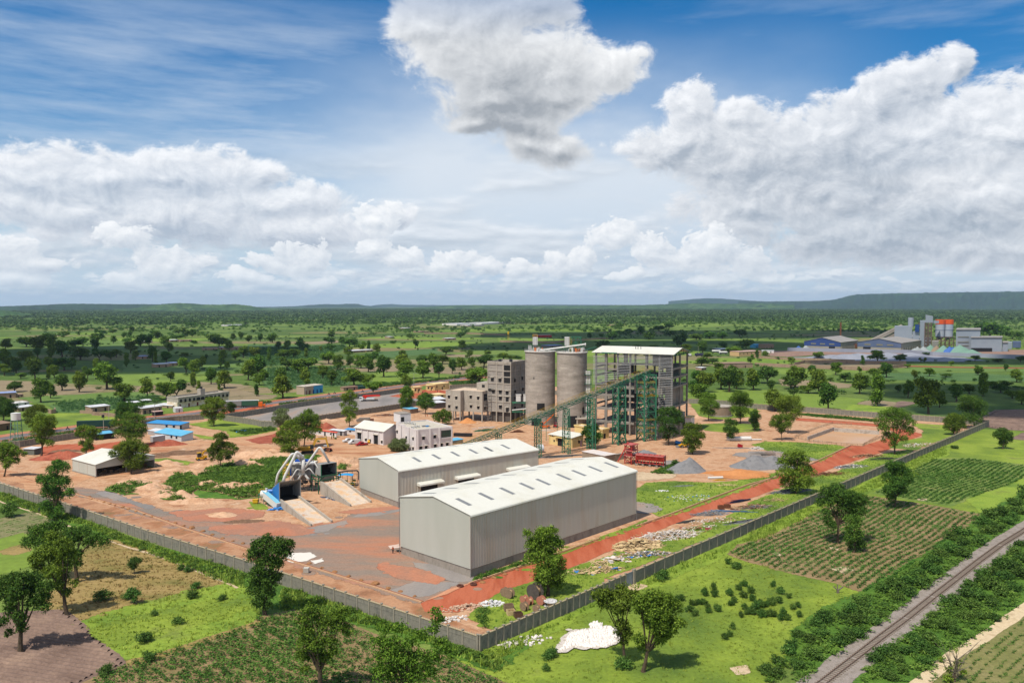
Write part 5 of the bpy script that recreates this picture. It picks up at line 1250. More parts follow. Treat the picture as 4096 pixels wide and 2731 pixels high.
m=MB();F.box(m,-.14,.1,F.ext('b','S4',1508,700),F.ext('b','S4',1662,700),zO-4.2,zO-1.4);g_=m.build('glazed_opening',mat('dark_glass',(.03,.045,.045),.15,spec=.6),t)
m=MB()
bb0,bb1=F.ext('b','S4',1508,700),F.ext('b','S4',1662,700)
for i in range(1,6):b=bb0+(bb1-bb0)*i/6;F.box(m,-.2,-.145,b-.04,b+.04,zO-4.2,zO-1.4)
F.box(m,-.2,-.145,bb0,bb1,zO-2.9,zO-2.8);m.build('mullion',dgn,g_)
for x,y in((1230,750),(1408,728),(1188,905),(1272,895),(1415,872),(1512,858),(1602,846)):
 b=F.ext('b','S4',x,y);window(t,F,'a',b,HT(F.P(0,b),'S4',y)-.65,1.25,1.3,trim,out=.03)
for x,y in((960,745),(1068,760),(1068,915),(965,900)):
 a=F.ext('a','S4',x,y);window(t,F,'b',a,HT(F.P(a,0),'S4',y)-.65,1.25,1.3,trim,out=.03)
FOb=Fr(F.P(0,1.5),56.0)
for x,y in((818,652),(818,795)):
 a=FOb.ext('a','S4',x,y);window(t,FOb,'b',a,HT(FOb.P(a,0),'S4',y)-.65,1.25,1.3,trim,out=.03)
g=G('S4',868,515,zO-.5);q=g-F.O;qa,qb=Vc((q.x,q.y,0)).dot(F.u),Vc((q.x,q.y,0)).dot(F.w)
FS=Fr(F.P(qa,qb),56.0);zs=HT(FS.O,'S4',380)
m=MB();FS.box(m,0,FS.ext('a','S4',765,450),0,FS.ext('b','S4',1033,450),zO-.5,zs);st=m.build('stair_head',wh,t)
m=MB();FS.box(m,-.1,FS.ext('a','S4',765,450)+.1,-.1,FS.ext('b','S4',1033,450)+.1,zs,zs+.25);m.build('roof_rim',plinthm,st)
m=MB();FS.box(m,-.06,.1,.3,1.8,zO-.4,zO+2.0);m.build('door',dark,st)
acw=mat('ac_white',A(224,224,220));acd=mat('ac_grille',A(90,92,94))
def ac_unit(g,rz,lab):
 t_=thing('air_conditioner',lab,'air conditioner',g,'air conditioners on the office roof',rz=rz)
 m=MB().box((0,0,.5),(1.0,.45,.8));m.box((-.35,0,.05),(.08,.4,.1));m.box((.35,0,.05),(.08,.4,.1));m.build('casing',acw,t_)
 m=MB().tube([(-.12,-.225,.5),(-.12,-.26,.5)],.3,14);m.build('fan',acd,t_)
 return t_
k=0
for x,y in((950,528),(997,532),(1043,538),(1090,545),(1060,600),(1108,590),(1153,585)):
 k+=1;ac_unit(G('S4',x,y,zO-.5),radians(-34),('%s box of the back row of air conditioners on the office roof'%('first','second','third','last')[k-1]) if k<5 else '%s box of the front row of air conditioners on the office roof'%('left','middle','right')[k-5])
t2=thing('roof_unit','pale blue and white machine lying on the office roof','machine',G('S4',1290,575,zO-.5))
g=G('S4',1290,575,zO-.5);m=MB().box(g+Vc((0,0,.35)),(1.1,.8,.6),.5);m.build('blue_case',mat('pale_blue_case',A(90,150,210)),t2);m=MB().box(g+Vc((-1.5,.3,.3)),(1.4,1.1,.5),.5);m.tube([g+Vc((.6,0,.5)),g+Vc((1.3,.2,.2))],.12,8);m.build('duct_case',gst,t2)
FH=Fr(G('S4',612,868),38.0);F=FH;zH=HT(F.O,'S4',645)
ah,bh=F.ext('a','S4',160,700),F.ext('b','S4',765,700)
t=thing('workshop','white workshop with pale pitched roof and dark doors left of the office','building',F.P(ah/2,bh))
m=MB();V=[F.P(0,0,0),F.P(ah,0,0),F.P(ah,2*bh,0),F.P(0,2*bh,0),F.P(0,0,zH),F.P(ah,0,zH),F.P(ah,2*bh,zH),F.P(0,2*bh,zH),F.P(0,bh,zH+2.3),F.P(ah,bh,zH+2.3)]
m.add(V,[(0,4,5,1),(0,3,7,8,4),(1,5,9,6,2),(2,6,7,3)]);m.build('wall',wh,t)
m=MB();F.top(m,-.5,ah+.5,-.5,bh,(zH-.05,zH-.05,zH+2.45,zH+2.45),.14);F.top(m,-.5,ah+.5,bh,2*bh+.5,(zH+2.45,zH+2.45,zH-.05,zH-.05),.14);r_=m.build('roof',roofw,t)
m=MB()
for i in range(1,14):a=ah*i/14;m.beam(F.P(a,-.45,zH+.02),F.P(a,bh,zH+2.49),.07,.05)
m.build('roof_seam',roofw,r_)
for x0,x1,y in((195,262,800),(458,520,838)):
 a0,a1=F.ext('a','S4',x1,y),F.ext('a','S4',x0,y);m=MB();F.box(m,a0,a1,-.03,.1,.02,4.0);d=m.build('door',dark,t)
 m=MB();F.box(m,a0-.3,a1+.3,-.7,-.0,4.15,4.35);m.build('canopy',trim,d)
for x,y in((328,778),(390,790),(578,812)):
 a=F.ext('a','S4',x,y);window(t,F,'b',a,HT(F.P(a,0),'S4',y)-.6,1.1,1.2)
m=MB()
for x in(175,268,362,450,530,603):a=F.ext('a','S4',x,700);F.box(m,a-.2,a+.2,-.3,-.005,0,zH-.1)
m.build('pilaster',wh,t)
def shed(nm,label,cat,k,corner,ytop,aw,xa,xb,wall,roof,mono=0.4,ov=.3,wins=(),doors=(),zadd=0,parapet=False,group=None):
 Fq=Fr(G(k,*corner),aw);z=HT(Fq.O,k,ytop)
 a,b=Fq.ext('a',k,xa,corner[1]),Fq.ext('b',k,xb,corner[1])
 t=thing(nm,label,cat,Fq.P(a/2,b/2),group)
 m=MB();P=Fq.P;zz=[z,z+mono*.0,z+mono,z+mono]
 m.prism([P(0,0).xy,P(a,0).xy,P(a,b).xy,P(0,b).xy],0,[z-.1,z-.1+0,z-.1+mono,z-.1+mono]);m.build('wall',wall,t)
 if parapet:
  m=MB()
  for(x0,x1,y0,y1) in((-.25,a+.25,-.25,.1),(-.25,.1,.11,b-.11),(a-.1,a+.25,.11,b-.11),(-.25,a+.25,b-.1,b+.25)):Fq.box(m,x0,x1,y0,y1,z-.12,z+.5)
  m.build('parapet',wall,t);m=MB();Fq.box(m,.1,a-.1,.1,b-.1,z-.09,z+.05);m.build('roof',roof,t)
 else:
  m=MB();Fq.top(m,-ov,a+ov,-ov,b+ov,(z,z,z+mono,z+mono),.1);m.build('roof',roof,t)
 for face,f,zb,w,h,mm in wins:window(t,Fq,face,(a if face=='b' else b)*f,zb,w,h,mm)
 for face,f,w,h,mm in doors:
  m=MB();q=(a if face=='b' else b)*f
  if face=='b':Fq.box(m,q-w/2,q+w/2,-.04,.1,.02,h)
  else:Fq.box(m,-.04,.1,q-w/2,q+w/2,.02,h)
  m.build('door',mm,t)
 return t,Fq,a,b,z
shed('gate_hut','tiny white hut with sagging blue roof left of the workshop','hut','S4',(160,705),628,30,0,215,white,mat('roof_blue',A(60,150,214)),.3,wins=(('b',.5,1.2,.9,.8,trim),))
shed('site_cabin','grey cabin with pale sheet roof left of the blue-roofed hut','cabin','R2',(862,1365),1318,30,735,890,mat('cabin_grey',A(176,172,172)),tin,.3,doors=(('b',.2,1.0,2.0,dark),))
t,Fq,a,b,z=shed('site_office','low white cabin with a red tarpaulin on its roof behind the two leafy trees','cabin','R2',(793,1378),1330,35,548,800,white,mat('red_tarp',A(226,90,70)),.2,wins=(('b',.62,1.0,1.1,.9,bluetin),('b',.2,1.0,.9,.8,trim)),doors=(('b',.42,1.0,2.0,dark),('b',.1,1.0,2.0,dark)))
shed('container_shed','small shed with pale blue top tucked behind the office and second warehouse','shed','S4',(1690,850),790,56,1600,1850,mat('shed_grey',A(150,146,140)),bluetin,.2)
t,Fq,a,b,z=shed('blue_roof_cabin','long white cabin with bright blue tin roof beside the red heap','cabin','U5',(885,1045),952,32,470,1068,nmat('cabin_white',[A(206,208,212),A(218,220,222)],scale=.5),bluetin,1.2,ov=.35,wins=(('b',.18,1.0,1.0,1.1,blue),('b',.37,1.0,1.0,1.1,blue)))
shed('back_cabin','long cabin with blue roof and blue end wall behind the front cabin','cabin','U5',(860,862),778,20,345,1010,nmat('cabin_grey_white',[A(186,186,186),A(200,200,200)],scale=.5),mat('roof_blue',A(60,150,214)),.5,wins=(('b',.18,1.0,1.2,1.1,blue),('b',.4,1.0,1.1,1.0,blue)),doors=(('a',.1,1.2,2.2,dark),))
shed('box_cabin','grey container cabin with pale flat roof by the red heap','cabin','U5',(440,1060),968,40,395,632,mat('cabin_grey',A(176,172,172)),tin,.15,ov=.1)
shed('side_cabin','grey cabin with pale roof joined to the left of the blue-roofed cabin','cabin','U5',(478,950),880,32,360,600,mat('cabin_grey',A(176,172,172)),tin,.5,ov=.2)
FL=Fr(G('U6',1505,1410),38.0,-53.0);F=FL;zL=HT(F.O,'U6',1205);al,bl_=F.ext('a','U6',1140,1300),21.0
t=thing('storage_shed','pale steel shed with an open dark front beside the dirt track','shed',F.P(al/2,bl_/2))
m=MB();rz_=zL+2.2
m.add([F.P(0,0,0),F.P(al,0,0),F.P(al,0,zL),F.P(0,0,zL)]+[F.P(0,.2,0),F.P(al,.2,0),F.P(al,.2,zL),F.P(0,.2,zL)],[(0,3,2,1),(4,5,6,7),(0,4,7,3),(1,2,6,5)]);m.build('side_wall',clad,t)
m=MB();m.add([F.P(al,.2,0),F.P(al,bl_,0),F.P(al,bl_,zL),F.P(al,bl_/2,rz_),F.P(al,.2,zL)],[(0,1,2,3,4)]);m.add([F.P(0,bl_,0),F.P(al,bl_,0),F.P(al,bl_,zL),F.P(0,bl_,zL)],[(0,1,2,3)]);m.build('back_wall',clad,t)
m=MB();zo=zL-1.5
V=[F.P(0,0,zo),F.P(0,bl_,zo),F.P(0,bl_,zL),F.P(0,bl_/2,rz_),F.P(0,0,zL)];V2=[F.P(.15,0,zo),F.P(.15,bl_,zo),F.P(.15,bl_,zL),F.P(.15,bl_/2,rz_),F.P(.15,0,zL)]
m.add(V+V2,[(4,3,2,1,0),(5,6,7,8,9),(0,1,6,5)]);
for i in range(44):b=.2+i*(bl_-.4)/44;h=zL+(rz_-zL)*(1-abs(b-bl_/2)/(bl_/2));F.box(m,-.06,-.003,b,b+.18,zo,h-.05)
m.build('gable_fascia',clad,t)
m=MB();F.top(m,-.3,al+.3,-.3,bl_/2,(zL,zL,rz_+.1,rz_+.1),.12);F.top(m,-.3,al+.3,bl_/2,bl_+.3,(rz_+.1,rz_+.1,zL,zL),.12);m.build('roof',roofw,t)
for b in(.2,bl_*.5,bl_-.2):
 m=MB();F.box(m,-.02,.3,b-.15,b+.15,0,zL-1.4);m.build('post',gst,t)
m=MB();rg=random.Random(8)
for i in range(12):F.box(m,1.5+rg.uniform(0,3),5+rg.uniform(0,1)*.6,2+i*1.4,3.0+i*1.4,.02,rg.uniform(.8,2.0))
m.build('stored_pallets',mat('pallet_brown',A(110,90,70)),t)
m=MB();F.box(m,-.1,al+.1,-.25,-.02,-.05,.5);m.build('kerb_plinth',plinthm,t)
for a in(.1,al*.36,al*.72,al-.1):
 m=MB();F.box(m,a-.1,a+.1,-.08,-.003,.5,zL);m.build('frame_post',trim,t)
t,Fq,a,b,z=shed('substation','small yellow building with pale overhanging roof in front of the right silo','building','S3',(1517,755),590,48,1165,1700,yellow,roofw,.9,ov=.5,wins=(('b',.85,3.6,.8,.8,None),('b',.78,1.4,.8,.9,None),('a',.62,1.6,1.0,1.4,yellow)),doors=(('b',.5,3.2,3.3,dark),('a',.8,1.2,2.8,mat('lilac_door',A(190,160,170)))))
m=MB();Fq.box(m,a*.3,a*.7,-1.0,-.02,3.6,3.8);m.build('canopy',yellow,t)
for q in((-.25,-.01,.0,.4),(a-.4,a,-.25,-.01),(0,.4,-.25,-.01)):m=MB();Fq.box(m,*q,0,z-.1);m.build('corner_pilaster',yellow,t)
t,Fq,a,b,z=shed('control_building','long low yellow building with pale flat roof behind the tree and small yellow one','building','S3',(2000,612),470,48,1560,2100,yellow,mat('pale_roof',A(226,214,206)),.0,parapet=True,doors=(('a',.3,1.4,2.4,dark),))
t,Fq,a,b,z=shed('batching_shed','grey rough-walled shed with pale roof behind the nearest warehouse','shed','S6',(62,520),410,50,-240,210,nmat('rough_render',[A(150,136,118),A(168,152,134)],scale=.5),nmat('blueish_roof',[A(224,220,222),A(228,214,200)],scale=.2),.0,ov=.2)
shed('batching_annex','darker walled annex between the grey shed and the red tower','shed','S6',(215,478),392,50,190,350,nmat('rough_render',[A(150,136,118)],scale=.5),mat('dirty_roof',A(170,160,150)),.0,ov=.1)
redst=mat('red_steel',A(190,60,52),.5);redpk=mat('pink_steel',A(206,120,116),.5)
p=G('S6',415,515);hh=HT(p,'S6',245)
t=truss_tower('batching_tower','open red steel batching tower next to the red aggregate bins',(p.x,p.y,0),3.6,3.2,hh,radians(45),6,'red batching plant',m1=redst,leg=.26)
m=MB()
for z in(.42,.68,.97):m.box((p.x,p.y,hh*z),(4.6,4.2,.15),radians(45))
m.box((p.x-.8,p.y,hh*.55),(1.5,1.5,2.2));m.cyl((p.x+.7,p.y+.3),.8,hh*.72,hh*.93,12);m.build('platform',redpk,t)
m=MB().tube([(p.x-5,p.y-1,1.0),(p.x-1,p.y,hh+.6)],.22,8);m.build('skip_rail',redst,t)
A_,B_=G('S6',480,545),G('S6',850,580);d=(B_-A_).normalized();n_=Vc((-d.y,d.x,0));Lb=(B_-A_).length
t=thing('aggregate_bins','long red aggregate bin row on concrete feet beside the gravel heap','hopper',(A_+B_)/2,'red batching plant')
zb0,zb1=HT(B_,'S6',500),HT(B_,'S6',425)
m=MB()
V=[A_-n_*.1,B_-n_*.1,B_+n_*3.2,A_+n_*3.2];m.add([Vc((v.x,v.y,zb1)) for v in V]+[Vc((v.x,v.y,zb0)) for v in(A_+n_*.7,B_+n_*.7,B_+n_*2.4,A_+n_*2.4)],[(0,4,5,1),(1,5,6,2),(2,6,7,3),(3,7,4,0),(4,7,6,5)]);m.build('bin_wall',redst,t)
m=MB()
for i in range(6):q=A_.lerp(B_,i/5);m.beam(Vc((q.x,q.y,zb1+.05)),Vc((q.x,q.y,zb1+.05))+n_*3.1,.22,.3)
m.beam(Vc((A_.x,A_.y,zb1)),Vc((B_.x,B_.y,zb1)),.25,.5);m.build('rim',redpk,t)
m=MB();q0,q1=A_+n_*1.6,B_+n_*1.6;m.beam(Vc((q0.x,q0.y,zb1-.5)),Vc((q1.x,q1.y,zb1-.5)),2.4,.3);m.build('aggregate',nmat('pale_sand',[A(220,206,186),A(236,226,208)],scale=.8),t)
for i in range(5):
 for s in(.2,2.9):
  q=A_.lerp(B_,i/4)+n_*s;m=MB().beam((q.x,q.y,.9),(q.x,q.y,zb1-.1),.24);m.build('leg',redst,t)
  m=MB().box((q.x,q.y,.45),(.7,.7,.9));m.build('foot',plinthm,t)
m=MB()
for i in range(4):
 a,b=A_.lerp(B_,i/4)+n_*.1,A_.lerp(B_,(i+1)/4)+n_*.1;mid=(a+b)/2
 m.beam(Vc((a.x,a.y,zb1-.2)),Vc((mid.x,mid.y,1.2)),.16);m.beam(Vc((b.x,b.y,zb1-.2)),Vc((mid.x,mid.y,1.2)),.16)
m.beam(Vc((A_.x,A_.y,1.3)),Vc((B_.x,B_.y,1.3)),.2);m.build('bracing',redst,t)
m=MB();a,b=A_+n_*1.5,B_+n_*1.5;m.beam(Vc((a.x,a.y,1.3)),Vc((b.x,b.y,1.3)),1.2,.5);m.build('belt',dark,t)
p=G('R3',2050,1192);r_=5.6;h_=HT(p,'R3',1095)
t=thing('round_tank','round brown-grey concrete water tank between the trees behind the mill','tank',(p.x,p.y+r_,0))
m=MB().cyl((p.x,p.y+r_),r_,0,h_-.4,40);m.build('wall',nmat('tank_brown',[A(140,120,104),A(160,140,122)],scale=.4),t,smooth=False)
m=MB().cyl((p.x,p.y+r_),r_+.15,h_-.4,h_,40);m.build('rim',concrete,t);m=MB().cyl((p.x,p.y+r_),r_+.5,0,.9,40);m.build('footing',plinthm,t)
PONDO=[G('U2',*q) for q in((470,385),(865,262),(1345,318),(1395,395),(1170,462),(620,425))]
PONDI=[G('U2',*q) for q in((640,420),(855,335),(1330,368),(1300,410),(1175,450),(700,415))]
patch('water',[(p.x,p.y) for p in(G('U2',600,430),G('U2',850,335),G('U2',1340,370),G('U2',1180,462))],(lambda:nmat('muddy_water',[A(204,150,92),A(212,168,122),A(208,170,140)],scale=.06,fine=0,rough=.35,spec=.3))(),.24,.2,1,world=True)
t=thing('retaining_wall','pale stained concrete wall round the far sides of the muddy pond','wall',G('U2',860,330))
def wallseg(m,a,b,z0,z1,th=.3):
 a,b=Vc(a),Vc(b);d=(b-a);d.z=0;d.normalize();n=Vc((-d.y,d.x,0))*th/2
 m.prism([(a-n).xy,(b-n).xy,(b+n).xy,(a+n).xy],z0,z1)
m=MB();wallseg(m,G('U2',600,420),G('U2',880,318),0,1.7);wallseg(m,G('U2',880,330),G('U2',1350,362),0,1.9)
m.build('pond_wall',nmat('pond_concrete',[A(180,168,156),A(206,196,184),A(150,140,130)],scale=.5,fscale=2,fine=.15),t)
def fence(label,pts,h,step,mm,rails=3,nm='fence',k='U2'):
 P_=[G(k,*q) for q in pts];t=thing(nm,label,'fence',P_[0]);
 m=MB()
 for a,b in zip(P_[:-1],P_[1:]):
  n=max(1,int((b-a).length/step))
  for i in range(n+1):q=a.lerp(b,i/n);m.beam(q,q+Vc((0,0,h)),.12)
 m.build('fence_post',mm,t)
 m=MB()
 for a,b in zip(P_[:-1],P_[1:]):
  for r in range(rails):z=Vc((0,0,h*(r+.7)/(rails)));m.beam(a+z,b+z,.07)
 m.build('rail',mm,t);return t
fence('low timber railing along the near side of the muddy pond',[(470,395),(620,432),(900,470),(1180,485),(1200,470),(1370,395)],1.2,2.0,mat('timber_rail',A(170,150,126)))
fence('low timber railing left and behind the muddy pond',[(470,390),(700,300),(860,250),(1060,262)],1.2,2.0,mat('timber_rail',A(170,150,126)))
wconc=nmat('panel_concrete',[A(128,126,116),A(146,142,130),A(112,112,104)],scale=.7,fscale=2,fine=.16,aniso=(1,1,.6))
wpost=nmat('post_concrete',[A(150,144,130),A(168,160,144)],scale=.8,fine=.1)
def panel_wall(label,pts,h,n_post,wire=True,caps=True,dark_=False):
 P_=[Vc((q[0],q[1],0)) for q in pts];seg=[(P_[i+1]-P_[i]).length for i in range(len(P_)-1)];tot=sum(seg)
 t=thing('perimeter_wall',label,'wall',P_[0]);mp=MB();mc=MB();mw=MB();step=tot/n_post
 posts=[]
 for a,b in zip(P_[:-1],P_[1:]):
  k=max(1,round((b-a).length/step));
  for i in range(k):
   posts.append((a.lerp(b,i/k),(b-a).normalized()))
  wallseg(mp,a,b,-.1,h*.66,.14);wallseg(mp,a,b,h*.66+.003,h*.72,.22);wallseg(mp,a,b,h*.72+.003,h-.12,.14);wallseg(mc,a,b,h-.118,h+.02,.30)
  if wire:
   d=(b-a).normalized();n=Vc((-d.y,d.x,0));L_=(b-a).length;q=int(L_/.55)
   for i in range(q):
    c0=a+d*(L_*i/q);c1=a+d*(L_*(i+.5)/q);c2=a+d*(L_*(i+1)/q)
    z=Vc((0,0,h));mw.beam(c0+z+n*.2,c1+z+Vc((0,0,.42)),.022);mw.beam(c1+z+Vc((0,0,.42)),c2+z-n*.2,.022)
 posts.append((P_[-1],(P_[-1]-P_[-2]).normalized()))
 mp.build('panel',wconc,t);mc.build('coping',mat('pale_coping',A(196,178,144)),t)
 if wire:mw.build('razor_wire',mat('wire',A(150,152,150),.4,.4),t)
 for p,d in posts[:100]:
  m=MB();r=atan2(d.y,d.x);w=.3 if n_post<120 else .3
  m.box((p.x,p.y,h/2+.05),(w,.34,h+.12),r)
  if caps:m.box((p.x,p.y,h+.2),(.42,.42,.14),r)
  m.build('post',wpost,t)
 return t
Lc=G('R6',1550,1358);hw=HT(Lc,'R6',1250)
g0=G('U3',690,1005);g1=G('U3',822,962)
RW0,RW1=G('R6',1550,1358),G('R4',2048,1190)
dR=(RW1-RW0).normalized()
on=lambda p:RW0+dR*((p-RW0).dot(dR))
ga,gb=on(g0),on(g1)
panel_wall('near stretch of the grey east wall, from the corner to the blue-grey gate',[(RW0.x,RW0.y),(ga.x,ga.y)],hw,22)
panel_wall('long stretch of the grey east wall from the gate to the far corner',[(gb.x,gb.y),(RW1.x,RW1.y)],hw,76)
panel_wall('grey concrete wall with posts along the whole west side of the yard',[(RW0.x-.4,RW0.y+.2)]+[tuple(G('R5',x,y).xy) for x,y in((1645,820),(1000,615),(600,475),(0,277),(-160,228))],hw,62)
t=thing('metal_gate','closed blue-grey metal gate in the east wall above a sandy patch','gate',ga)
m=MB();wallseg(m,ga+dR*.25,gb-dR*.45,.1,hw*.98,.1);m.build('leaf',nmat('gate_steel',[A(140,148,156),A(160,166,172)],scale=.6),t)
m=MB();r=atan2(dR.y,dR.x)
m.box((gb.x,gb.y,hw/2+.2),(.6,.6,hw+.4),r);m.build('gate_pillar',wpost,t)
m=MB();wallseg(m,ga+dR*.25,gb-dR*.45,hw*.98+.003,hw*.98+.1,.14);wallseg(m,ga+dR*2.2,ga+dR*2.3,.1,hw*.97,.14);m.build('gate_bar',gst,t)
bw=[G('R4',2048,1190),G('R4',1670,1160),G('R4',1080,1118),G('R4',450,1068),G('R4',30,1042),G('R3',2351,1115),G('R3',2150,1090),G('R3',1900,1072),G('R3',1730,1065)]
panel_wall('back wall of the site running behind the pond and mill trees',[tuple(p.xy) for p in bw],3.0,70,wire=False)
bw=[G('R3',1150,1035),G('R3',800,1015),G('R3',500,985)]
panel_wall('back wall glimpsed through the mill frame and silos',[tuple(p.xy) for p in bw],3.0,24,wire=False)
panel_wall('brown wall between the trunk road and the paved truck yard',[tuple(G(*q).xy) for q in C('R1',2055,1215)+C('R1',2351,1168)+C('R2',400,1105,830,1045,1210,990,1390,962)],3.0,52,wire=False)
panel_wall('curving wall on the near side of the truck yard',[tuple(G(*q).xy) for q in C('R1',2050,1222,2200,1245,2351,1268)+C('R2',100,1280,250,1285,420,1260,600,1232,860,1190,1160,1148,1400,1110,1560,1082)],3.0,60,wire=False)
panel_wall('low brown wall between road and site at the left, behind the trees',[tuple(G(*q).xy) for q in C('R1',-150,1490,180,1468,440,1425,700,1388,1040,1345,1350,1268,1600,1232,1870,1212)],2.8,56,wire=False)
panel_wall('pale wall beyond the yellow gatehouses',[tuple(G(*q).xy) for q in C('R2',1835,935,2000,925,2180,915)],3.0,14,wire=False)
brick=nmat('brick_kerb',[A(150,92,66),A(176,118,88),A(140,96,76)],scale=1.2,fine=.15)
palek=nmat('pale_kerb',[A(204,160,124),A(214,176,142)],scale=1,fine=.1)
def kerb(label,k,pts,h=.38):
 t=thing('kerb_wall',label,'kerb',G(k,*pts[0]));m=MB();m2=MB()
 P_=[G(k,*q) for q in pts]
 for a,b in zip(P_[:-1],P_[1:]):
  wallseg(m,a,b,-.05,h,.3);d=(b-a).normalized();n=Vc((-d.y,d.x,0))*1.1
  wallseg(m2,a-n*.5,b-n*.5,-.05,h*.8,.22)
 m.build('front_course',palek,t);m2.build('back_course',brick,t)
kerb('double brick kerb along the west edge of the gravel yard','R6',[(1155,1030),(870,938),(210,732)])
kerb('double brick kerb continuing past the tree to the far left','R5',[(1680,678),(1240,530),(900,405),(500,298),(100,180)])
kerb('pale kerb between the red road and the warehouse grass strip','U4',[(300,728),(330,715),(1140,448),(2352,18)])
kerb('pale kerb along the grass on the far half of the red road','S6',[(480,1365),(1000,1178),(1500,985),(2000,800),(2350,705)])
kerb('pale kerb from the pond corner down the red road','U2',[(0,905),(330,780),(640,668),(1050,475)])
kerb('pale kerb of the red strip below the back wall','U2',[(480,188),(820,212),(1300,250)])
rockm=nmat('field_stone',[A(130,88,58),A(168,122,82),A(150,104,70)],scale=1.2,fine=.2)
def rock_mesh(seed):
 m=MB();rg=random.Random(seed);bpy_v=[]
 import bmesh as bm_
 b=bm_.new();bm_.ops.create_icosphere(b,subdivisions=2,radius=1.0)
 for v in b.verts:
  f=1+.35*mnoise.noise(v.co*1.3+Vc((seed*7,0,0)));v.co*=f;v.co.z=max(-.3,v.co.z*.62)
 V=[tuple(v.co) for v in b.verts];Fc=[tuple(q.index for q in f.verts) for f in b.faces];b.free();m.add(V,Fc);return m
protos=[]
RK=[]
for k,l in(('R5',((525,298),(600,318),(625,330),(665,340),(705,353),(748,365),(778,374),(828,388),(868,400),(917,416),(975,436),(1028,452),(1077,465),(1127,480),(1180,495),(1238,514),(1292,528),(1367,550),(1430,574),(1500,597),(1570,616),(1637,632))),('R6',((398,768),(485,797),(570,825),(664,854),(750,880),(840,906),(932,935),(1013,957),(1110,988))),('U4',((690,640),(857,585),(1055,515),(510,712))),('U3',((115,450),(275,392),(430,345),(580,292),(676,262),(775,222),(900,178),(1057,122),(1185,78),(1318,38))),('S6',((1095,1168),(1222,1125),(1425,1058),(1520,1022),(1615,990),(1712,958),(1800,925),(1885,898),(1972,862),(2048,838),(2135,803),(2220,770),(2265,758))),('U2',((740,655),(850,600),(890,580),(940,557),(985,540),(1022,532),(1052,515),(770,640)))):
 RK+=[(k,)+q for q in l]
for i in range(5):protos.append(None)
order=('R5','R6','U4','U3','S6','U2');wherek={'R5':'along the west kerb of the gravel yard','R6':'along the near west kerb by the warehouse yard','U4':'beside the kerb at the near end of the red road','U3':'beside the kerb in the middle of the red road','S6':'beside the grass kerb further up the red road','U2':'near the pond end of the red road'}
for i,(k,x,y) in enumerate(RK):
 j=i%5
 if protos[j] is None:
  o=rock_mesh(j+1).build('rock',rockm,origin=(0,0,0),smooth=False);protos[j]=o
 else:
  o=protos[j].copy();COL.objects.link(o)
 s=.42+.2*((i*37)%10)/10;big=(k=='R6' and x in(840,)) or(k=='R5' and x in(1292,))
 if big:s=.85
 g=G(k,x,y);o.location=(g.x,g.y,.1+s*.15);o.scale=(s*1.25,s,s*.95);o.rotation_euler=(0,0,i*1.3)
 tag(o,('large rounded boulder ' if big else 'brown stone placed ')+wherek[k],'rock','stones set '+wherek[k])
def heap(nm,label,c,rx,ry,h,mm,seed,rz=0.0,peaks=1,kind=None,n=34,rough=.12,cat='heap',group=None):
 rg=random.Random(seed);pk=[(0,0,1)]+[(rg.uniform(-.5,.5),rg.uniform(-.3,.3),rg.uniform(.6,.9)) for _ in range(peaks-1)]
 V=[];cs,sn=cos(rz),sin(rz)
 for i in range(n+1):
  for j in range(n+1):
   u,v=-1+2*i/n,-1+2*j/n;z=0
   for(a,b,s) in pk:z=max(z,s*(1-hypot((u-a)/(.95 if peaks==1 else .6),(v-b)/(.95 if peaks==1 else .7))))
   ed=1-max(abs(u),abs(v))
   q=max(0,z)+rough*(mnoise.noise((u*3+seed,v*3,0))+.5*mnoise.noise((u*9,v*9,seed)))*min(1,ed*4)*(.3+z)
   x,y=u*rx,v*ry;V.append((c[0]+x*cs-y*sn,c[1]+x*sn+y*cs,-.06+q*h if q>.004 else-.06))
 Fc=[(i*(n+1)+j,(i+1)*(n+1)+j,(i+1)*(n+1)+j+1,i*(n+1)+j+1) for i in range(n) for j in range(n)]
 b=MB();b.add(V,Fc);o=b.build(nm,mm,smooth=True)
 tag(o,label,cat,group,kind);return o
gg=nmat('aggregate_grey',[A(122,122,124),A(138,138,140),A(110,112,114)],scale=.4,fscale=3,fine=.12,bump=.5,bscale=4,bdist=.1)
p=G('S6',1235,650);heap('gravel_heap','near grey gravel heap next to the red bins',(p.x,p.y+5),11,8,5.0,gg,3,.3,2,group='grey gravel heaps')
p=G('S6',2120,600);heap('gravel_heap','wide grey gravel heap further up by the red road',(p.x,p.y+5),15,9,4.6,gg,5,-.1,3,group='grey gravel heaps')
p=G('S6',620,410);heap('gravel_heap','low grey and orange heap behind the red bins',(p.x,p.y+4),9,6,1.8,gg,9,0,2,group='grey gravel heaps')
p=G('S1',430,1425);heap('sand_heap','small orange sand heap in front of the raised wing',(p.x,p.y+3),5.2,4,2.6,nmat('orange_sand',[A(196,128,74),A(214,150,96)],scale=.2),6)
p=G('S6',1900,690);heap('sand_heap','low spread of orange sand below the wide gravel heap',(p.x,p.y+4),16,6,1.6,nmat('orange_sand',[A(196,128,74)],scale=.2),8,0,3)
p=G('U5',650,1110);heap('earth_heap','long red earth heap beside the blue-roofed cabin',(p.x,p.y+2),14,5,2.6,darkred,11,.25,4,group='red earth heaps')
p=G('U6',960,1140);heap('earth_heap','red earth heap behind the open-fronted shed',(p.x,p.y+5),15,6,3.0,darkred,12,.1,4,group='red earth heaps')
p=G('R2',690,1300);heap('earth_heap','red earth heap behind the white cabin with red roof',(p.x,p.y+2),9,5,3.2,darkred,13,.1,2,group='red earth heaps')
mound=nmat('tan_spoil',[A(178,134,102),A(204,162,128),A(220,182,150),A(190,146,114)],scale=.25,fscale=1.6,fine=.2,bump=.8,bscale=1.2,bdist=.4)
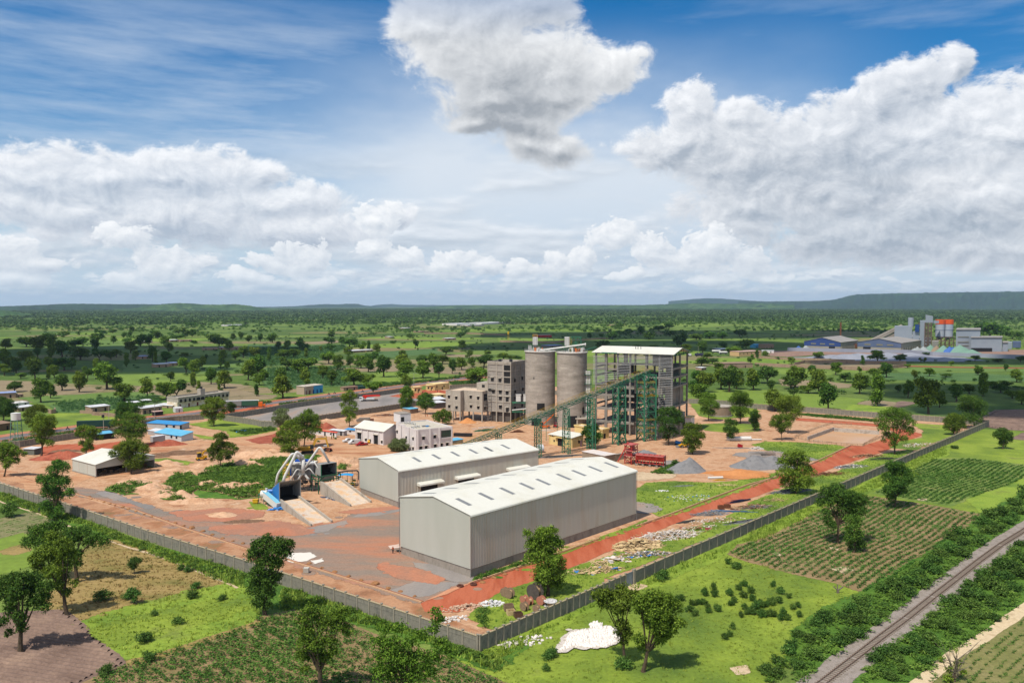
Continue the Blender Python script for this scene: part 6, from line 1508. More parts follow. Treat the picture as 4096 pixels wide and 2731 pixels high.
for i,(k,x,y,rx,ry,h,pk_) in enumerate((('R5',1000,290,14,7,2.4,5),('R5',1200,320,9,5,2.0,4),('R5',1320,360,9,4,1.6,4),('R5',1560,260,10,4.5,2.0,4),('R5',1150,170,16,6,2.2,5),('R5',1640,110,12,5,2.4,4),('R5',1800,50,15,6,2.4,4),('R5',880,225,10,5,1.8,4),('U5',600,1420,10,5,2.0,4),('U5',1300,1430,9,4,1.8,4),('U5',2100,1300,14,6,2.6,4),('S5',150,300,14,5,2.4,4),('S5',1500,400,9,5,2.6,4),('S5',1900,480,8,5,3.0,3),('S5',100,900,6,3.5,1.8,2),('R5',1500,450,8,4,1.2,4),('R5',1400,240,11,5,1.6,4),('R2',200,1530,12,5,2.2,3),('R2',1000,1210,15,4,1.6,4),('R2',700,1225,9,3,1.2,3),('S2',1900,1180,8,4,1.4,3))):
 p=G(k,x,y);o=heap('spoil_mound',None,(p.x,p.y+ry*.4),rx,ry,h,mound,30+i,.15*((i%5)-2),pk_,kind='structure',n=44,rough=.35,cat=None)
darkspoil=nmat('dark_spoil',[A(120,92,72),A(140,110,88),A(100,80,64)],scale=.3,fine=.3,fscale=1.5,bump=1,bdist=.4)
for i,(k,x,y,rx,ry,h) in enumerate((('U5',800,1250,22,4,1.6),('U5',450,1290,10,4,1.4),('R5',1620,490,7,3,.7),('S5',1240,1200,3,1.2,.5),('U6',950,1010,9,3,1.0))):
 p=G(k,x,y);heap('spoil_mound',None,(p.x,p.y+1),rx,ry,h,darkspoil,60+i,.25,4,kind='structure',n=40,rough=.4,cat=None)
def leafmat(name,cols,trans=.22,rnd=.5,val=.25):
 m,t,b=newmat(name)
 at=nd(t,'ShaderNodeAttribute',attribute_name='tint')
 c=ramp(t,at.outputs['Fac'],[(i/(len(cols)-1),q) for i,q in enumerate(cols)])
 oi=nd(t,'ShaderNodeObjectInfo')
 h=nd(t,'ShaderNodeHueSaturation');LK(t,c,h.inputs['Color'])
 mr=nd(t,'ShaderNodeMapRange');LK(t,oi.outputs['Random'],mr.inputs[0]);SV(mr,3,1-val);SV(mr,4,1+val);LK(t,mr.outputs[0],h.inputs['Value'])
 m2=nd(t,'ShaderNodeMath',operation='MULTIPLY');LK(t,oi.outputs['Random'],m2.inputs[0]);SV(m2,1,7.31)
 fr=nd(t,'ShaderNodeMath',operation='FRACT');LK(t,m2.outputs[0],fr.inputs[0])
 m3=nd(t,'ShaderNodeMapRange');LK(t,fr.outputs[0],m3.inputs[0]);SV(m3,3,.5-.018*rnd*2);SV(m3,4,.5+.012*rnd*2);LK(t,m3.outputs[0],h.inputs['Hue'])
 LK(t,h.outputs[0],b.inputs['Base Color']);SV(b,'Roughness',.75);SV(b,'Specular IOR Level',.15)
 tr=nd(t,'ShaderNodeBsdfTranslucent');LK(t,h.outputs[0],tr.inputs[0])
 mx=nd(t,'ShaderNodeMixShader',inp={0:trans});LK(t,b.outputs[0],mx.inputs[1]);LK(t,tr.outputs[0],mx.inputs[2])
 LK(t,mx.outputs[0],t.nodes['Material Output'].inputs[0])
 return m
leaf=leafmat('tree_leaves',[A(71,100,32),A(98,129,40),A(127,158,53),A(164,190,77)],.25)
leaf_d=leafmat('dark_tree_leaves',[A(53,87,34),A(74,111,42),A(100,137,50),A(132,166,69)],.22)
leaf_bush=leafmat('bush_leaves',[A(56,90,38),A(76,112,46),A(98,134,58),A(124,152,80)],.2)
leaf_olive=leafmat('olive_leaves',[A(98,114,69),A(127,143,87),A(158,172,111)],.2)
leaf_crop=leafmat('crop_leaves',[A(60,104,44),A(80,128,52),A(102,150,62),A(126,168,80)],.2)
leaf_grass=leafmat('grass_blades',[A(98,130,48),A(120,150,54),A(142,168,62),A(160,182,82)],.2)
leaf_weed=leafmat('weed_leaves',[A(66,104,42),A(86,128,48),A(106,148,58),A(126,162,72)],.2)
leaf_corn=leafmat('corn_leaves',[A(66,108,62),A(84,126,70),A(104,144,80),A(122,156,92)],.2)
bark=nmat('bark',[A(74,62,50),A(98,84,68),A(60,52,44)],scale=2,fine=.25,fscale=6)
bark_pale=nmat('dead_bark',[A(110,102,90),A(140,130,116)],scale=2,fine=.2)
def cards(P,N,s,rng,aspect=.62):
 n=len(P);r=rng.normal(size=(n,3));u=np.cross(N,r);u/=np.linalg.norm(u,axis=1,keepdims=True)+1e-9
 v=np.cross(N,u);s=s[:,None]
 bend=N*s*.22
 V=np.stack([P-u*s*.5-bend*.6,P-v*s*.5*aspect,P+u*s*.5-bend*.6,P+v*s*.5*aspect+bend*.3],1).reshape(-1,3)
 F=np.arange(4*n).reshape(-1,4)
 return V,F
def crown_pts(lobes,n,rng,shell=.5,clump=1.0):
 L=np.asarray(lobes,float);vol=L[:,3]*L[:,4]+L[:,3]*L[:,5];w=vol/vol.sum()
 idx=rng.choice(len(L),n,p=w)
 d=rng.normal(size=(n,3));d/=np.linalg.norm(d,axis=1,keepdims=True)
 d[:,2]=np.where((d[:,2]<-.35)&(rng.random(n)<.6),-d[:,2],d[:,2])
 rad=1-shell*rng.random(n)**1.6
 ph=idx*2.1
 nz=np.sin(d[:,0]*4.3+ph)*np.cos(d[:,1]*5.1-ph*1.3)+.6*np.sin(d[:,2]*9+ph*2+d[:,0]*7)
 rad=rad*(1+.16*nz*clump)
 P=L[idx,:3]+d*rad[:,None]*L[idx,3:6]
 return P,d,idx,nz,rad
def make_crown(lobes,n,size,rng,shell=.5,tintb=0.0,clump=1.0):
 k=max(1,n//5);P,d,idx,nz,rad=crown_pts(lobes,k,rng,shell,clump)
 rep=5;P=np.repeat(P,rep,0)+rng.normal(size=(k*rep,3))*size*.55;d=np.repeat(d,rep,0)
 N=d+rng.normal(size=d.shape)*.75+np.array((0,0,.25));N/=np.linalg.norm(N,axis=1,keepdims=True)
 s=size*(.6+.8*rng.random(len(P)))
 V,F=cards(P,N,s,rng)
 tint=np.clip(.42+.22*np.repeat(nz,rep)*.6+rng.normal(size=len(P))*.2+tintb,0,1)
 return V,F,tint
def trunk_mesh(mb,base,lobes,r0,rng,fork=.38,lean=(0,0)):
 L=np.asarray(lobes,float);c=L[:,:3].mean(0);z0=L[:,2].min()-L[:,5].mean()*.5
 zf=max(base[2]+.6,base[2]+(c[2]-base[2])*fork)
 F_=Vc((base[0]*.72+c[0]*.28+lean[0],base[1]*.72+c[1]*.28+lean[1],zf));B=Vc(base)
 mid=B.lerp(F_,.5)+Vc((rng.normal()*.12*r0*2,rng.normal()*.1,0))
 mb.tube([B-Vc((0,0,.2)),B+Vc((0,0,.25)),mid,F_],[r0*1.55,r0*1.1,r0*.85,r0*.75],8)
 order=np.argsort(-L[:,3]*L[:,5])
 for i in order[:9]:
  e=Vc(L[i,:3]);m1=F_.lerp(e,.45)+Vc((0,0,-.12*(e-F_).length*.5));
  mb.tube([F_,m1,e,e+Vc((0,0,L[i,5]*.6))],[r0*.55,r0*.36,r0*.18,r0*.06],6)
  for _ in range(2):
   q=m1.lerp(e,rng.random());dd=Vc(rng.normal(size=3));dd.z=abs(dd.z);mb.tube([q,q+dd.normalized()*L[i,3]*.8],[r0*.14,r0*.04],4)
TREES=0
def near_tree(label,k,bx,by,lobes,dens=1.1,m=None,r0=.28,size=.34,cat='tree',depthf=.8,fork=.38,nm='tree',seed=None,shell=.55):
 global TREES;TREES+=1
 rng=np.random.default_rng(seed or TREES*13+5);b=G(k,bx,by);s=PXM(k,b.y);L=[]
 for q in lobes:
  x,y,r=q[:3];p=AT(k,x,y,b.y);R=r*s*1.14
  off=rng.uniform(-.5,.5)*R*1.6 if len(q)<4 else q[3]*R
  L.append((p.x*(1+off/b.y),b.y+off,p.z,R,R*depthf,R*.85))
 t=thing(nm,label,cat,b);L=np.array(L)
 area=(L[:,3]*L[:,5]*4*PI*.8).sum();n=int(min(20000,area*1.3*dens/(size*size*.31)))
 V,F,tint=make_crown(L,n,size,rng,shell)
 V[:,2]=np.maximum(V[:,2],.05)
 mb=MB();trunk_mesh(mb,b,L,r0,rng,fork);mb.build('trunk',bark,t)
 npmesh('crown',V,F,m or leaf,t,origin=tuple(b),attr=tint)
 return t
near_tree('tall leafy tree growing between the red road and the near east wall','R7',322,985,[(180,560,30),(225,640,50),(290,560,52),(350,545,38),(260,650,70),(340,640,72),(400,640,36),(230,720,60),(310,740,84),(385,740,55),(300,830,75),(375,830,62),(330,900,60),(390,910,40),(270,880,36)],r0=.4)
near_tree('forked slim tree with an open crown left of its dense twin, by the white heap','R7',843,1442,[(650,985,38),(700,960,52),(760,990,50),(700,1030,48),(820,950,46),(870,1000,46),(790,1060,45),(905,960,34),(830,1090,42),(820,1180,52),(850,1240,44),(800,1250,34),(830,1300,30)],dens=.95,r0=.26,fork=.5)
near_tree('dense round-headed tree right of its open twin, by the white heap','R7',966,1492,[(950,1010,55),(1030,990,62),(1110,1010,60),(960,1090,55),(1060,1090,85),(1160,1090,65),(1200,1160,48),(1100,1170,85),(1010,1170,48),(1080,1260,58),(1140,1240,50),(940,1270,40),(970,1340,34)],dens=1.15,r0=.34)
near_tree('tree with reddish tips at the bottom edge in the green crop field','R6',470,1640,[(410,1085,52),(360,1150,50),(450,1150,55),(380,1220,50),(560,1120,48),(620,1090,48),(600,1170,58),(520,1200,62),(650,1200,40),(370,1300,52),(450,1300,60),(540,1290,50),(360,1400,48),(440,1400,60),(510,1400,44),(370,1480,30),(560,1350,35)],dens=.85,r0=.42,size=.32)
near_tree('broad sparse-topped tree cut by the bottom edge near the wall corner','R6',1010,1760,[(1255,1090,42),(1270,1160,44),(1230,1210,34),(900,1220,50),(1000,1220,55),(880,1300,60),(970,1300,70),(1080,1280,60),(1160,1260,50),(1290,1310,55),(1350,1360,40),(920,1400,75),(1030,1400,80),(1130,1390,70),(1230,1390,58),(900,1500,75),(1010,1510,85),(1120,1500,75),(1210,1470,50)],dens=.8,r0=.45,size=.34)
near_tree('tall dark tree standing outside the west wall beside the white powder','R6',100,1112,[(120,600,38),(200,620,48),(260,640,40),(60,640,52),(150,680,66),(230,690,52),(30,720,56),(110,770,72),(180,760,46),(50,850,64),(130,880,66),(190,850,32),(40,940,58),(110,970,56),(60,1030,44),(120,1050,34)],dens=1.2,m=leaf_d,r0=.4)
near_tree('lopsided tall tree by the west wall at the end of the dark gravel','R5',362,478,[(390,100,38),(430,120,40),(360,140,40),(290,200,42),(350,220,60),(420,220,48),(470,280,34),(330,290,52),(390,310,46),(310,370,38),(360,390,48),(400,400,32),(350,440,26)],dens=1.15,m=leaf_d,r0=.34)
near_tree('widest spreading tree over the dry field at the left, its crown reaching right','R5',518,892,[(330,530,55),(400,530,50),(250,560,55),(480,560,50),(560,560,50),(630,590,46),(700,610,42),(200,620,48),(300,620,60),(500,620,52),(600,640,38),(520,700,42),(530,770,26)],m=leaf_d,r0=.42,fork=.6)
near_tree('leafy tree in front of the widest one, on the edge of the ploughed soil','R5',452,1112,[(360,600,52),(420,640,60),(300,690,58),(240,730,48),(380,730,66),(460,710,50),(260,800,44),(350,810,60),(440,800,54),(420,880,48),(380,900,40),(450,960,34),(500,900,26)],r0=.4)
near_tree('spreading dark tree at the left edge over the ploughed soil','R5',138,1362,[(90,870,50),(160,860,50),(230,880,52),(40,910,55),(300,920,48),(120,940,60),(210,950,60),(300,990,46),(20,990,50),(100,1020,55),(240,1030,55),(310,1050,36),(130,1110,46),(60,1090,40),(20,1150,36),(150,1190,34),(60,1240,28)],m=leaf_d,r0=.44)
near_tree('small lone sapling in the middle of the dry field','R5',905,836,[(905,755,34),(880,770,22),(930,750,24),(900,785,22)],dens=1.2,m=leaf_bush,r0=.1,size=.26)
near_tree('small low tree at the seam of dry and bright green field','R5',902,1035,[(895,955,34),(870,980,22),(925,965,24),(905,1000,20)],m=leaf_bush,r0=.1,size=.26)
near_tree('small round tree beside the path at the far left','R5',62,455,[(60,400,40),(35,410,26),(95,395,26),(60,430,26)],dens=1.2,m=leaf_bush,r0=.12,size=.3)
near_tree('open-limbed tree between red road and east wall above the stacked timber','R8',318,296,[(270,40,42),(330,30,40),(370,70,40),(230,80,40),(300,100,52),(360,130,50),(410,150,38),(240,150,50),(310,180,55),(380,200,52),(250,220,38),(320,240,44),(410,225,30)],dens=.9,r0=.32)
near_tree('big umbrella-shaped tree standing in the crop field by the east wall','R8',596,628,[(520,290,46),(590,270,50),(640,300,55),(700,320,55),(750,340,50),(480,350,32),(560,340,50),(660,380,60),(740,400,50),(700,440,42),(520,420,30),(530,470,34),(560,500,34),(590,440,30)],r0=.36,m=leaf_d,fork=.5)
near_tree('dark narrow tree right behind the umbrella-shaped tree in the crop field','R8',706,690,[(680,470,36),(730,480,36),(700,530,46),(680,590,36),(740,570,34),(710,640,44),(760,640,30)],dens=1.2,r0=.28,m=leaf_d)
near_tree('tree with hanging crown alone between the two crop fields','R8',985,388,[(960,110,40),(1010,110,34),(990,160,50),(1050,160,44),(940,190,42),(1010,220,55),(1075,200,34),(950,260,46),(1020,280,42),(960,320,30)],r0=.26,m=leaf_d)
near_tree('large two-trunk tree near the end of the red road','R4',1240,1432,[(1220,1060,50),(1280,1080,50),(1150,1100,50),(1110,1150,46),(1330,1120,52),(1220,1140,70),(1380,1160,42),(1150,1200,50),(1290,1200,60),(1370,1230,46),(1180,1270,44),(1240,1280,50),(1150,1310,24),(1320,1300,36),(1230,1340,34)],r0=.34)
near_tree('round tree in the far corner against the back wall','R4',1752,1268,[(1750,1120,50),(1800,1130,42),(1700,1150,40),(1740,1180,54),(1810,1190,40),(1690,1200,30),(1760,1230,32)],r0=.26)
near_tree('tall black-green tree clump just outside the far wall corner','R4',1925,1205,[(1850,960,52),(1920,970,54),(1830,1040,50),(1900,1050,60),(1980,1020,55),(1860,1120,52),(1930,1130,55),(2000,1080,36)],dens=1.2,r0=.36,m=leaf_d)
near_tree('lone round tree in the bright green grass beyond the east wall','R4',2170,1385,[(2170,1240,42),(2220,1260,34),(2120,1260,34),(2180,1290,50),(2230,1300,28),(2170,1340,34)],r0=.2,m=leaf_d)
near_tree('tall forked tree standing before the pond, back one of a close pair','R4',325,1252,[(300,970,55),(370,980,60),(250,1010,45),(420,1030,42),(310,1050,60),(390,1080,50),(340,1130,40)],r0=.26)
near_tree('smaller tree before the pond, front one of a close pair','R4',272,1312,[(230,1130,42),(290,1130,48),(200,1170,34),(260,1190,45),(320,1180,36),(270,1230,28)],r0=.2)
near_tree('compact dark tree standing before the mill frame','R3',1548,1448,[(1500,1150,50),(1570,1140,55),(1620,1170,50),(1480,1220,46),(1560,1230,66),(1640,1220,44),(1500,1310,45),(1580,1320,52),(1530,1380,34)],dens=1.25,r0=.3,m=leaf_d)
near_tree('yellow-green round tree right of the dark one before the mill','R3',1768,1532,[(1740,1290,50),(1800,1300,50),(1700,1340,42),(1770,1360,66),(1840,1370,44),(1720,1410,45),(1800,1430,50),(1760,1480,34)],dens=1.2,r0=.28)
near_tree('slim tree above the white pipe right of the mill','R3',2115,1408,[(2100,1240,38),(2150,1240,34),(2090,1300,40),(2150,1310,38),(2120,1360,34)],dens=1.2,r0=.2,m=leaf_d)
near_tree('round tree in front of the small yellow building','R3',838,1478,[(810,1300,44),(870,1290,40),(780,1340,34),(840,1350,55),(900,1370,44),(810,1410,36),(870,1420,36)],dens=1.25,r0=.26,m=leaf_d)
near_tree('tree left of the round brown tank behind the mill','R3',1915,1228,[(1900,1000,40),(1950,1010,36),(1870,1050,44),(1940,1070,55),(1990,1090,30),(1880,1130,40),(1940,1150,36)],dens=1.2,r0=.26)
near_tree('tall tree right of the round brown tank','R3',2205,1252,[(2190,990,50),(2240,1000,42),(2140,1040,42),(2210,1060,60),(2280,1060,44),(2160,1120,46),(2240,1130,46),(2200,1180,36)],dens=1.15,r0=.28)
near_tree('dark bushy tree right of the tank at the track','R3',2335,1320,[(2330,1160,34),(2360,1190,34),(2320,1220,34),(2350,1260,30)],dens=1.2,r0=.18,m=leaf_d)
near_tree('big tree at left edge of the site beside the kerb','U6',66,1400,[(60,930,80),(140,920,70),(220,960,70),(300,1000,50),(20,1020,80),(120,1040,90),(220,1060,70),(380,1040,40),(40,1140,75),(150,1150,80),(260,1150,50),(100,1230,50)],r0=.3)
near_tree('tall broad tree standing in front of the low wall and road at left','U6',652,1078,[(640,470,75),(720,500,70),(800,480,60),(560,540,70),(860,540,40),(650,580,100),(760,620,90),(500,600,50),(580,700,90),(700,720,100),(800,720,60),(620,820,60),(780,860,60),(700,840,50)],dens=1.15,r0=.4)
near_tree('tree behind the broad one, between mud houses and road','U6',560,700,[(480,370,70),(560,330,70),(640,320,60),(420,440,60),(520,450,75),(700,360,45),(440,540,45),(540,560,60)],r0=.3)
near_tree('flat-crowned tree hanging over the low wall left of the open shed','U6',1345,1070,[(1250,660,60),(1330,640,60),(1430,660,70),(1530,700,60),(1220,730,50),(1330,740,70),(1450,760,70),(1580,780,40),(1400,830,60),(1290,880,50),(1380,920,65),(1320,980,45),(1430,950,45)],r0=.28)
near_tree('large tree whose crown hides the right end of the open shed','R5',885,162,[(860,-30,50),(800,0,36),(900,-20,60),(960,0,45),(760,30,28),(860,40,55),(940,50,45),(880,90,40),(930,100,30)],r0=.32)
near_tree('leafy tree rising behind the open shed tree, beside the blue-roofed cabins','R1',1180,1460,[(1180,1190,50),(1240,1200,50),(1300,1210,40),(1050,1240,40),(1120,1250,50),(1200,1270,60),(1290,1280,50),(1100,1330,50),(1190,1350,60),(1270,1350,50),(1320,1320,30)],r0=.32)
near_tree('tree at the roadside between the mud compound and the tin-roofed stalls','R1',1130,1330,[(1120,1090,42),(1180,1085,40),(1230,1090,34),(1290,1080,34),(1100,1140,40),(1170,1150,46),(1240,1140,44),(1090,1190,30),(1140,1200,34)],r0=.28,m=leaf_d)
near_tree('big spreading tree by the truck yard wall corner','R1',1965,1278,[(1930,1050,44),(1990,1040,40),(2040,1060,34),(1870,1100,36),(1930,1110,50),(2010,1110,50),(2060,1140,28),(1880,1160,36),(1960,1180,50),(2030,1180,36),(1940,1230,30)],dens=1.15,r0=.34)
near_tree('small dark tree at the back of the container truck','R1',2122,1150,[(2115,1075,30),(2140,1095,28),(2105,1110,26),(2130,1125,24)],dens=1.2,r0=.16,m=leaf_d)
near_tree('dark tree cut by the left edge above the water tower','R1',30,1225,[(20,1050,50),(80,1060,45),(-20,1090,50),(50,1110,60),(120,1110,40),(20,1160,50),(90,1150,40)],dens=1.2,r0=.34,m=leaf_d)
near_tree('many-stemmed tree beside the yellow crane in the spoil heaps','U5',1488,1460,[(1520,950,60),(1440,970,50),(1580,980,40),(1480,1030,55),(1400,1110,60),(1500,1110,80),(1600,1110,70),(1680,1130,60),(1740,1160,40),(1340,1180,50),(1440,1210,80),(1560,1220,80),(1660,1230,60),(1360,1270,50),(1480,1290,60),(1620,1300,46),(1370,1330,34)],r0=.2)
near_tree('bright leafy tree with bare trunk by the white cabin, right one of two','R2',492,1468,[(540,1160,44),(500,1190,50),(590,1200,44),(440,1220,45),(540,1240,60),(610,1260,46),(470,1290,50),(560,1310,50),(630,1310,34),(400,1270,36),(500,1360,44),(570,1370,34)],r0=.3)
near_tree('bright leafy tree overlapping the other, left one of two by the cabin','R2',352,1545,[(370,1260,50),(320,1300,46),(420,1300,46),(280,1350,40),(360,1360,60),(430,1370,44),(240,1410,34),(310,1430,55),(390,1440,60),(330,1490,46),(390,1510,36)],r0=.3)
near_tree('thin grey-green tree at the rounded end of the truck yard','R2',278,1328,[(290,1140,36),(330,1130,26),(250,1160,34),(300,1190,50),(230,1210,34),(340,1200,30),(270,1240,40),(320,1250,28)],dens=.8,r0=.18,m=leaf_olive)
near_tree('tall slim tree with bare stem left of the workshop','R2',914,1282,[(920,970,34),(870,1000,34),(960,1000,24),(900,1040,46),(850,1080,28),(950,1080,40),(900,1120,46),(970,1120,24),(870,1150,30),(930,1180,44),(900,1220,24)],dens=.85,r0=.2)
near_tree('upright tree between truck yard wall and site, left one of two','R2',1438,1145,[(1440,930,34),(1410,960,34),(1470,970,34),(1440,1000,52),(1400,1040,34),(1470,1050,34),(1430,1090,44)],dens=1.2,r0=.28)
near_tree('round tree between truck yard wall and site, right one of two','R2',1612,1162,[(1610,1000,40),(1650,1010,34),(1570,1020,36),(1620,1050,60),(1560,1070,30),(1670,1070,30),(1600,1100,34)],dens=1.2,r0=.26,m=leaf_d)
near_tree('low spreading tree before the raised concrete wing','R2',1768,1258,[(1780,1140,28),(1740,1160,34),(1820,1160,30),(1700,1190,30),(1770,1190,44),(1830,1200,30),(1720,1215,28),(1800,1225,30)],dens=.95,r0=.2)
near_tree('dark round olive-green bush tree beside the office front','R2',1368,1505,[(1340,1420,36),(1400,1420,36),(1300,1450,30),(1370,1450,50),(1430,1460,30),(1330,1480,34),(1400,1480,34)],dens=1.5,r0=.15,m=leaf_olive,shell=.4)
near_tree('roadside tree beside the small yellow kiosk','R2',1442,938,[(1430,830,30),(1460,850,30),(1410,865,28),(1450,890,34)],r0=.22)
near_tree('leafless tree with bleached branches over the sandy path at bottom right','R8',1385,1560,[(1290,1400,16),(1350,1480,24),(1410,1440,24),(1340,1530,26),(1440,1500,18),(1400,1350,10)],dens=.8,r0=.2,m=leaf,size=.28,fork=.25)
g=G('R8',1385,1560);s_=PXM('R8',g.y);t=thing('dead_branches','bare bleached limbs sticking out around the leafless tree at bottom right','branches',g)
m=MB();rg=random.Random(5)
for i in range(16):
 a=AT('R8',1385+rg.uniform(-30,30),1430+rg.uniform(-20,90),g.y);e=AT('R8',1385+rg.uniform(-150,190),1340+rg.uniform(-70,110),g.y+rg.uniform(-1,1));mid=a.lerp(e,.5)+Vc((rg.uniform(-.3,.3),rg.uniform(-.3,.3),rg.uniform(0,.4)))
 m.tube([a,mid,e],[.09,.05,.015],5)
m.build('limb',bark_pale,t)
def variant(seed,kind,n,size,link=False):
 rng=np.random.default_rng(seed);L=[]
 if kind=='round':
  for i in range(11):a=rng.uniform(0,2*PI);r=rng.uniform(.6,2.4);z=rng.uniform(2.6,8.4);R=rng.uniform(1.1,1.9);L.append((r*cos(a)*(1-.12*(z-5)),r*sin(a),z,R,R,R*.85))
  L.append((0,0,5.4,2.4,2.4,3.0))
 elif kind=='tall':
  for i in range(12):z=1.9+6.9*i/11;a=rng.uniform(0,2*PI);r=rng.uniform(.4,1.9)*(1.15-z/14);R=rng.uniform(1.1,1.8);L.append((r*cos(a),r*sin(a),z,R,R,R*.9))
 elif kind=='spread':
  for i in range(14):a=2*PI*i/14*1.7;r=rng.uniform(1.2,3.1);z=rng.uniform(3.6,8.4)-r*.3;R=rng.uniform(1.1,1.7);L.append((r*cos(a),r*sin(a),z,R,R,R*.7))
  L.append((0,0,5.8,2.3,2.3,2.6))
 elif kind=='double':
  for cx,zc,h in((-1.5,6.8,2.6),(1.7,5.0,2.2)):
   for i in range(7):a=rng.uniform(0,2*PI);r=rng.uniform(.3,1.7);z=zc+rng.uniform(-h,h)*.8;R=rng.uniform(1.0,1.6);L.append((cx+r*cos(a),r*sin(a),z,R,R,R*.85))
 V,F,tint=make_crown(L,n,size,rng)
 V[:,2]=np.clip(V[:,2],.1,10.3)
 mb=MB();trunk_mesh(mb,(0,0,0),L,.34,rng,.4)
 return V,F,tint,mb
kinds=['round','tall','spread','double','round','tall','spread','double','round','tall']
def mk_var(n,size,cnt,seed0,mat_):
 out=[]
 for i in range(cnt):
  V,F,tint,mb=variant(seed0+i,kinds[i%len(kinds)],n,size)
  cm=npmesh('crown',V,F,mat_,attr=tint,link=False)
  me=bpy.data.meshes.new('trunk');me.from_pydata([tuple(v) for v in mb.v],[],mb.f);me.materials.append(bark)
  tv=np.array(mb.v);tq=[f for f in mb.f if len(f)==4]
  Va=np.concatenate([V,tv]);Fa=np.concatenate([F,np.array(tq)+len(V)])
  om=npmesh('tree',Va,Fa,[mat_,bark],attr=np.concatenate([tint,np.zeros(len(tq))]),mi=[0]*len(F)+[1]*len(tq),link=False)
  out.append((cm,me,om))
 return out
VARM=mk_var(3600,.62,8,100,leaf);VARD=mk_var(3600,.62,4,200,leaf_d);VARF=mk_var(900,1.15,6,300,leaf_d)
T_R1=[(135,958,862,58),(375,1055,835,70),(465,1015,875,48),(570,945,808,65),(728,962,775,60),(805,845,725,40),(880,840,670,38),(985,932,697,110),(1145,1045,880,88),(1355,1002,835,58),(1530,1025,865,85),(1625,1020,850,78),(1567,860,780,36),(1825,970,865,25),(1775,915,790,35),(1710,790,645,60),(1780,810,660,45),(1855,748,635,38),(1940,885,745,55),(2062,922,755,70),(2010,948,880,20),(2085,750,675,28),(2048,695,580,40),(2025,728,640,22),(2280,850,665,70),(1700,640,595,40),(1895,660,615,15),(2160,660,585,38),(2235,645,548,50),(2330,640,550,40),(2105,580,482,42),(2010,540,448,60),(1960,500,415,50),(2138,482,425,25),(2210,468,405,25),(2285,498,438,28),(1552,588,505,42),(1780,518,480,22),(1505,530,445,38),(1370,535,435,48),(1290,540,430,42),(1425,710,595,25),(1400,680,545,42),(1528,690,595,50),(1245,668,582,32),(1163,728,610,30),(910,668,558,55),(1020,660,580,42),(1070,640,565,45),(740,665,550,75),(1200,600,490,55),(1170,500,462,32),(1040,512,448,28),(865,520,430,42),(870,560,480,40),(760,520,450,38),(690,545,470,60),(570,640,500,70),(650,600,530,40),(590,760,640,85),(660,740,650,40),(500,830,710,40),(470,650,465,48),(450,740,640,50),(445,840,740,25),(345,590,445,80),(240,545,445,60),(345,640,560,35),(235,705,580,70),(320,845,655,75),(190,835,780,40),(50,570,470,48),(30,700,570,60),(100,750,640,60),(40,810,700,50),(150,800,680,50),(455,490,410,50),(1195,462,400,28),(1138,460,408,20),(1218,410,355,22),(1035,420,375,30),(880,420,380,16),(930,480,420,25),(940,430,385,30),(1760,355,315,42),(1700,465,380,32),(1765,450,385,30),(1620,475,430,50),(1640,420,375,40),(1450,470,400,35),(1420,440,390,30),(590,455,395,38)]
T_R2=[(60,995,895,28),(85,895,790,50),(140,850,755,50),(45,640,550,50),(70,830,640,85),(175,680,560,28),(303,1015,800,88),(285,880,750,60),(95,495,430,32),(205,505,418,42),(262,555,500,28),(340,570,488,38),(465,560,470,38),(497,580,510,45),(310,650,570,55),(400,645,560,50),(515,645,565,22),(338,765,640,58),(440,790,655,65),(535,750,645,70),(515,905,748,50),(648,585,535,15),(740,580,515,40),(725,515,450,40),(752,465,395,35),(725,700,590,60),(805,760,620,50),(670,830,715,55),(750,895,765,55),(840,520,455,28),(915,545,455,65),(960,540,470,32),(900,635,545,45),(920,735,635,38),(1035,580,500,38),(1090,580,495,22),(1170,600,520,38),(1020,740,620,60),(1088,775,650,55),(1125,700,590,50),(1228,822,640,75),(955,902,745,85),(1060,900,785,75),(1130,975,860,70),(1405,670,575,45),(1400,770,620,70),(1430,840,680,80),(1588,832,670,70),(1580,700,620,50),(1690,750,610,60),(1735,835,690,48),(1770,700,620,60),(1800,620,540,50),(1858,790,670,40),(1945,755,640,55),(2040,730,640,38),(2015,650,575,35),(2150,730,615,65),(2330,660,600,45),(2180,620,580,35),(1950,570,485,40),(1935,460,400,32),(1520,555,480,25),(1470,465,418,28),(1310,515,485,20),(1345,380,335,22),(2110,895,735,100),(2030,870,740,50)]
T_R3=[(30,660,605,40),(100,665,620,40),(165,665,625,35),(1820,1042,880,85),(1770,960,850,60),(1870,960,780,85),(1800,880,770,55),(2030,935,750,80),(2105,960,740,90),(2170,930,760,60),(2330,942,770,60),(1850,720,640,60),(1950,700,650,50),(1900,650,600,40),(2010,760,690,50),(945,555,480,45),(1255,558,520,32),(1410,570,525,35),(1665,560,430,55),(1720,590,520,45),(1860,600,500,50),(2060,560,500,30),(1030,478,400,42),(1370,475,400,45),(1290,430,360,36),(1460,400,345,50),(1550,375,315,34),(1100,370,325,26),(1800,480,420,50),(1920,470,400,45),(2150,620,540,60),(2260,560,470,50),(2040,470,400,40),(2200,450,380,44),(1560,450,390,40),(820,470,420,22),(930,460,420,18),(1180,420,380,28),(2300,700,620,30)]
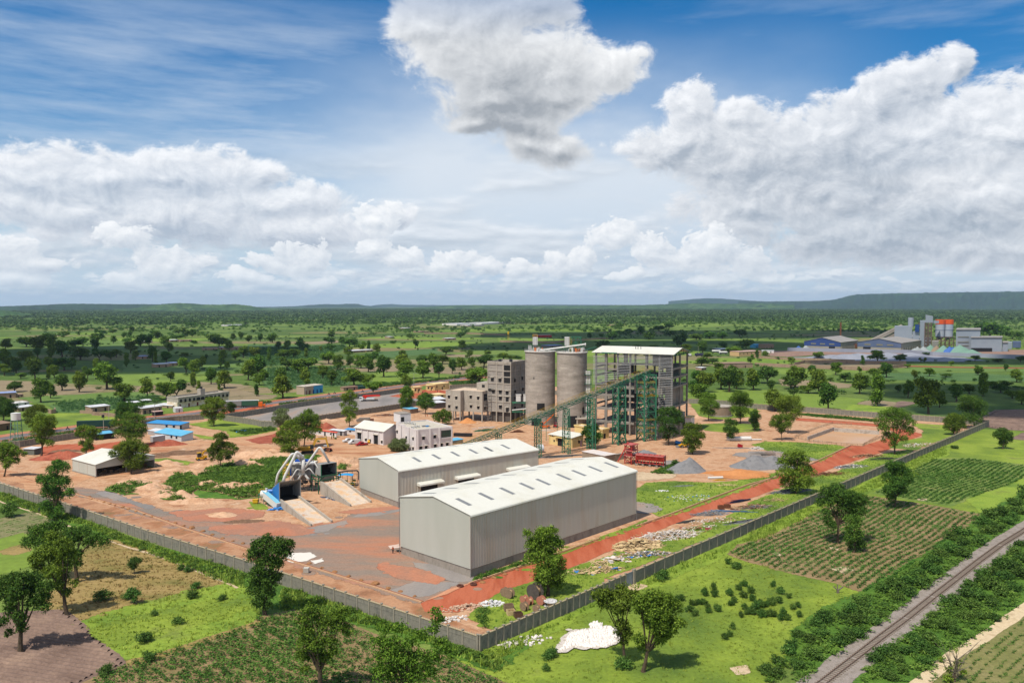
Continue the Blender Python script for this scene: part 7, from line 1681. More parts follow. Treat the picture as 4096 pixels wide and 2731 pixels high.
T_R4=[(40,1222,1060,45),(670,1052,835,80),(1088,1018,770,70),(1355,942,800,45),(1530,1087,780,100),(1625,1030,890,50),(1770,980,840,60),(2000,930,750,50),(2290,812,705,48),(1880,910,830,50),(1955,750,675,38),(2195,715,660,22),(590,910,700,75),(385,860,680,85),(350,870,760,60),(150,822,675,80),(30,880,710,65),(175,880,800,40),(375,940,860,35),(735,747,640,45),(815,810,730,48),(530,720,665,32),(940,912,740,65),(980,870,760,40),(1060,780,690,50),(1170,772,655,55),(943,730,680,22),(1095,640,540,58),(1285,642,570,42),(590,614,550,38),(355,655,595,32),(1540,760,690,38),(1410,780,710,28),(1270,900,840,30),(1680,770,735,40),(1350,690,655,22),(1520,580,552,32),(690,805,770,25),(500,905,840,60),(965,665,590,22),(1930,630,580,30),(2320,640,585,32),(2130,640,610,40),(135,605,545,30),(60,610,540,20),(2060,430,290,80),(2250,440,365,55),(1990,400,330,50),(2140,400,320,60),(215,1062,880,85),(2330,1000,880,55),(2150,900,830,60),(2060,860,800,45),(2250,950,880,50),(1150,670,640,26),(1465,640,600,16),(1500,640,600,14),(1725,670,630,22),(2200,860,800,44)]
TL=[]
for k,lst in(('R1',T_R1),('R2',T_R2),('R3',T_R3),('R4',T_R4)):
 for(x,yb,yt,hw_) in lst:
  u,v=px(k,x,yb);TL.append((u,v,(yb-yt)*CR[k][2],hw_*CR[k][2]))
TL.sort(key=lambda q:-q[1])
rgt=random.Random(21)
AREAS=[(0,500,'at the far left'),(500,900,'at the left'),(900,1250,'left of the centre'),(1250,1650,'above the truck yard'),(1650,2100,'just left of the silos'),(2100,2700,'behind the silos and mill'),(2700,3100,'right of the mill'),(3100,3500,'towards the right'),(3500,3800,'below the far factory'),(3800,4200,'at the far right')]
BANDS=[(1650,'near the site'),(1560,'beyond the road'),(1500,'in the nearer fields'),(1450,'in the middle fields'),(1400,'in the upper middle fields'),(1365,'in the farther fields'),(1330,'in the far fields'),(0,'in the farthest fields')]
ORD=['first','second','third','fourth','fifth','sixth','seventh','eighth','ninth','tenth','eleventh','twelfth','thirteenth','fourteenth','fifteenth','sixteenth','seventeenth','eighteenth']
cells={}
for q in TL:
 ar=next(a[2] for a in AREAS if q[0]<a[1] or a[1]==4200);bd=next(b[1] for b in BANDS if q[1]>=b[0]);cells.setdefault((ar,bd),[]).append(q)
nt=0
for(ar,bd),lst in cells.items():
 lst.sort(key=lambda q:q[0])
 for i,(u,v,h,w) in enumerate(lst):
  g=G('P',u,v);s=g.y/FPX;H=h*s*1.12;Wd=w*s*2.5;asp=H/Wd
  big=h>26
  j=nt;nt+=1
  kind=1 if asp>1.5 else(2 if asp<.85 else(3 if j%5==3 else 0))
  pool=VARF if v<1395 else(VARD if(j*7)%3==0 else VARM)
  cand=[q for q in range(len(pool)) if{'round':0,'tall':1,'spread':2,'double':3}[kinds[q]]==kind] or list(range(len(pool)))
  cm,tm,om=pool[cand[j%len(cand)]]
  sh='tall narrow' if asp>1.5 else('broad' if asp<.95 else('round' if j%2 else 'bushy'))
  lab='%s tree %s %s, %s from left'%(sh,bd,ar,ORD[i]) if len(lst)>1 else '%s tree standing %s %s'%(sh,bd,ar)
  loc=(g.x,g.y,curv(g.x,g.y));sc=(Wd/8.0,Wd/8.0,H/10.0)
  if big:
   t=thing('tree',lab,'tree',loc,'trees standing in the fields');t.scale=sc;t.rotation_euler=(0,0,rgt.uniform(0,6.28))
   for nm,me in(('crown',cm),('trunk',tm)):
    o=bpy.data.objects.new(nm,me);COL.objects.link(o);o.parent=t
  else:
   o=bpy.data.objects.new('tree',om);COL.objects.link(o);o.location=loc;o.scale=sc;o.rotation_euler=(0,0,rgt.uniform(0,6.28))
   tag(o,lab,'tree','trees standing in the fields')
def blob_template(seed,nf,size):
 rng=np.random.default_rng(seed);L=[(rng.uniform(-.35,.35),rng.uniform(-.35,.35),rng.uniform(.45,.75),rng.uniform(.3,.5),rng.uniform(.3,.5),rng.uniform(.25,.4)) for _ in range(4)]
 V,F,t=make_crown(L,nf,size,rng,.4);V[:,2]=np.clip(V[:,2],0,1.15);return V,F,t
def merge(name,tmpl,X,Y,S,H,m,tb=None,z0=None,kind='stuff',label=None,cat=None,ori=None):
 Vs,Fs,Ts=[],[],[];n=0;rng=np.random.default_rng(len(X)+3)
 X=np.asarray(X);Y=np.asarray(Y);S=np.asarray(S);H=np.asarray(H);sel=rng.integers(0,len(tmpl),len(X));ang=rng.uniform(0,2*PI,len(X));sh=rng.normal(size=len(X))*.14
 if ori is not None:ang=ori+rng.normal(size=len(X))*.22
 if tb is not None:sh=sh+tb
 for j,(V,F,T) in enumerate(tmpl):
  q=np.where(sel==j)[0]
  if not len(q):continue
  c,s=np.cos(ang[q])[:,None],np.sin(ang[q])[:,None]
  vx=(V[None,:,0]*c-V[None,:,1]*s)*S[q][:,None]+X[q][:,None];vy=(V[None,:,0]*s+V[None,:,1]*c)*S[q][:,None]+Y[q][:,None]
  vz=V[None,:,2]*H[q][:,None]-(X[q]**2+Y[q]**2)[:,None]/(2*7.4e6)+(0 if z0 is None else z0)
  Vs.append(np.stack([vx,vy,vz],2).reshape(-1,3));k=len(V)
  Fs.append((F[None]+(np.arange(len(q))*k)[:,None,None]).reshape(-1,4)+n);n+=k*len(q)
  Ts.append(np.clip(T[None]+sh[q][:,None],0,1).reshape(-1))
 o=npmesh(name,np.concatenate(Vs),np.concatenate(Fs),m,attr=np.concatenate(Ts))
 return tag(o,label,cat,kind=kind)
def bar_template(seed,n=45,size=.2):
 r=np.random.default_rng(seed);L=[(x,r.uniform(-.05,.05),.22,.3,.2,.26) for x in(-.42,-.15,.15,.42)]
 V,F,T=make_crown(L,n,size,r,.5);V[:,2]=np.clip(V[:,2],0,.8);return V,F,T
BAR=[bar_template(60+i) for i in range(5)]
T24=[blob_template(i,25,.62) for i in range(5)];T90=[blob_template(10+i,90,.34) for i in range(5)]
rng=np.random.default_rng(5)
def sector(n,r0,r1,a0=-.66,a1=.66):
 r=np.sqrt(rng.uniform(r0*r0,r1*r1,n));a=rng.uniform(a0,a1,n);return r*np.sin(a),r*np.cos(a)
def nz(X,Y,sc,seed=0):
 return np.array([mnoise.noise((x*sc,y*sc,seed)) for x,y in zip(X,Y)])
X,Y=sector(52000,2300,9500);r=np.hypot(X,Y);d=nz(X,Y,.0011,1)+.6*nz(X,Y,.004,2);keep=rng.random(len(X))<np.clip((r-1700)/3200+d*.9,.05,1)
X,Y=X[keep],Y[keep];r=np.hypot(X,Y);S_=rng.uniform(7,15,len(X))*(1+r/14000);
leaf_far=leafmat('woodland_leaves',[A(52,80,42),A(70,98,50),A(92,120,60),A(114,140,80)],.1)
merge('distant_woodland',T24,X,Y,S_,rng.uniform(4.5,9,len(X)),leaf_far,label='dense green woodland stretching away to the hills',cat='woodland')
X,Y=sector(9000,1500,3400);d=nz(X,Y,.003,5)+.5*nz(X,Y,.012,6);a=np.arctan2(X,Y);rr2=np.hypot(X,Y)
keep=rng.random(len(X))<np.clip(.35+d*1.3+(a>.05)*.2+(rr2-2000)/2500,.02,1);X,Y=X[keep],Y[keep]
merge('bush_country',T90,X,Y,rng.uniform(3,9,len(X)),rng.uniform(2,7,len(X)),leaf_bush,label='low scattered bushes covering the plain beyond the fields',cat='bushes')
X,Y=sector(2600,560,1600);d=nz(X,Y,.006,8);keep=(rng.random(len(X))<np.clip(.2+d*1.4,.02,1));X,Y=X[keep],Y[keep]
def near_pts(X,Y,P_,R):
 m_=np.ones(len(X),bool)
 for p,r in zip(P_,R):m_&=(X-p[0])**2+(Y-p[1])**2>r*r
 return m_
FAR=[(G('U1',900,440),150),(G('U1',1700,440),120),(G('U1',350,430),70)]
m_=near_pts(X,Y,[p for p,r in FAR],[r for p,r in FAR]);X,Y=X[m_],Y[m_]
merge('field_shrubs',T90,X,Y,rng.uniform(1.5,4,len(X)),rng.uniform(1,3,len(X)),leaf_bush,label='small shrubs dotted over the farmland',cat='shrubs')
RC=C('R8',380,1660,520,1555,720,1400,900,1258,1070,1130,1250,985,1400,868,1550,750,1700,640,1853,545,2100,380)
RL=[G(*q) for q in RC]
def offrail(X,Y):
 d=np.full(len(X),1e9)
 for a,b in zip(RL[:-1],RL[1:]):
  e=b-a;L2_=e.x**2+e.y**2;u=np.clip(((X-a.x)*e.x+(Y-a.y)*e.y)/L2_,0,1);d=np.minimum(d,np.hypot(X-a.x-u*e.x,Y-a.y-u*e.y))
 return d
def polyG(k,*xy):return np.array([G(k,xy[i],xy[i+1]).xy for i in range(0,len(xy),2)])
def inpoly(X,Y,P_):
 c=np.zeros(len(X),bool);j=len(P_)-1
 for i in range(len(P_)):
  xi,yi,xj,yj=P_[i][0],P_[i][1],P_[j][0],P_[j][1]
  c^=((yi>Y)!=(yj>Y))&(X<(xj-xi)*(Y-yi)/(yj-yi+1e-12)+xi);j=i
 return c
def fill(P_,dens,seed=0):
 r=np.random.default_rng(seed+9);mn,mx=P_.min(0),P_.max(0);n=int((mx-mn).prod()*dens);X=r.uniform(mn[0],mx[0],n);Y=r.uniform(mn[1],mx[1],n);k=inpoly(X,Y,P_)&(offrail(X,Y)>2.6);return X[k],Y[k]
def tuft_template(seed,n=7,h=1.0,w=.5):
 r=np.random.default_rng(seed);V=[];
 for i in range(n):
  a=r.uniform(0,2*PI);x,y=r.normal(size=2)*w*.4;l=r.uniform(.5,1)*h;t_=r.uniform(.1,.5);c,s=cos(a),sin(a);q=.13*w
  V+=[(x-s*q,y+c*q,0),(x+s*q,y-c*q,0),(x+c*t_*w+s*q*.3,y+s*t_*w-c*q*.3,l),(x+c*t_*w-s*q*.3,y+s*t_*w+c*q*.3,l)]
 return np.array(V),np.arange(4*n).reshape(-1,4),r.uniform(.1,.95,n)
def leafy_template(seed,n=14,size=.4):
 r=np.random.default_rng(seed);L=[(r.uniform(-.2,.2),r.uniform(-.2,.2),.4,.42,.42,.42)]
 V,F,T=make_crown(L,n,size,r,.5);V[:,2]=np.clip(V[:,2],0,1.1);return V,F,T
TUFT=[tuft_template(i) for i in range(5)];LEAFY=[leafy_template(i,36,.25) for i in range(5)];
def tufts(nm,polys,dens,s0,s1,h0,h1,m,tmpl=None,label=None,cat='grass',th=None,sc=.15):
 Xs,Ys=[],[]
 for i,p in enumerate(polys):X,Y=fill(p,dens,i);Xs.append(X);Ys.append(Y)
 X,Y=np.concatenate(Xs),np.concatenate(Ys);tb=nz(X,Y,sc,4)
 if th is not None:k=tb>th;X,Y,tb=X[k],Y[k],tb[k]
 r=np.random.default_rng(len(X));merge(nm,tmpl or TUFT,X,Y,r.uniform(s0,s1,len(X)),r.uniform(h0,h1,len(X))*(1+.5*tb),m,tb=tb*.5,z0=.08,label=label,cat=cat)
EASTV=[polyG('R6',1565,1362,1853,1255,1853,1330,1640,1430),polyG('R7',0,1305,380,1160,640,1038,860,918,940,895,1240,752,1500,660,1853,516,1853,580,1600,630,1440,735,1200,820,1000,915,800,955,600,1075,400,1175,150,1300,0,1365),polyG('R8',0,562,300,426,700,276,1000,116,1280,-26,1330,-36,1330,30,1100,140,1150,170,900,240,600,360,350,480,120,590,0,640)]
tufts('verge_grass',EASTV,1.5,.9,1.7,.35,.85,leaf_grass,label='tall bright grass growing along the foot of the east wall')
WESTV=[polyG('R5',0,290,300,388,560,473,1000,642,1640,822,1640,930,1500,890,1100,735,760,600,540,500,380,475,200,410,0,338),polyG('R6',230,935,440,990,700,1066,1020,1196,1400,1325,1545,1370,1700,1420,1700,1490,1500,1440,1300,1330,1000,1230,680,1160,300,1080,180,1060)]
tufts('verge_weeds',WESTV,.55,1.0,2.0,.5,1.2,leaf_weed,LEAFY,label='lush weeds crowding the outside of the west wall',cat='weeds')
tufts('verge_grass',WESTV,2.0,1.0,1.9,.4,1.0,leaf_grass,label='bright grass mixed into the weeds by the west wall')
tufts('meadow_grass',[polyG('R6',1560,1400,1853,1330,1853,1700,1700,1700),polyG('R7',0,1370,150,1305,400,1180,600,1080,800,960,1000,920,1200,830,1440,740,1620,640,1853,620,1853,1600,0,1700),polyG('R8',-140,640,0,700,300,830,600,900,780,960,500,1100,380,1250,200,1400,60,1568,-140,1700)],.55,.5,1.1,.12,.35,leaf_grass,label='short yellow-green meadow grass beyond the east wall')
tufts('field_grass',[polyG('R5',565,1160,860,1062,1240,968,1540,905,1640,935,1760,1090,1740,1155,1400,1260,1080,1370,870,1395,700,1300,610,1255)],1.0,.6,1.3,.2,.55,leaf_grass,label='bright grass of the small field by the ploughed soil')
drymat=leafmat('dry_blades',[A(140,112,60),A(168,142,88),A(150,134,70),A(110,116,56)],.15)
tufts('dry_grass',[polyG('R5',560,700,700,605,860,640,1130,745,1300,805,1540,905,1240,965,860,1060,560,1155,480,1120,330,1060,360,960,480,880)],.8,.6,1.2,.15,.45,drymat,label='dry yellowish grass of the field under the trees')
tufts('yard_weeds',[polyG('R5',730,265,900,220,1100,250,1200,160,1280,165,1300,215,1400,130,1560,90,1853,60,1853,300,1600,330,1480,290,1330,270,1240,345,1130,330,1000,260,850,300),polyG('S5',0,500,250,450,500,350,900,330,1300,300,1250,400,900,480,420,860,0,940),polyG('S5',1660,560,1700,480,1900,410,1850,520,1800,560)],.9,1.2,2.6,.8,1.7,leaf_weed,LEAFY,label='deep green creeping weeds over the spoil heaps',cat='weeds')
tufts('site_grass',[polyG('R7',915,290,1000,225,1180,215,1400,225,1600,215,1853,160,1853,185,1660,255,1420,340,1160,435,1080,445,1010,400,920,360),polyG('R7',440,820,830,690,900,720,1200,560,1500,470,1853,300,1853,420,880,795,560,900,420,960,380,920),polyG('U4',330,1250,520,1080,760,900,1210,740,1450,640,1900,560,2352,480,2352,760,1100,1220,700,1440),polyG('U2',0,1080,660,815,960,740,1120,660,1440,560,1700,520,1500,640,960,880,700,985,0,1268),polyG('U2',40,470,180,440,480,445,900,475,985,495,860,560,720,640,620,600,480,610,320,570,200,530),polyG('R7',-10,825,180,755,420,683,640,608,900,512,990,472,940,518,660,606,430,695,0,830)],.9,.7,1.5,.2,.6,leaf_weed,label='patchy green grass inside the east side of the site')
tufts('site_weeds',[polyG('S6',680,650,880,560,1080,560,1080,640,880,670),polyG('R6',1520,860,1853,750,1853,780,1500,890),polyG('U5',1650,880,2352,820,2352,870,1900,950),polyG('S6',880,480+80,1000,520,1100,575,960,590),polyG('U2',500,155,700,178,1300,228,1310,208,600,145),polyG('U4',380,1200,520,1080,620,1300,560,1440)],1.3,1.0,2.0,.5,1.2,leaf_weed,LEAFY,label='bushy weeds in corners of the site',cat='weeds')
tufts('road_verge_weeds',[polyG('R1',0,1425,530,1345,700,1330,700,1372,0,1470),polyG('R1',1350,1230,1830,1180,1830,1205,1350,1260),polyG('R2',0,1060,200,1045,180,1065,0,1085),polyG('R2',270,1075,700,1020,1000,985,1000,1000,500,1065,290,1090),polyG('R2',1180,880,1500,870,1980,810,1980,825,1500,885,1200,915),polyG('R2',1830,870,2150,860,2150,905,1850,900),polyG('R1',1350,1010,1500,1030,1450,1060,1250,1060)],.5,1.5,3.2,.8,1.8,leaf_bush,LEAFY,label='bushy weeds along the trunk road',cat='weeds')
tufts('corn_plants',[polyG('R1',480,1080,560,1050,1060,1010,1330,1000,1500,1030,1450,1060,1200,1070,1060,1110,760,1145,560,1140),polyG('R2',160,740,880,725,880,905,600,912,440,925,250,930,160,900),polyG('R2',0,560,860,530,880,560,500,700,200,720,0,700)],.16,1.4,2.4,1.0,2.0,leaf_corn,LEAFY,label='tall green corn standing in the fields beyond the road',cat='crop')
def rows(nm,P_,az_,sp,st,s0,s1,h,m,label,drop=.12,th=-.9,wob=.25,seed=1,ori=45):
 r=np.random.default_rng(seed);a=radians(az_);d=np.array((sin(a),cos(a)));n=np.array((d[1],-d[0]));c=P_.mean(0);R=np.linalg.norm(P_-c,axis=1).max()
 U,V_=np.meshgrid(np.arange(-R,R,sp),np.arange(-R,R,st));U=U.ravel();V_=V_.ravel()
 U=U+wob*np.sin(V_*.11)*2+r.normal(size=len(U))*.08;V_=V_+r.normal(size=len(V_))*.12*st
 X=c[0]+n[0]*U+d[0]*V_;Y=c[1]+n[1]*U+d[1]*V_;k=inpoly(X,Y,P_)&(r.random(len(X))>drop);X,Y=X[k],Y[k]
 q=nz(X,Y,.06,seed);k=q>th;X,Y,q=X[k],Y[k],q[k]
 s=r.uniform(s0,s1,len(X))*(1+.35*q);merge(nm,BAR,X,Y,s,s*h,m,tb=q*.3,z0=.08,label=label,cat='crop',ori=radians(90-ori))
rows('crop_rows',np.concatenate([polyG('R5',560,1600,740,1500,880,1445,1080,1388,1400,1278,1720,1178),polyG('R6',80,1140,290,1090,500,1118,800,1240,1250,1385,1500,1500,1740,1620,1500,1750,300,1850,-700,1800)]),136,2.3,.9,1.9,2.5,.5,leaf_crop,'rows of leafy green crops in the brown field along the bottom edge',.06,-.8,.06,3,66)
rows('crop_rows',polyG('R8',150,588,400,460,470,405,700,335,840,320,1200,375,1590,442,1420,555,1330,655,1150,735,1000,845,850,925,780,955,600,890,300,825,0,745,-120,698,-50,642),45,1.7,1.15,1.4,2.0,.5,leaf_crop,'rows of crops in the brown field around the umbrella-shaped tree',.07,-.66,.3,5)
rows('crop_rows',polyG('R8',1160,105,1250,66,1500,62,1853,105,1853,190,1700,255,1480,325,1350,370,1200,345,1000,315,860,288,960,245,1050,175),48,1.7,1.15,1.5,2.1,.5,leaf_crop,'rows of crops in the greener field at the right edge',.1,-.8,.5,7)
rows('crop_rows',polyG('R8',1200,1568,1300,1490,1500,1370,1700,1240,1853,1120,2200,910,2300,1568,1500,1900),45,1.5,1.0,.7,1.1,.65,leaf_crop,'short rows of crops in the bottom right corner',.25,-.6,.3,9)
rows('crop_rows',polyG('R5',-40,480,250,410,330,480,180,560,-40,610),30,2.2,1.2,.6,1.0,.5,leaf_crop,'sparse young crops at the far left by the path',.35,-.5,.3,11)
def ridges(P_,az_,sp,h,m):
 a=radians(az_);d=np.array((sin(a),cos(a)));n=np.array((d[1],-d[0]));c=P_.mean(0);R=np.linalg.norm(P_-c,axis=1).max();V=[];F=[]
 for i,u in enumerate(np.arange(-R,R,sp)):
  vs=np.arange(-R,R,.8);X=c[0]+n[0]*u+d[0]*vs;Y=c[1]+n[1]*u+d[1]*vs;k=inpoly(X,Y,P_);prev=None
  for j in range(len(vs)):
   if not k[j]:prev=None;continue
   w=sp*.42*(1+.2*mnoise.noise((vs[j]*.7,u,0)));hh_=h*(1+.5*mnoise.noise((vs[j]*.9,u*3,5)));o_=.12*mnoise.noise((vs[j]*.25,u*.1,2))*3
   b0=len(V);x,y=X[j]+n[0]*o_,Y[j]+n[1]*o_
   V+=[(x-n[0]*w,y-n[1]*w,.06),(x-n[0]*w*.25,y-n[1]*w*.25,.08+hh_),(x+n[0]*w*.25,y+n[1]*w*.25,.08+hh_*.95),(x+n[0]*w,y+n[1]*w,.06)]
   if prev is not None:F+=[(prev+q,b0+q,b0+q+1,prev+q+1) for q in range(3)]
   prev=b0
 b=MB();b.add(V,F);tag(b.build('ploughed_ridges',m),kind='structure')
ridges(polyG('R5',-60,1110,180,1100,420,1085,550,1178,690,1310,835,1440,700,1490,480,1590,-60,1690),-75,1.15,.3,plough)
ridges(polyG('R4',1990,1130,2120,1058,2420,1052,2420,1225,2160,1210,2025,1190),80,1.8,.3,plough)
BV=[]
for i in range(6):
 r=np.random.default_rng(400+i);L=[(r.uniform(-.9,.9),r.uniform(-.8,.8),r.uniform(.5,1.3),r.uniform(.6,1.0),r.uniform(.6,1.0),r.uniform(.5,.8)) for _ in range(6)]
 V,F,T=make_crown(L,1100,.26,r,.5,clump=1.3);V[:,2]=np.maximum(V[:,2],0);BV.append(npmesh('bush',V,F,leaf_bush,attr=T,link=False))
BUSH=[('R8',q) for q in((130,1500,60),(200,1440,55),(270,1380,60),(200,1530,60),(330,1470,60),(420,1400,70),(410,1290,60),(480,1250,70),(520,1160,70),(460,1180,50),(600,1320,60),(650,1290,75),(720,1260,60),(700,1340,55),(620,1130,50),(680,1100,60),(760,1060,70),(800,1120,60),(740,1180,70),(860,1170,55),(880,1130,45),(920,1060,34),(900,960,60),(960,930,60),(1020,940,70),(1080,900,60),(1010,1010,55),(1100,980,60),(1170,920,70),(1130,850,50),(1180,800,60),(1240,830,60),(1290,900,60),(1330,870,50),(1250,760,55),(1300,720,60),(1360,700,60),(1400,780,60),(1430,720,60),(1500,700,60),(1550,730,50),(1450,640,60),(1380,600,55),(1430,570,60),(1560,640,60),(1620,660,60),(1660,620,50),(1600,560,55),(1560,500,60),(1660,540,60),(1720,560,55),(1620,460,60),(1700,440,60),(1780,470,50),(1740,500,50),(1830,430,60),(1780,370,60),(1840,340,55),(1870,300,60),(860,1430,60),(920,1400,70),(1000,1420,60),(960,1360,60),(1080,1380,60),(1060,1240,60),(1100,1290,60),(1160,1340,70),(1180,1440,60),(1240,1380,60),(1220,1290,70),(1200,1190,55),(1230,1130,40),(1290,1200,60),(1350,1180,50),(1380,1230,50),(1440,1140,60),(1340,1040,60),(1420,1050,70),(1500,1080,60),(1560,1140,55),(1640,1150,50),(1470,1000,60),(1560,1010,70),(1640,1040,60),(1500,930,60),(1580,900,60),(1640,940,70),(1710,980,60),(1560,850,50),(1640,840,60),(1710,870,60),(1780,940,60),(1700,790,60),(1760,800,60),(1830,860,70),(1800,720,60),(1850,760,60),(1840,650,50),(940,1540,60),(1020,1500,50),(290,1330,50),(340,1260,50),(560,1440,50),(640,1400,40))]
for i,(k,(x,y,w)) in enumerate(BUSH):
 side='west' if y<1560-(x-480)*.74 else 'east'
 g=G(k,x,y);s=w*PXM(k,g.y)/1.5
 if offrail(np.array([g.x]),np.array([g.y]))[0]<2.1+s*.7:continue
 o=bpy.data.objects.new('bush',BV[i%6]);COL.objects.link(o);o.location=(g.x,g.y,.05);o.scale=(s,s,s*(.75+.25*((i*13)%7)/7));o.rotation_euler=(0,0,i*2.4)
 lo='near stretch' if y>1250 else('middle stretch' if y>850 else 'far stretch')
 tag(o,'leafy green bush in the thick belt on the %s side of the railway, %s'%(side,lo),'bush','bushes on the %s side of the railway, %s'%(side,lo))
tufts('belt_weeds',[polyG('R8',60,1568,300,1380,400,1180,600,1050,850,940,1150,745,1400,600,1600,450,1853,310,1853,420,1700,560,1500,700,1300,900,1100,1050,900,1200,700,1350,500,1500,430,1568),polyG('R8',760,1568,830,1420,1000,1230,1200,1080,1500,830,1853,570,1853,1040,1640,1180,1450,1320,1150,1540)],.5,1.2,2.6,.4,1.1,leaf_weed,LEAFY,label='low green undergrowth between the railway bushes',cat='undergrowth')
SEED=[(1385,950),(1440,930),(1445,975),(1375,970),(1225,1000),(1300,1030),(1280,1080),(1310,1105),(1380,1030),(1395,1060),(1410,1085),(1470,1070),(1540,970),(1640,905),(1610,930),(1690,950),(1580,1015),(1560,1035),(1640,1060),(1625,1110),(1665,1095),(1700,1090),(1720,1060),(1740,1040),(1760,1110),(1830,1105),(1835,1020),(1780,1050),(1510,1260),(1545,1240),(1575,1190),(1590,790),(1535,755),(1640,985),(1700,1000),(1345,1025),(1200,1010)]
SEED8=[(160,907),(10,940),(70,1030),(120,1040),(150,1030),(90,1110),(150,1110),(230,1095),(210,1130),(265,1135),(300,1060),(330,1110),(330,1045),(270,985),(215,955),(200,1020),(20,1090)]
pts=[('R7',)+q for q in SEED]+[('R8',)+q for q in SEED8]
for i,(k,x,y) in enumerate(pts):
 g=G(k,x,y+12);s=.62+.25*((i*29)%10)/10;o=bpy.data.objects.new('shrub',BV[(i*5)%6]);COL.objects.link(o);o.location=(g.x,g.y,.05);o.scale=(s*.75,s*.75,s*.95);o.rotation_euler=(0,0,i*1.9)
 tag(o,'small dark leafy shrub standing in the open yellow-green meadow','shrub','small shrubs in the meadow')
for i,(k,x,y,s,lab) in enumerate((('R7',1110,865,1.2,'green bush by the east wall just right of the gate'),('R7',330,1395,1.0,'low bush in the grass left of the white heap'),('R7',310,1475,.6,'tiny bush below the low bush in the meadow'),('R7',830,1455,1.1,'bush at the foot of the open-crowned tree'),('R7',1590,790,.9,'low grey-green bush in the meadow by the crop field'),('R5',1290,985,1.0,'bush at the back edge of the bright field'),('R5',1330,925,.8,'bush beside the path above the bright field'),('R5',1490,1005,.7,'little bush on the bright field near the tall dark tree'),('R5',1040,1105,.6,'little bush in the middle of the bright field'),('R5',1200,1160,.8,'spiky bush in the middle of the bright field'),('R5',960,1290,1.1,'bushy clump at the lower edge of the bright field'),('R5',1000,1410,1.0,'bush on the earth bank near the ploughed corner'),('R5',730,1500,.9,'bush between ploughed soil and green crops'),('R5',1215,800,.7,'grey-green bush beside the footpath, left of its twin'),('R5',1262,812,.7,'grey-green bush beside the footpath, right of its twin'),('R5',690,1000,1.3,'low dark bush in the shade of the leafy tree'),('R5',850,1000,.8,'little bush left of the low tree'),('U2',2140,500,1.0,'round bush in the bright verge outside the east wall'),('S6',1030,545,1.4,'bright green bush beside the red aggregate bins'),('R2',785,1385,.5,'lime green bush in front of the white cabin, right of its door'),('R2',628,1412,.5,'lime green bush at the left corner of the white cabin'))):
 g=G(k,x,y+8);o=bpy.data.objects.new('bush',BV[(i*5)%6]);COL.objects.link(o);o.location=(g.x,g.y,.1);o.scale=(s,s,s*.85);o.rotation_euler=(0,0,i*1.1);tag(o,lab,'bush')
ribbon('railway_ballast',RC,5.2,nmat('ballast',[A(128,120,112),A(152,142,132),A(164,154,146),A(138,128,118)],scale=.6,fscale=5,fine=.25,bump=.6,bscale=5,bdist=.1),.12,amp=.35,step=1)
rc=[G(*q) for q in RC];t=thing('railway_track','single rusty railway track running through the green bushes','railway',rc[3])
m=MB();ms=MB()
rs=[]
for a,b in zip(rc[:-1],rc[1:]):
 d=(b-a).normalized();n=Vc((-d.y,d.x,0));L_=(b-a).length
 for i in range(int(L_/.75)):q=a+d*i*.75;ms.box((q.x,q.y,.17),(.24,1.9,.12),atan2(d.y,d.x))
for s in(-.55,.55):
 m=MB();P_=[]
 for i,p in enumerate(rc):
  d=(rc[min(i+1,len(rc)-1)]-rc[max(i-1,0)]).normalized();P_.append(p+Vc((-d.y,d.x,0))*s+Vc((0,0,.34)))
 for a,b in zip(P_[:-1],P_[1:]):m.beam(a,b,.09,.12)
 m.build('rail',mat('rail_rust',A(124,100,86),.8),t)
o=ms.build('sleepers',mat('sleeper_brown',A(132,120,108)),t);o['kind']='stuff'
tyre=mat('tyre',(.02,.02,.02),.9);glass=mat('car_glass',(.03,.035,.04),.1,spec=.6)
def wheels(t,xs,y,r,w):
 for x in xs:
  for s in(-1,1):
   m=MB().tube([(x,s*(y-w/2),r),(x,s*(y+w/2),r)],r,16);a=m.build('wheel',tyre,t)
   m=MB().tube([(x,s*(y+w/2-.02),r),(x,s*(y+w/2+.03),r)],r*.5,10);m.build('rim',gst,a)
def side(m,prof,y0,y1):
 n=len(prof);m.add([(x,y0,z) for x,z in prof]+[(x,y1,z) for x,z in prof],[tuple(range(n)),tuple(range(2*n-1,n-1,-1))]+[(i,n+i,n+(i+1)%n,(i+1)%n) for i in range(n)])
def car(nm,label,cat,k,x,y,rz,body,paint,win,wx=(-1.5,1.5),y_=.85,r=.36,group=None,extra=None):
 t=thing(nm,label,cat,(0,0,0),group,rz=rz);t.location=G(k,x,y);WLOC[t.name]=Vc((0,0,0))
 m=MB();side(m,body,-y_,y_);m.build('body',paint,t)
 m=MB();side(m,win,-y_-.012,y_+.012);m.build('windows',glass,t)
 wheels(t,wx,y_-.1,r,.24)
 for s in(-.55,.55):
  m=MB().box((body[0][0]-.01 if body[0][0]<0 else body[0][0],s,.75),(.05,.3,.16));m.build('headlight',mat('lamp_glass',A(240,240,235),.2),t)
 if extra:extra(t)
 return t
vw=mat('white_paint',A(236,236,236),.3);vr=mat('red_paint',A(176,30,36),.3)
PK=[(-2.6,.4),(2.6,.4),(2.6,1.05),(.7,1.08),(.6,1.7),(-.7,1.75),(-1.35,1.12),(-2.6,.98)]
PW=[(-.5,1.15),(-1.2,1.14),(-.68,1.64),(.5,1.6),(.58,1.15)]
def bed(t):
 m=MB().box((1.65,0,1.0),(1.7,1.4,.12));m.build('load_bed',mat('bed_grey',A(120,120,120)),t)
rzc_=radians(215-180)
car('pickup_truck','white double cab pickup, left of the three vehicles by the workshop','pickup','S4',55,815,rzc_,PK,vw,PW,extra=bed)
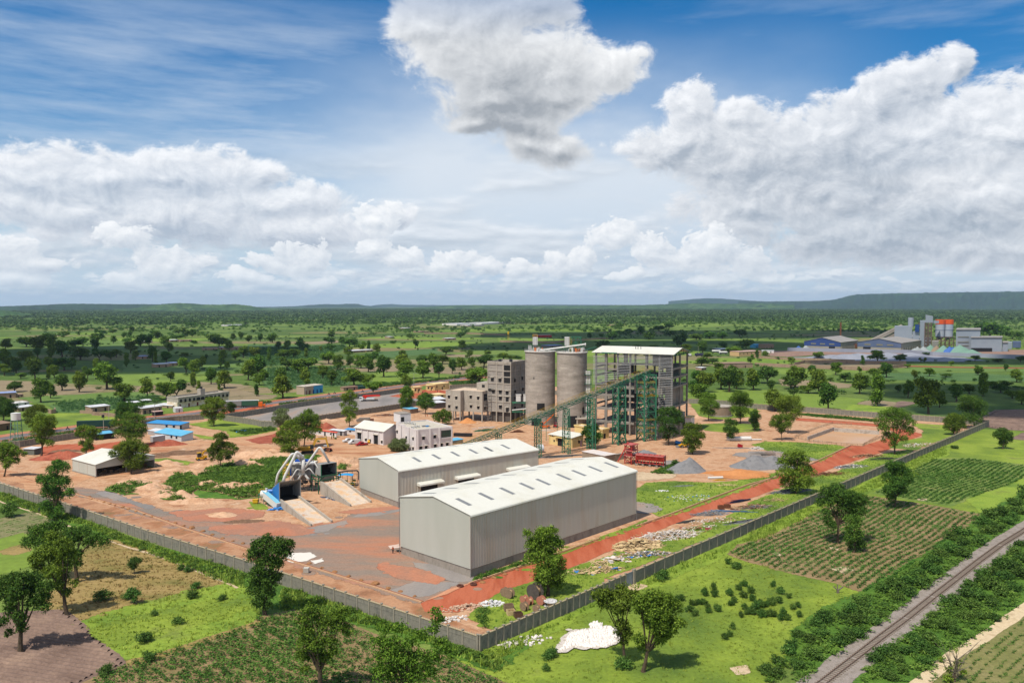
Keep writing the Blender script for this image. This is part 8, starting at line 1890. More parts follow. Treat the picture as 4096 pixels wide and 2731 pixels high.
car('van','white panel van between the white and the red pickup','van','S4',145,845,rzc_,[(-2.6,.4),(2.6,.4),(2.6,1.95),(-1.0,2.0),(-1.9,1.25),(-2.6,1.05)],vw,[(-1.75,1.3),(-1.05,1.85),(-.4,1.85),(-.4,1.3)])
car('pickup_truck','red pickup parked right of the white van','pickup','S4',262,870,rzc_,PK,vr,PW,extra=bed)
t=thing('tractor','small red tractor with a white canopy behind the yellow excavator','tractor',G('S5',1455,212));WLOC[t.name]=Vc((0,0,0))
m=MB().box((.8,0,1.1),(1.9,.6,.6));m.box((-.4,0,.9),(1.0,.8,.5));m.build('body',vr,t);m=MB().box((-.5,0,2.4),(1.9,1.5,.12));m.build('canopy',vw,t)
m=MB();
for a in(-1.2,.2):
 for b in(-.6,.6):m.beam((a,b,.9),(a,b,2.4),.06)
m.beam((1.0,.1,1.3),(1.0,.1,2.2),.08);m.build('canopy_post',tyre,t)
for x,r,w in((-.7,.75,.4),(1.45,.45,.28)):
 for s in(-.75,.75):
  m=MB().tube([(x,s-w/2,r),(x,s+w/2,r)],r,18);m.build('wheel',tyre,t)
yl=nmat('digger_yellow',[A(206,156,50),A(222,176,72)],scale=1,fine=.1);yl2=mat('machine_yellow',A(236,178,24),.5)
def machine(nm,label,cat,k,x,y,rz,parts,wx=None,wr=.6,wy=1.0,group=None):
 t=thing(nm,label,cat,(0,0,0),group,rz=rz);t.location=G(k,x,y);WLOC[t.name]=Vc((0,0,0))
 for n_,mm,bx in parts:
  m=MB()
  for q in bx:
   if q[0]=='b':m.box(q[1],q[2],0,0,q[3] if len(q)>3 else 0)
   elif q[0]=='m':m.beam(q[1],q[2],q[3],q[4])
   elif q[0]=='t':m.tube(q[1],q[2],14)
  m.build(n_,mm,t)
 if wx:wheels(t,wx,wy,wr,.4)
 return t
machine('excavator','big yellow excavator with folded arm behind the dust filter','excavator','S5',1130,240,radians(8),[('track',tyre,[('b',(-1,-1.3,.5),(4.4,.6,1.0)),('b',(-1,1.3,.5),(4.4,.6,1.0))]),('body',yl,[('b',(-1.8,0,1.8),(4.6,2.8,1.3)),('b',(-4.2,0,1.7),(1.2,2.8,1.1))]),('cab',glass,[('b',(.9,-.9,2.6),(1.4,1.1,1.7))]),('boom',yl,[('m',(.6,.3,1.8),(2.6,.3,5.6),.6,1.0),('m',(2.6,.3,5.6),(6.2,.3,5.7),.5,.7)]),('arm',yl,[('m',(6.2,.3,5.9),(7.2,.3,2.2),.45,.6)]),('bucket',rust,[('b',(7.0,.3,1.3),(1.2,1.3,1.1),.5)]),('cylinder',gst,[('m',(3.2,.3,6.2),(5.8,.3,6.3),.2,.2)])])
machine('crane_truck','white truck with a red folded concrete boom on the truck yard','truck','R2',1080,1045,radians(14+180),[('cab',vw,[('b',(3.9,0,1.75),(2.0,2.5,2.3))]),('windscreen',glass,[('b',(4.9,0,2.2),(.06,2.1,.9)),('b',(4.2,0,2.25),(1.0,2.54,.7))]),('chassis',tyre,[('b',(-1,0,.9),(10.4,2.3,.5))]),('boom',mat('boom_red',A(230,50,36),.4),[('m',(3.2,.5,3.3),(-7.6,.5,3.4),.5,.6),('m',(2.6,-.3,3.7),(-7.4,-.3,3.7),.4,.5),('b',(1.2,0,2.6),(1.6,1.8,1.4))]),('pump_body',vw,[('b',(-1.5,0,1.8),(5,1.9,1.2))])],(3.4,1.9,-2.6,-4.0),.55,1.1)
machine('container_truck','orange truck pulling grey and green containers along the trunk road','truck','R1',2235,1102,radians(12),[('cab',mat('truck_orange',A(236,116,30),.4),[('b',(9.6,0,1.9),(2.2,2.5,2.6)),('b',(11.4,0,1.3),(1.6,2.2,1.2))]),('windscreen',glass,[('b',(10.72,0,2.6),(.06,2.1,.8))]),('chassis',tyre,[('b',(0,0,1.0),(22,2.2,.4))]),('green_container',mat('container_green',A(54,96,72)),[('b',(3.6,0,2.7),(8.6,2.5,2.9))]),('grey_container',mat('container_grey',A(142,140,134)),[('b',(-6,0,2.7),(10.2,2.5,2.9))]),('container_lid',tin,[('b',(-1.3,0,4.2),(19.8,2.6,.08))])],(9.6,11,1,-.3,-8,-9.3),.52,1.0)
machine('freight_trailer','long dark green box trailer on the road behind the roadside trees','trailer','U6',1520,640,radians(14),[('box',mat('trailer_green',A(28,66,58)),[('b',(0,0,2.5),(17,2.6,2.8))]),('chassis',tyre,[('b',(0,0,1.0),(16,2.2,.35))])],(-6,-4.7,5.4),.5,1.0)
machine('aerial_crane','small yellow crane with raised boom beside the many-stemmed tree','crane','U5',1190,1335,radians(40),[('body',yl2,[('b',(0,0,1.0),(2.8,1.9,.8)),('b',(1.6,0,1.3),(1.2,1.5,.8))]),('cab',glass,[('b',(-.7,-.3,2.2),(1.4,1.2,1.7))]),('cab_roof',yl2,[('b',(-.7,-.3,3.1),(1.6,1.4,.12))]),('boom',yl2,[('m',(.6,.3,1.8),(1.2,.3,3.2),.4,.5),('m',(1.0,.3,3.1),(6.4,.3,5.4),.35,.45)])],(-1.1,1.5),.5,.9)
machine('telehandler','orange telehandler with raised boom at the foot of the left silo','telehandler','S1',1640,1500,radians(5),[('body',mat('handler_orange',A(226,108,40),.5),[('b',(.2,0,1.0),(4.4,1.7,.7)),('b',(-1.7,.2,1.6),(1.4,1.0,1.0))]),('cab',glass,[('b',(-1.5,-.5,2.4),(1.3,.9,1.4))]),('boom',mat('handler_orange',A(226,108,40),.5),[('m',(-.6,.4,2.0),(3.4,.4,5.6),.5,.55),('m',(3.2,.4,5.4),(4.6,.4,6.9),.35,.4),('b',(-1.5,-.5,3.15),(1.5,1.1,.12))])],(-1.7,2.0),.6,.95)
machine('red_loader','little red machine standing right of the orange telehandler','loader','S1',1812,1490,0,[('body',vr,[('b',(0,0,1.0),(2.0,1.4,.9)),('b',(.3,0,2.5),(1.6,1.3,.1))]),('frame',tyre,[('m',(-.4,.5,1.4),(-.4,.5,2.5),.1,.1),('m',(1,.5,1.4),(1,.5,2.5),.1,.1)])],(-.7,.8),.5,.8)
machine('backhoe','yellow backhoe loader parked between the two trees before the mill','backhoe','S6',1130,300,radians(10),[('body',yl2,[('b',(.4,0,1.2),(3.4,1.4,.8)),('b',(-1.6,0,1.0),(1.0,1.2,.6))]),('cab',glass,[('b',(.6,0,2.3),(1.6,1.4,1.4))]),('cab_roof',yl2,[('b',(.6,0,3.05),(1.8,1.6,.12))]),('loader_arm',yl2,[('m',(-.6,.6,1.6),(-2.6,.6,.8),.2,.3),('m',(-.6,-.6,1.6),(-2.6,-.6,.8),.2,.3)]),('bucket',gst,[('b',(-3,0,.5),(.8,2.2,.8))])],(-1.3,1.3),.62,.95)
machine('blue_trailer','blue machine left of the backhoe under the dark tree','machine','S6',1045,268,0,[('drum',blue,[('b',(0,0,1.2),(2.2,1.4,1.2),.3)]),('frame',tyre,[('b',(0,0,.45),(2.6,1.2,.3))])],(0,),.4,.8)
machine('tipper_body','rusty grey tipper body lying on the ground left of the office stair head','tipper body','S4',300,498,radians(4),[('skip',nmat('skip_grey',[A(128,120,112),A(150,140,130)],scale=1),[('b',(.3,0,1.2),(5.4,2.3,1.9)),('b',(-3.0,0,1.0),(1.6,2.2,1.2),-.5)]),('tail',rust,[('b',(4.0,0,.9),(1.6,1.8,1.4))])])
machine('black_trailer_frame','stack of black steel frames right of the office','steel stack','S4',1850,725,radians(-8),[('frame',mat('black_steel',A(52,52,56),.5),[('b',(0,.9*j,.3+.5*i),(8.4,.25,.3)) for i in range(3) for j in(-1,0,1)]+[('b',(-4+1.6*i,0,.95),(.2,2.2,.9)) for i in range(6)])])
for i,(k,x,y,rz) in enumerate((('R1',622,1306,.2),('R2',778,975,.3),('R2',725,985,.1),('R2',1035,960,.2))):
 machine('motorbike',('motorbike with rider on the road at the left','motorbike by the roadside shop, right one of two','motorbike by the roadside shop, left one of two','motorbike on the road above the crane truck')[i],'motorbike',k,x,y,rz,[('frame',mat('dark_blue',A(50,50,80)),[('b',(0,0,.7),(1.2,.25,.35)),('m',(.5,0,.6),(.35,0,1.1),.06,.06)]),('rider',mat('rider_clothes',A(90,60,80)),[('b',(-.1,0,1.25),(.35,.42,.6)),('t',[(-.05,0,1.55),(0,0,1.8)],.12)]),('wheel',tyre,[('t',[(-.62,-.06,.3),(-.62,.06,.3)],.3),('t',[(.62,-.06,.3),(.62,.06,.3)],.3)])])
skin=mat('dark_skin',A(92,62,46));hair=mat('black_hair',(.01,.01,.01))
def skinned(name,chains,m,parent):
 V=[];E_=[];R_=[]
 for ch in chains:
  st=None
  for p in ch:
   if isinstance(p,int):st=p;continue
   V.append(p[:3]);R_.append(p[3]);i=len(V)-1
   if st is not None:E_.append((st,i))
   st=i
 me=bpy.data.meshes.new(name);me.from_pydata(V,E_,[]);o=bpy.data.objects.new(name,me);COL.objects.link(o)
 s=o.modifiers.new('s','SKIN');o.modifiers.new('u','SUBSURF').levels=1;
 for i,r in enumerate(R_):me.skin_vertices[0].data[i].radius=(r,r)
 me.skin_vertices[0].data[0].use_root=True
 dg=bpy.context.evaluated_depsgraph_get();nm=bpy.data.meshes.new_from_object(o.evaluated_get(dg));o.modifiers.clear();o.data=nm;nm.materials.clear();nm.materials.append(m)
 o.parent=parent;return o
def person(label,k,x,y,rz,top,legs,helmet=None,group=None):
 t=thing('person',label,'person',(0,0,0),group,rz=rz);t.location=G(k,x,y);t.location.z=.16;WLOC[t.name]=Vc((0,0,0))
 skinned('body',[[(0,0,.95,.12),(0,0,1.2,.13),(0,0,1.42,.12),(0,0,1.52,.055),(0,0,1.62,.085),(0,0,1.7,.08)],[0,(.1,0,.85,.09),(.12,0,.5,.065),(.12,0,.1,.045),(.12,.14,.05,.04)],[0,(-.1,0,.85,.09),(-.12,-.05,.5,.065),(-.12,-.02,.1,.045),(-.12,.12,.05,.04)],[2,(.2,0,1.38,.055),(.26,0,1.12,.045),(.25,.1,.88,.035),(.25,.13,.8,.035)],[2,(-.2,0,1.38,.055),(-.27,0,1.12,.045),(-.25,.08,.88,.035),(-.25,.11,.8,.035)]],skin,t)
 skinned('shirt',[[(0,0,.98,.15),(0,0,1.2,.155),(0,0,1.42,.145)],[2,(.21,0,1.37,.075),(.26,0,1.18,.062)],[2,(-.21,0,1.37,.075),(-.26,0,1.18,.062)]],top,t)
 skinned('trousers',[[(0,0,.94,.145)],[0,(.1,0,.84,.11),(.12,0,.5,.082),(.12,0,.12,.065)],[0,(-.1,0,.84,.11),(-.12,-.04,.5,.082),(-.12,-.02,.12,.065)]],legs,t)
 m=MB().tube([(0,-.01,1.68),(0,-.01,1.74),(0,-.01,1.79)],[.115,.1,.04],12);m.build('helmet' if helmet else 'hair',helmet or hair,t)
 m=MB().box((0,.1,1.63),(.03,.04,.04));m.box((0,.095,1.58),(.06,.01,.015));m.box((.035,.095,1.66),(.02,.01,.01));m.box((-.035,.095,1.66),(.02,.01,.01));m.box((.1,0,1.63),(.02,.04,.06));m.box((-.1,0,1.63),(.02,.04,.06));m.build('face',skin,t)
org=mat('hi_vis_orange',A(240,104,40));drk=mat('navy_cloth',A(40,44,60));lim=mat('hi_vis_lime',A(190,220,60));yh=mat('yellow_helmet',A(236,200,60));wh_=mat('white_cloth',A(210,210,205))
for a in(('person in orange vest and dark trousers standing by the nearest warehouse corner','R6',963,700,.5,org,drk,org),('left one of two people in orange vests on the track below the round tree','R2',1612,1188,2.0,org,drk,yh),('right one of two people in orange vests on the track below the round tree','R2',1628,1188,-1,org,org,yh),('person in orange by the foot of the raised wing','S1',218,1420,1,org,drk,yh),('left one of two people before the yellow gatehouse','R2',1722,965,1,drk,drk,None),('right one of two people before the yellow gatehouse','R2',1745,962,2,org,drk,None),('person in a lime vest at the dark door of the low white cabin','R2',700,1398,0,lim,drk,None),('person in a lime vest walking right of the cabin door','R2',750,1396,1,lim,drk,None),('person in lime right of the other lime-vested walker','R2',770,1392,3,lim,drk,None),('person in orange crouched on the sand by the green stair tower','S2',800,1562,0,org,drk,org),('person in orange beside the trunk road verge','R2',160,1062,1,org,drk,None),('person in orange on the road above the truck yard','R2',1257,930,1,org,drk,None),('person in green on the footpath at the far left','R5',265,425,1,mat('green_cloth',A(40,130,90)),drk,None),('left one of two people by the tin-roofed stalls','R1',1372,1170,1,wh_,drk,None),('right one of two people by the tin-roofed stalls','R1',1405,1170,2,drk,drk,None)):
 person(*a)
wood=nmat('old_timber',[A(170,138,100),A(206,176,136),A(134,106,80)],scale=2.5,fine=.2);pwood=nmat('pale_timber',[A(196,168,120),A(222,198,152),A(170,140,96)],scale=2,fine=.2);greyp=nmat('grey_pipes',[A(120,124,130),A(160,164,168)],scale=2);scrapw=nmat('pale_scrap',[A(214,206,198),A(240,234,228),A(176,160,148)],scale=2.2,fine=.25)
def pile(nm,label,cat,k,x,y,rx,ry,h,n,kinds_,rz=0.4,seed=1,group=None,L=(1,3)):
 rg=random.Random(seed);t=thing(nm,label,cat,G(k,x,y),group);c=t.location
 for pn,mm,mode,fr in kinds_:
  m=MB()
  for i in range(int(n*fr)):
   a=rg.uniform(0,6.28);q=rg.random()**.6;u,v=cos(a)*q*rx,sin(a)*q*ry;cs,sn=cos(rz),sin(rz)
   X,Y=c.x+u*cs-v*sn,c.y+u*sn+v*cs;z=.12+h*(1-q)*rg.random();l=rg.uniform(*L)
   if mode=='plank':m.box((X,Y,z),(l,rg.uniform(.1,.25),.05),rg.uniform(0,3.1),0,rg.uniform(-.25,.25))
   elif mode=='panel':m.box((X,Y,z),(l*.6,l*.45,.06),rg.uniform(0,3.1),rg.uniform(-.3,.3),rg.uniform(-.3,.3))
   elif mode=='pipe':r=rz+rg.uniform(-.12,.12);m.beam((X-cos(r)*l,Y-sin(r)*l,z),(X+cos(r)*l,Y+sin(r)*l,z),.12)
   elif mode=='lump':s=rg.uniform(.2,.6);m.box((X,Y,z),(s,s*.8,s*.4),rg.uniform(0,3),rg.uniform(-.4,.4),rg.uniform(-.4,.4))
  if m.n:o=m.build(pn,mm,t);o['kind']='stuff'
 return t
pl=('boards',wood,'plank',.5);pp_=('panels',pwood,'panel',.25);sc_=('rubbish',scrapw,'lump',.4);gp=('pipes',greyp,'pipe',.6);dp_=('dark_bars',mat('dark_steel',A(74,76,74)),'pipe',.6)
blt=('blue_sheet',mat('sheet_blue',A(60,140,220)),'panel',.04)
for a in(('lumber_pile','heap of broken pallets with a blue scrap nearest the east wall gate','U3',270,785,7,2.4,.9,150,[pl,pp_,blt],.25,1),('lumber_pile','small fan of pallet boards above the broken pallet heap','U3',350,690,2.6,1.6,.8,50,[('boards',pwood,'plank',1)],.4,2),('rubble_pile','pinkish boards and slabs between two timber heaps by the red road','U3',570,640,4,2.6,.9,70,[pl,('slabs',scrapw,'panel',.3)],.2,3),('lumber_pile','largest heap of yellow timber panels beside the red road','U3',850,450,7,4,1.9,220,[pp_,pl,('panels',pwood,'panel',.4)],.3,4),('rubble_pile','mixed scrap with blue and white sheets behind the yellow panels','U3',950,570,8,2.2,1.1,150,[sc_,pl,blt,('bars',greyp,'plank',.3)],.2,5),('lumber_pile','long tangle of grey white boards in the middle of the verge','U3',1250,320,10,4,1.6,280,[('boards',scrapw,'plank',.7),sc_,pl],.35,6),('rubble_pile','scrap strip with a dark red panel along the red road','U3',1560,235,9,3,.9,150,[sc_,pl,('red_panel',mat('dull_red',A(150,60,70)),'panel',.04)],.4,7),('pipe_stack','small bundle of grey steel beside the red road','U3',1530,125,3.6,1.0,.7,30,[dp_],.5,8,None,(1,2)),('scrap_metal','silvery metal scrap heap beside the red road','S6',1460,1200,6,2.2,1.2,120,[('bars',greyp,'plank',1)],.3,9),('rubble_pile','pale rubbish spread below the silvery scrap','S6',1560,1285,9,2.6,.7,160,[sc_,pl],.3,10),('scaffold_poles','dark scaffold poles stacked by the rubbish near the wall','S6',1900,1310,5,1.2,.8,40,[dp_,gp],.45,11,None,(1,2.4)),('pipe_stack','blue grey long pipes lying on the grass behind two crates','S6',1780,1165,5,1.1,.5,26,[('pipes',mat('blue_steel',A(80,116,156)),'pipe',1)],-.15,12,None,(2,3.2)),('steel_bundle','dark blue steel bundle at the edge of the red road','S6',1870,1030,3.4,.8,1.0,30,[('bars',mat('navy_steel',A(40,44,76)),'pipe',1)],.5,13,None,(1.6,2.6)),('lumber_pile','brown timber stacks near the wall beyond the navy bundle','S6',2030,1110,7,2.2,1.0,110,[('boards',rust,'plank',1),pl],.3,14),('rubble_pile','grey scrap under the open-limbed tree','U2',420,960,8,2.4,1.2,170,[('bars',greyp,'pipe',.6),('dark_scrap',mat('dark_steel',A(74,76,74)),'lump',.5)],.4,15,None,(.8,1.8)),('lumber_pile','uprooted stump and brown boards below the open-limbed tree','U2',260,1050,4.4,1.8,1.0,70,[pl],.3,16),('scrap_metal','grey blocks and bars at the wall end of the verge','U2',70,1130,7,1.6,1.0,90,[('blocks',mud,'lump',.5),('bars',greyp,'pipe',.4)],.3,17,None,(.8,1.6)),('lumber_pile','brown timber rows halfway up the red road verge','U2',800,780,10,2.4,1.0,150,[('boards',rust,'plank',1)],.35,18),('scrap_metal','steel sheets and a white board on the red road verge','U2',1050,700,7,2.6,1.1,120,[('bars',greyp,'pipe',.5),sc_],.3,19,None,(.8,2)),('lumber_pile','timber stacks at the foot of the two-trunk tree','U2',1230,590,8,2.6,1.2,140,[pl,('boards',rust,'plank',.6)],.2,20),('scaffold_poles','black poles under the two-trunk tree','U2',1400,620,6,2,1.0,70,[dp_],.2,21,None,(1,2.6)),('rubble_pile','light rubble spread beyond the two-trunk tree','U2',1760,470,10,4,.6,170,[sc_,pl],.5,22),('pipe_stack','long grey pipes laid out right of the second warehouse','S3',1350,885,9,2.2,.6,50,[gp,dp_],.35,23,None,(2.5,4.5)),('duct_sections','pale duct sections scattered in front of the raised wing','S1',720,1500,8,4,.8,40,[('ducts',scrapw,'pipe',1)],.4,24,None,(.6,1.4)),('steel_bundle','tangled green steel sections at the foot of the conveyor','S3',180,480,6,3,1.0,70,[('bars',grn,'pipe',1)],.4,25,None,(.6,1.8)),('rebar_cage','rusty rebar cages on the ground before the left silo','S3',665,505,3,1.2,1.3,70,[('bars',rust,'pipe',1)],.3,26,None,(.6,1.6)),('duct_sections','white duct bends beside the telehandler','S3',1120,480,3,1.4,.8,12,[('ducts',scrapw,'pipe',1)],.1,27,None,(.8,1.6)),('scrap_metal','blue and grey hoses dumped between the two ramps','S5',1560,1110,5,1.4,.7,60,[('hoses',mat('hose_grey',A(90,104,130)),'pipe',.8),sc_],-.6,28,None,(.5,1.2)),('tarpaulin','crumpled blue sheets beside the left ramp','S5',500,1310,2.4,1.2,.5,40,[('sheets',mat('sheet_blue',A(60,140,220)),'panel',.6),sc_],.2,29),('tarpaulin','bright blue sheet on poles in the weeds right of the cabins','U5',1870,890,4,1.6,.9,26,[('sheets',mat('sheet_blue',A(60,140,220)),'panel',.8),pl],.1,30),('rubble_pile','white bags and rubble at the near end of the red road','U4',640,1050,2.6,1.6,1.0,130,[('bags',mat('white_bags',A(232,232,232)),'lump',1)],.3,31),('rubble_pile','brick rubble bank along the near end of the red road','U4',250,1100,6,1.5,.7,150,[('bricks',nmat('brick_rubble',[A(190,150,124),A(220,190,166)],scale=2),'lump',1)],.35,32),('rubble_pile','pinkish rubble in front of the nearest wall corner','U4',60,1290,3,1.6,.6,60,[('bricks',scrapw,'lump',1)],.4,33),('white_heap','flattened heap of white lumps on the meadow','R7',600,1268,3,3,.3,40,[('lumps',mat('white_lump',A(246,240,234)),'lump',1)],.15,34),('rubble_pile','scatter of pale stones on the grass left of the white heap','R7',170,1290,5,2,.3,60,[('stones',scrapw,'lump',1)],.4,35),('rust_steel','rusty steel sections behind the office stair head','S4',650,400,7,2.6,1.0,70,[('bars',rust,'pipe',1),('blocks',greyp,'lump',.3)],.1,36,None,(.6,2)),('pipe_stack','pale pipes and a duct on the ground at the far right of the site','S6',1810,310,6,.8,.5,14,[('pipes',greyp,'pipe',1)],-.05,37,None,(2.5,4)),('rubble_pile','pale rubble heap on the weeds at the right side of the yard','S6',2100,325,3.5,2,1.4,110,[('lumps',scrapw,'lump',1)],.1,38),('pallet_stack','two flat pallets lying on the grass by the kerb','S6',1700,815,4.5,1.6,.3,40,[('boards',pwood,'plank',1)],-.1,39),('steel_bundle','galvanised posts on the grass behind the nearest warehouse','S6',1110,825,3.4,.8,.5,24,[('bars',greyp,'pipe',1)],.2,40,None,(1,2)),('rubble_pile','white sacks on the grass behind the nearest warehouse','S6',830,890,2.4,.8,.5,30,[('sacks',mat('white_bags',A(232,232,232)),'lump',1)],.1,41),('yellow_grating','yellow wire grating by the upper grass patch','S6',1610,742,2.2,.6,.7,24,[('wires',yst,'pipe',1)],.2,42,None,(.5,1)),('litter','coloured litter strewn on the grass by the kerb','S6',1180,980,8,4,.1,90,[('scraps',scrapw,'lump',.7),('blue_scraps',mat('sheet_blue',A(60,140,220)),'lump',.25)],.3,43)):
 a=list(a)
 pile(a[0],a[1],'pile',*a[2:9],a[9],a[10],a[11],a[12] if len(a)>12 else None,a[13] if len(a)>13 else(1,3))
X,Y=fill(polyG('R7',400,1362,450,1300,470,1245,560,1222,620,1215,600,1180,650,1165,690,1180,690,1210,740,1200,790,1220,780,1300,700,1335,600,1335,480,1330),13,4)
merge('white_lumps',[(np.array([(-.5,-.4,0),(.5,-.45,0),(.45,.5,0),(-.5,.4,0),(-.3,-.2,.9),(.3,-.3,1),(.2,.3,.8),(-.3,.2,.9)]),np.array([(0,1,5,4),(1,2,6,5),(2,3,7,6),(3,0,4,7),(4,5,6,7)]),np.zeros(5))],X,Y,rng.uniform(.15,.55,len(X)),rng.uniform(.1,.45,len(X)),nmat('white_lump',[A(226,214,204),A(246,240,234),A(206,186,172)],scale=1.2,fine=.1),z0=.3,label='white lumps spread over the heap on the meadow',cat='rubble')
def reel(label,x,y,r,w,rz,mm,lying=False):
 t=thing('cable_reel',label,'cable reel',(0,0,0),'wooden cable reels by the near wall',rz=rz);t.location=G('U4',x,y);t.location.z=.15;WLOC[t.name]=Vc((0,0,0))
 A_=lambda s:[(s*w/2,0,r),(s*(w/2+.06),0,r)] if not lying else[(0,0,.1 if s<0 else .1+w),(0,0,.16 if s<0 else .16+w)]
 for s in(-1,1):m=MB().tube(A_(s),r,24);m.build('flange',mm,t)
 m=MB().tube([A_(-1)[0],A_(1)[0]],r*.5,16);m.build('core',wood,t)
rw=nmat('weathered_reel',[A(136,114,94),A(158,136,112)],scale=2);rp=nmat('pink_reel',[A(196,128,104),A(180,120,104)],scale=2);rd_=nmat('dark_reel',[A(84,78,74),A(104,96,90)],scale=2)
for a in(('brown cable reel, the one nearest the red road',930,950,1.0,1.0,1.0,rw),('brown cable reel tucked behind the one nearest the road',860,925,.9,.8,.9,rw),('largest dark cable reel left of the tree',1335,965,1.6,1.5,.9,rd_),('pink cable reel in the middle of the group',1165,1040,.85,.9,.7,rp),('pink cable reel with a pale flange right of the middle one',1245,1060,.8,.8,.6,rp),('orange cable reel under the tree edge',1430,1060,.9,.8,.9,rp),('violet brown cable reel nearest the crates',1165,1150,.85,.8,.8,rw),('grey cable reel lying flat by the wall',1575,1080,1.35,.9,0,nmat('grey_reel',[A(140,138,138)],scale=2),True),('small cable reel half hidden by the wall coping',1355,1170,.7,.7,.9,rw)):
 reel(*a)
def crate(label,k,x,y,s,rz,mm=wood):
 t=thing('crate',label,'crate',(0,0,0),rz=rz);t.location=G(k,x,y);t.location.z=.12;WLOC[t.name]=Vc((0,0,0))
 for i,(c,d) in enumerate((((0,0,.05),(s,s*.8,.08)),((s/2,0,s*.35),(.06,s*.8,s*.6)),((-s/2,0,s*.35),(.06,s*.8,s*.6)),((0,s*.4,s*.35),(s*.96,.06,s*.6)),((0,-s*.4,s*.35),(s*.96,.06,s*.6)))):m=MB().box(c,d);m.build('base' if i==0 else 'side_board',mm,t)
for a in(('open orange-brown crate left of the dark one by the wall','U4',955,1215,1.5,.3,pwood),('dark open crate nearest the wall','U4',1070,1255,1.5,.3,mat('crate_brown',A(100,76,60))),('wide grey-brown crate behind the other two crates','U4',920,1145,1.8,.2,rw),('left one of two slatted crates beside the red road','S6',1625,1130,1.6,.2,rust),('right one of two slatted crates beside the red road','S6',1708,1115,1.6,.2,rust)):crate(*a)
def tyre_thing(label,x,y):
 g=G('U4',x,y);m=MB();R=.55;V=[]
 m.tube([(g.x+R*cos(i*PI/8),g.y+R*sin(i*PI/8),.35) for i in range(17)],.2,8,False);tag(m.build('tyre',mat('dusty_tyre',A(96,60,48))),label,'tyre','old tyres at the yard corner')
tyre_thing('old tyre lying left of the kerb end at the yard corner',160,775);tyre_thing('old tyre lying against the kerb end by the red road',368,750)
g=G('R6',380,828);t=thing('water_container','white caged water container standing on the brown verge by the west wall','container',g);m=MB().box(g+Vc((0,0,.75)),(1.15,1.0,1.05));m.build('tank',mat('ibc_white',A(236,230,216),.4),t);m=MB()
for i in range(5):m.box(g+Vc((-.5+i*.25,0,.75)),(.03,1.06,1.1));m.box(g+Vc((0,0,.3+i*.23)),(1.21,1.06,.03))
m.build('cage',gst,t);m=MB().box(g+Vc((0,0,.14)),(1.2,1.05,.14));m.build('pallet',wood,t)
g=G('R6',1000,688);machine('wheelbarrow','small wheelbarrow right of the person by the warehouse corner','wheelbarrow','R6',1000,688,.3,[('tray',mat('dark_steel',A(74,76,74)),[('b',(0,0,.5),(.9,.6,.3))]),('handle',rust,[('m',(-.3,.25,.35),(-1,.28,.5),.05,.05),('m',(-.3,-.25,.35),(-1,-.28,.5),.05,.05)]),('wheel',tyre,[('t',[(.5,-.05,.2),(.5,.05,.2)],.2)])])
machine('water_bowser','yellow round barrel behind the red pickup','barrel','S4',374,835,0,[('barrel',yl2,[('t',[(-.5,0,.8),(.5,0,.8)],.65)]),('stand',tyre,[('b',(0,0,.2),(.8,.9,.3))])])
machine('steel_drum','big shiny black-ended drum behind the second warehouse end','drum','S3',1030,820,.4,[('shell',mat('shiny_shell',A(220,220,226),.25),[('t',[(-1.3,0,1.7),(.8,0,1.7)],1.65)]),('end',dark,[('t',[(.8,0,1.7),(.86,0,1.7)],1.5)])])
machine('white_duct','thick white pipe lying below the slim tree','pipe','S6',1860,210,0,[('pipe',wst,[('t',[(-5,0,1.0),(5.4,0,1.0)],1.0),('t',[(5.4,0,.6),(10,0,.6)],.3)])])
machine('white_duct','short white pipe lying on the upper grass patch','pipe','S6',1550,722,.1,[('pipe',wst,[('t',[(-2.6,0,.5),(2.6,0,.5)],.42)])])
machine('root_stump','forked bleached stump standing on the meadow near the crop field','stump','R8',597,962,0,[('stump',bark_pale,[('m',(0,0,0),(.1,0,.8),.4,.4),('m',(.1,0,.6),(1.2,.2,1.3),.2,.2),('m',(0,0,.6),(-.9,0,1.4),.22,.22),('m',(0,0,.7),(0,.2,1.8),.18,.18)])])
machine('red_heap','small round red object beside the grey pipes at the right of the yard','machine','S6',1880,298,0,[('body',vr,[('b',(0,0,.7),(1.8,1.3,1.3),.3)])])
def tower_tank(label,k,x,yb,y0,y1,hw_,mm,ms,legs=4):
 g=G(k,x,yb);z0,z1=HT(g,k,y1),HT(g,k,y0);r=hw_*PXM(k,g.y);t=thing('water_tower',label,'water tower',g)
 m=MB().cyl((g.x,g.y),r,z0,z1,24);m.cyl((g.x,g.y),r*1.03,z1,z1+.3,24,.3);m.build('tank',mm,t)
 for i,j in((-1,-1),(1,-1),(1,1),(-1,1)):m=MB().beam((g.x+i*r*.95,g.y+j*r*.95,0),(g.x+i*r*.7,g.y+j*r*.7,z0),.22);m.build('leg',ms,t)
 m=MB()
 for q in range(1,5):
  z=z0*q/5;e=r*(.95-.25*q/5)
  for a,b in(((-1,-1),(1,-1)),((1,-1),(1,1)),((1,1),(-1,1)),((-1,1),(-1,-1))):m.beam((g.x+a[0]*e,g.y+a[1]*e,z),(g.x+b[0]*e,g.y+b[1]*e,z),.12);m.beam((g.x+a[0]*e,g.y+a[1]*e,z-z0/5),(g.x+b[0]*e,g.y+b[1]*e,z),.08)
 m.build('bracing',ms,t)
tower_tank('white cylinder water tower on green legs at the far left','U6',262,905,398,505,70,wst,mat('leg_green',A(110,150,130)))
tower_tank('yellow water tower in the far fields left of the silos','R3',77,482,405,428,8,yst,yst)
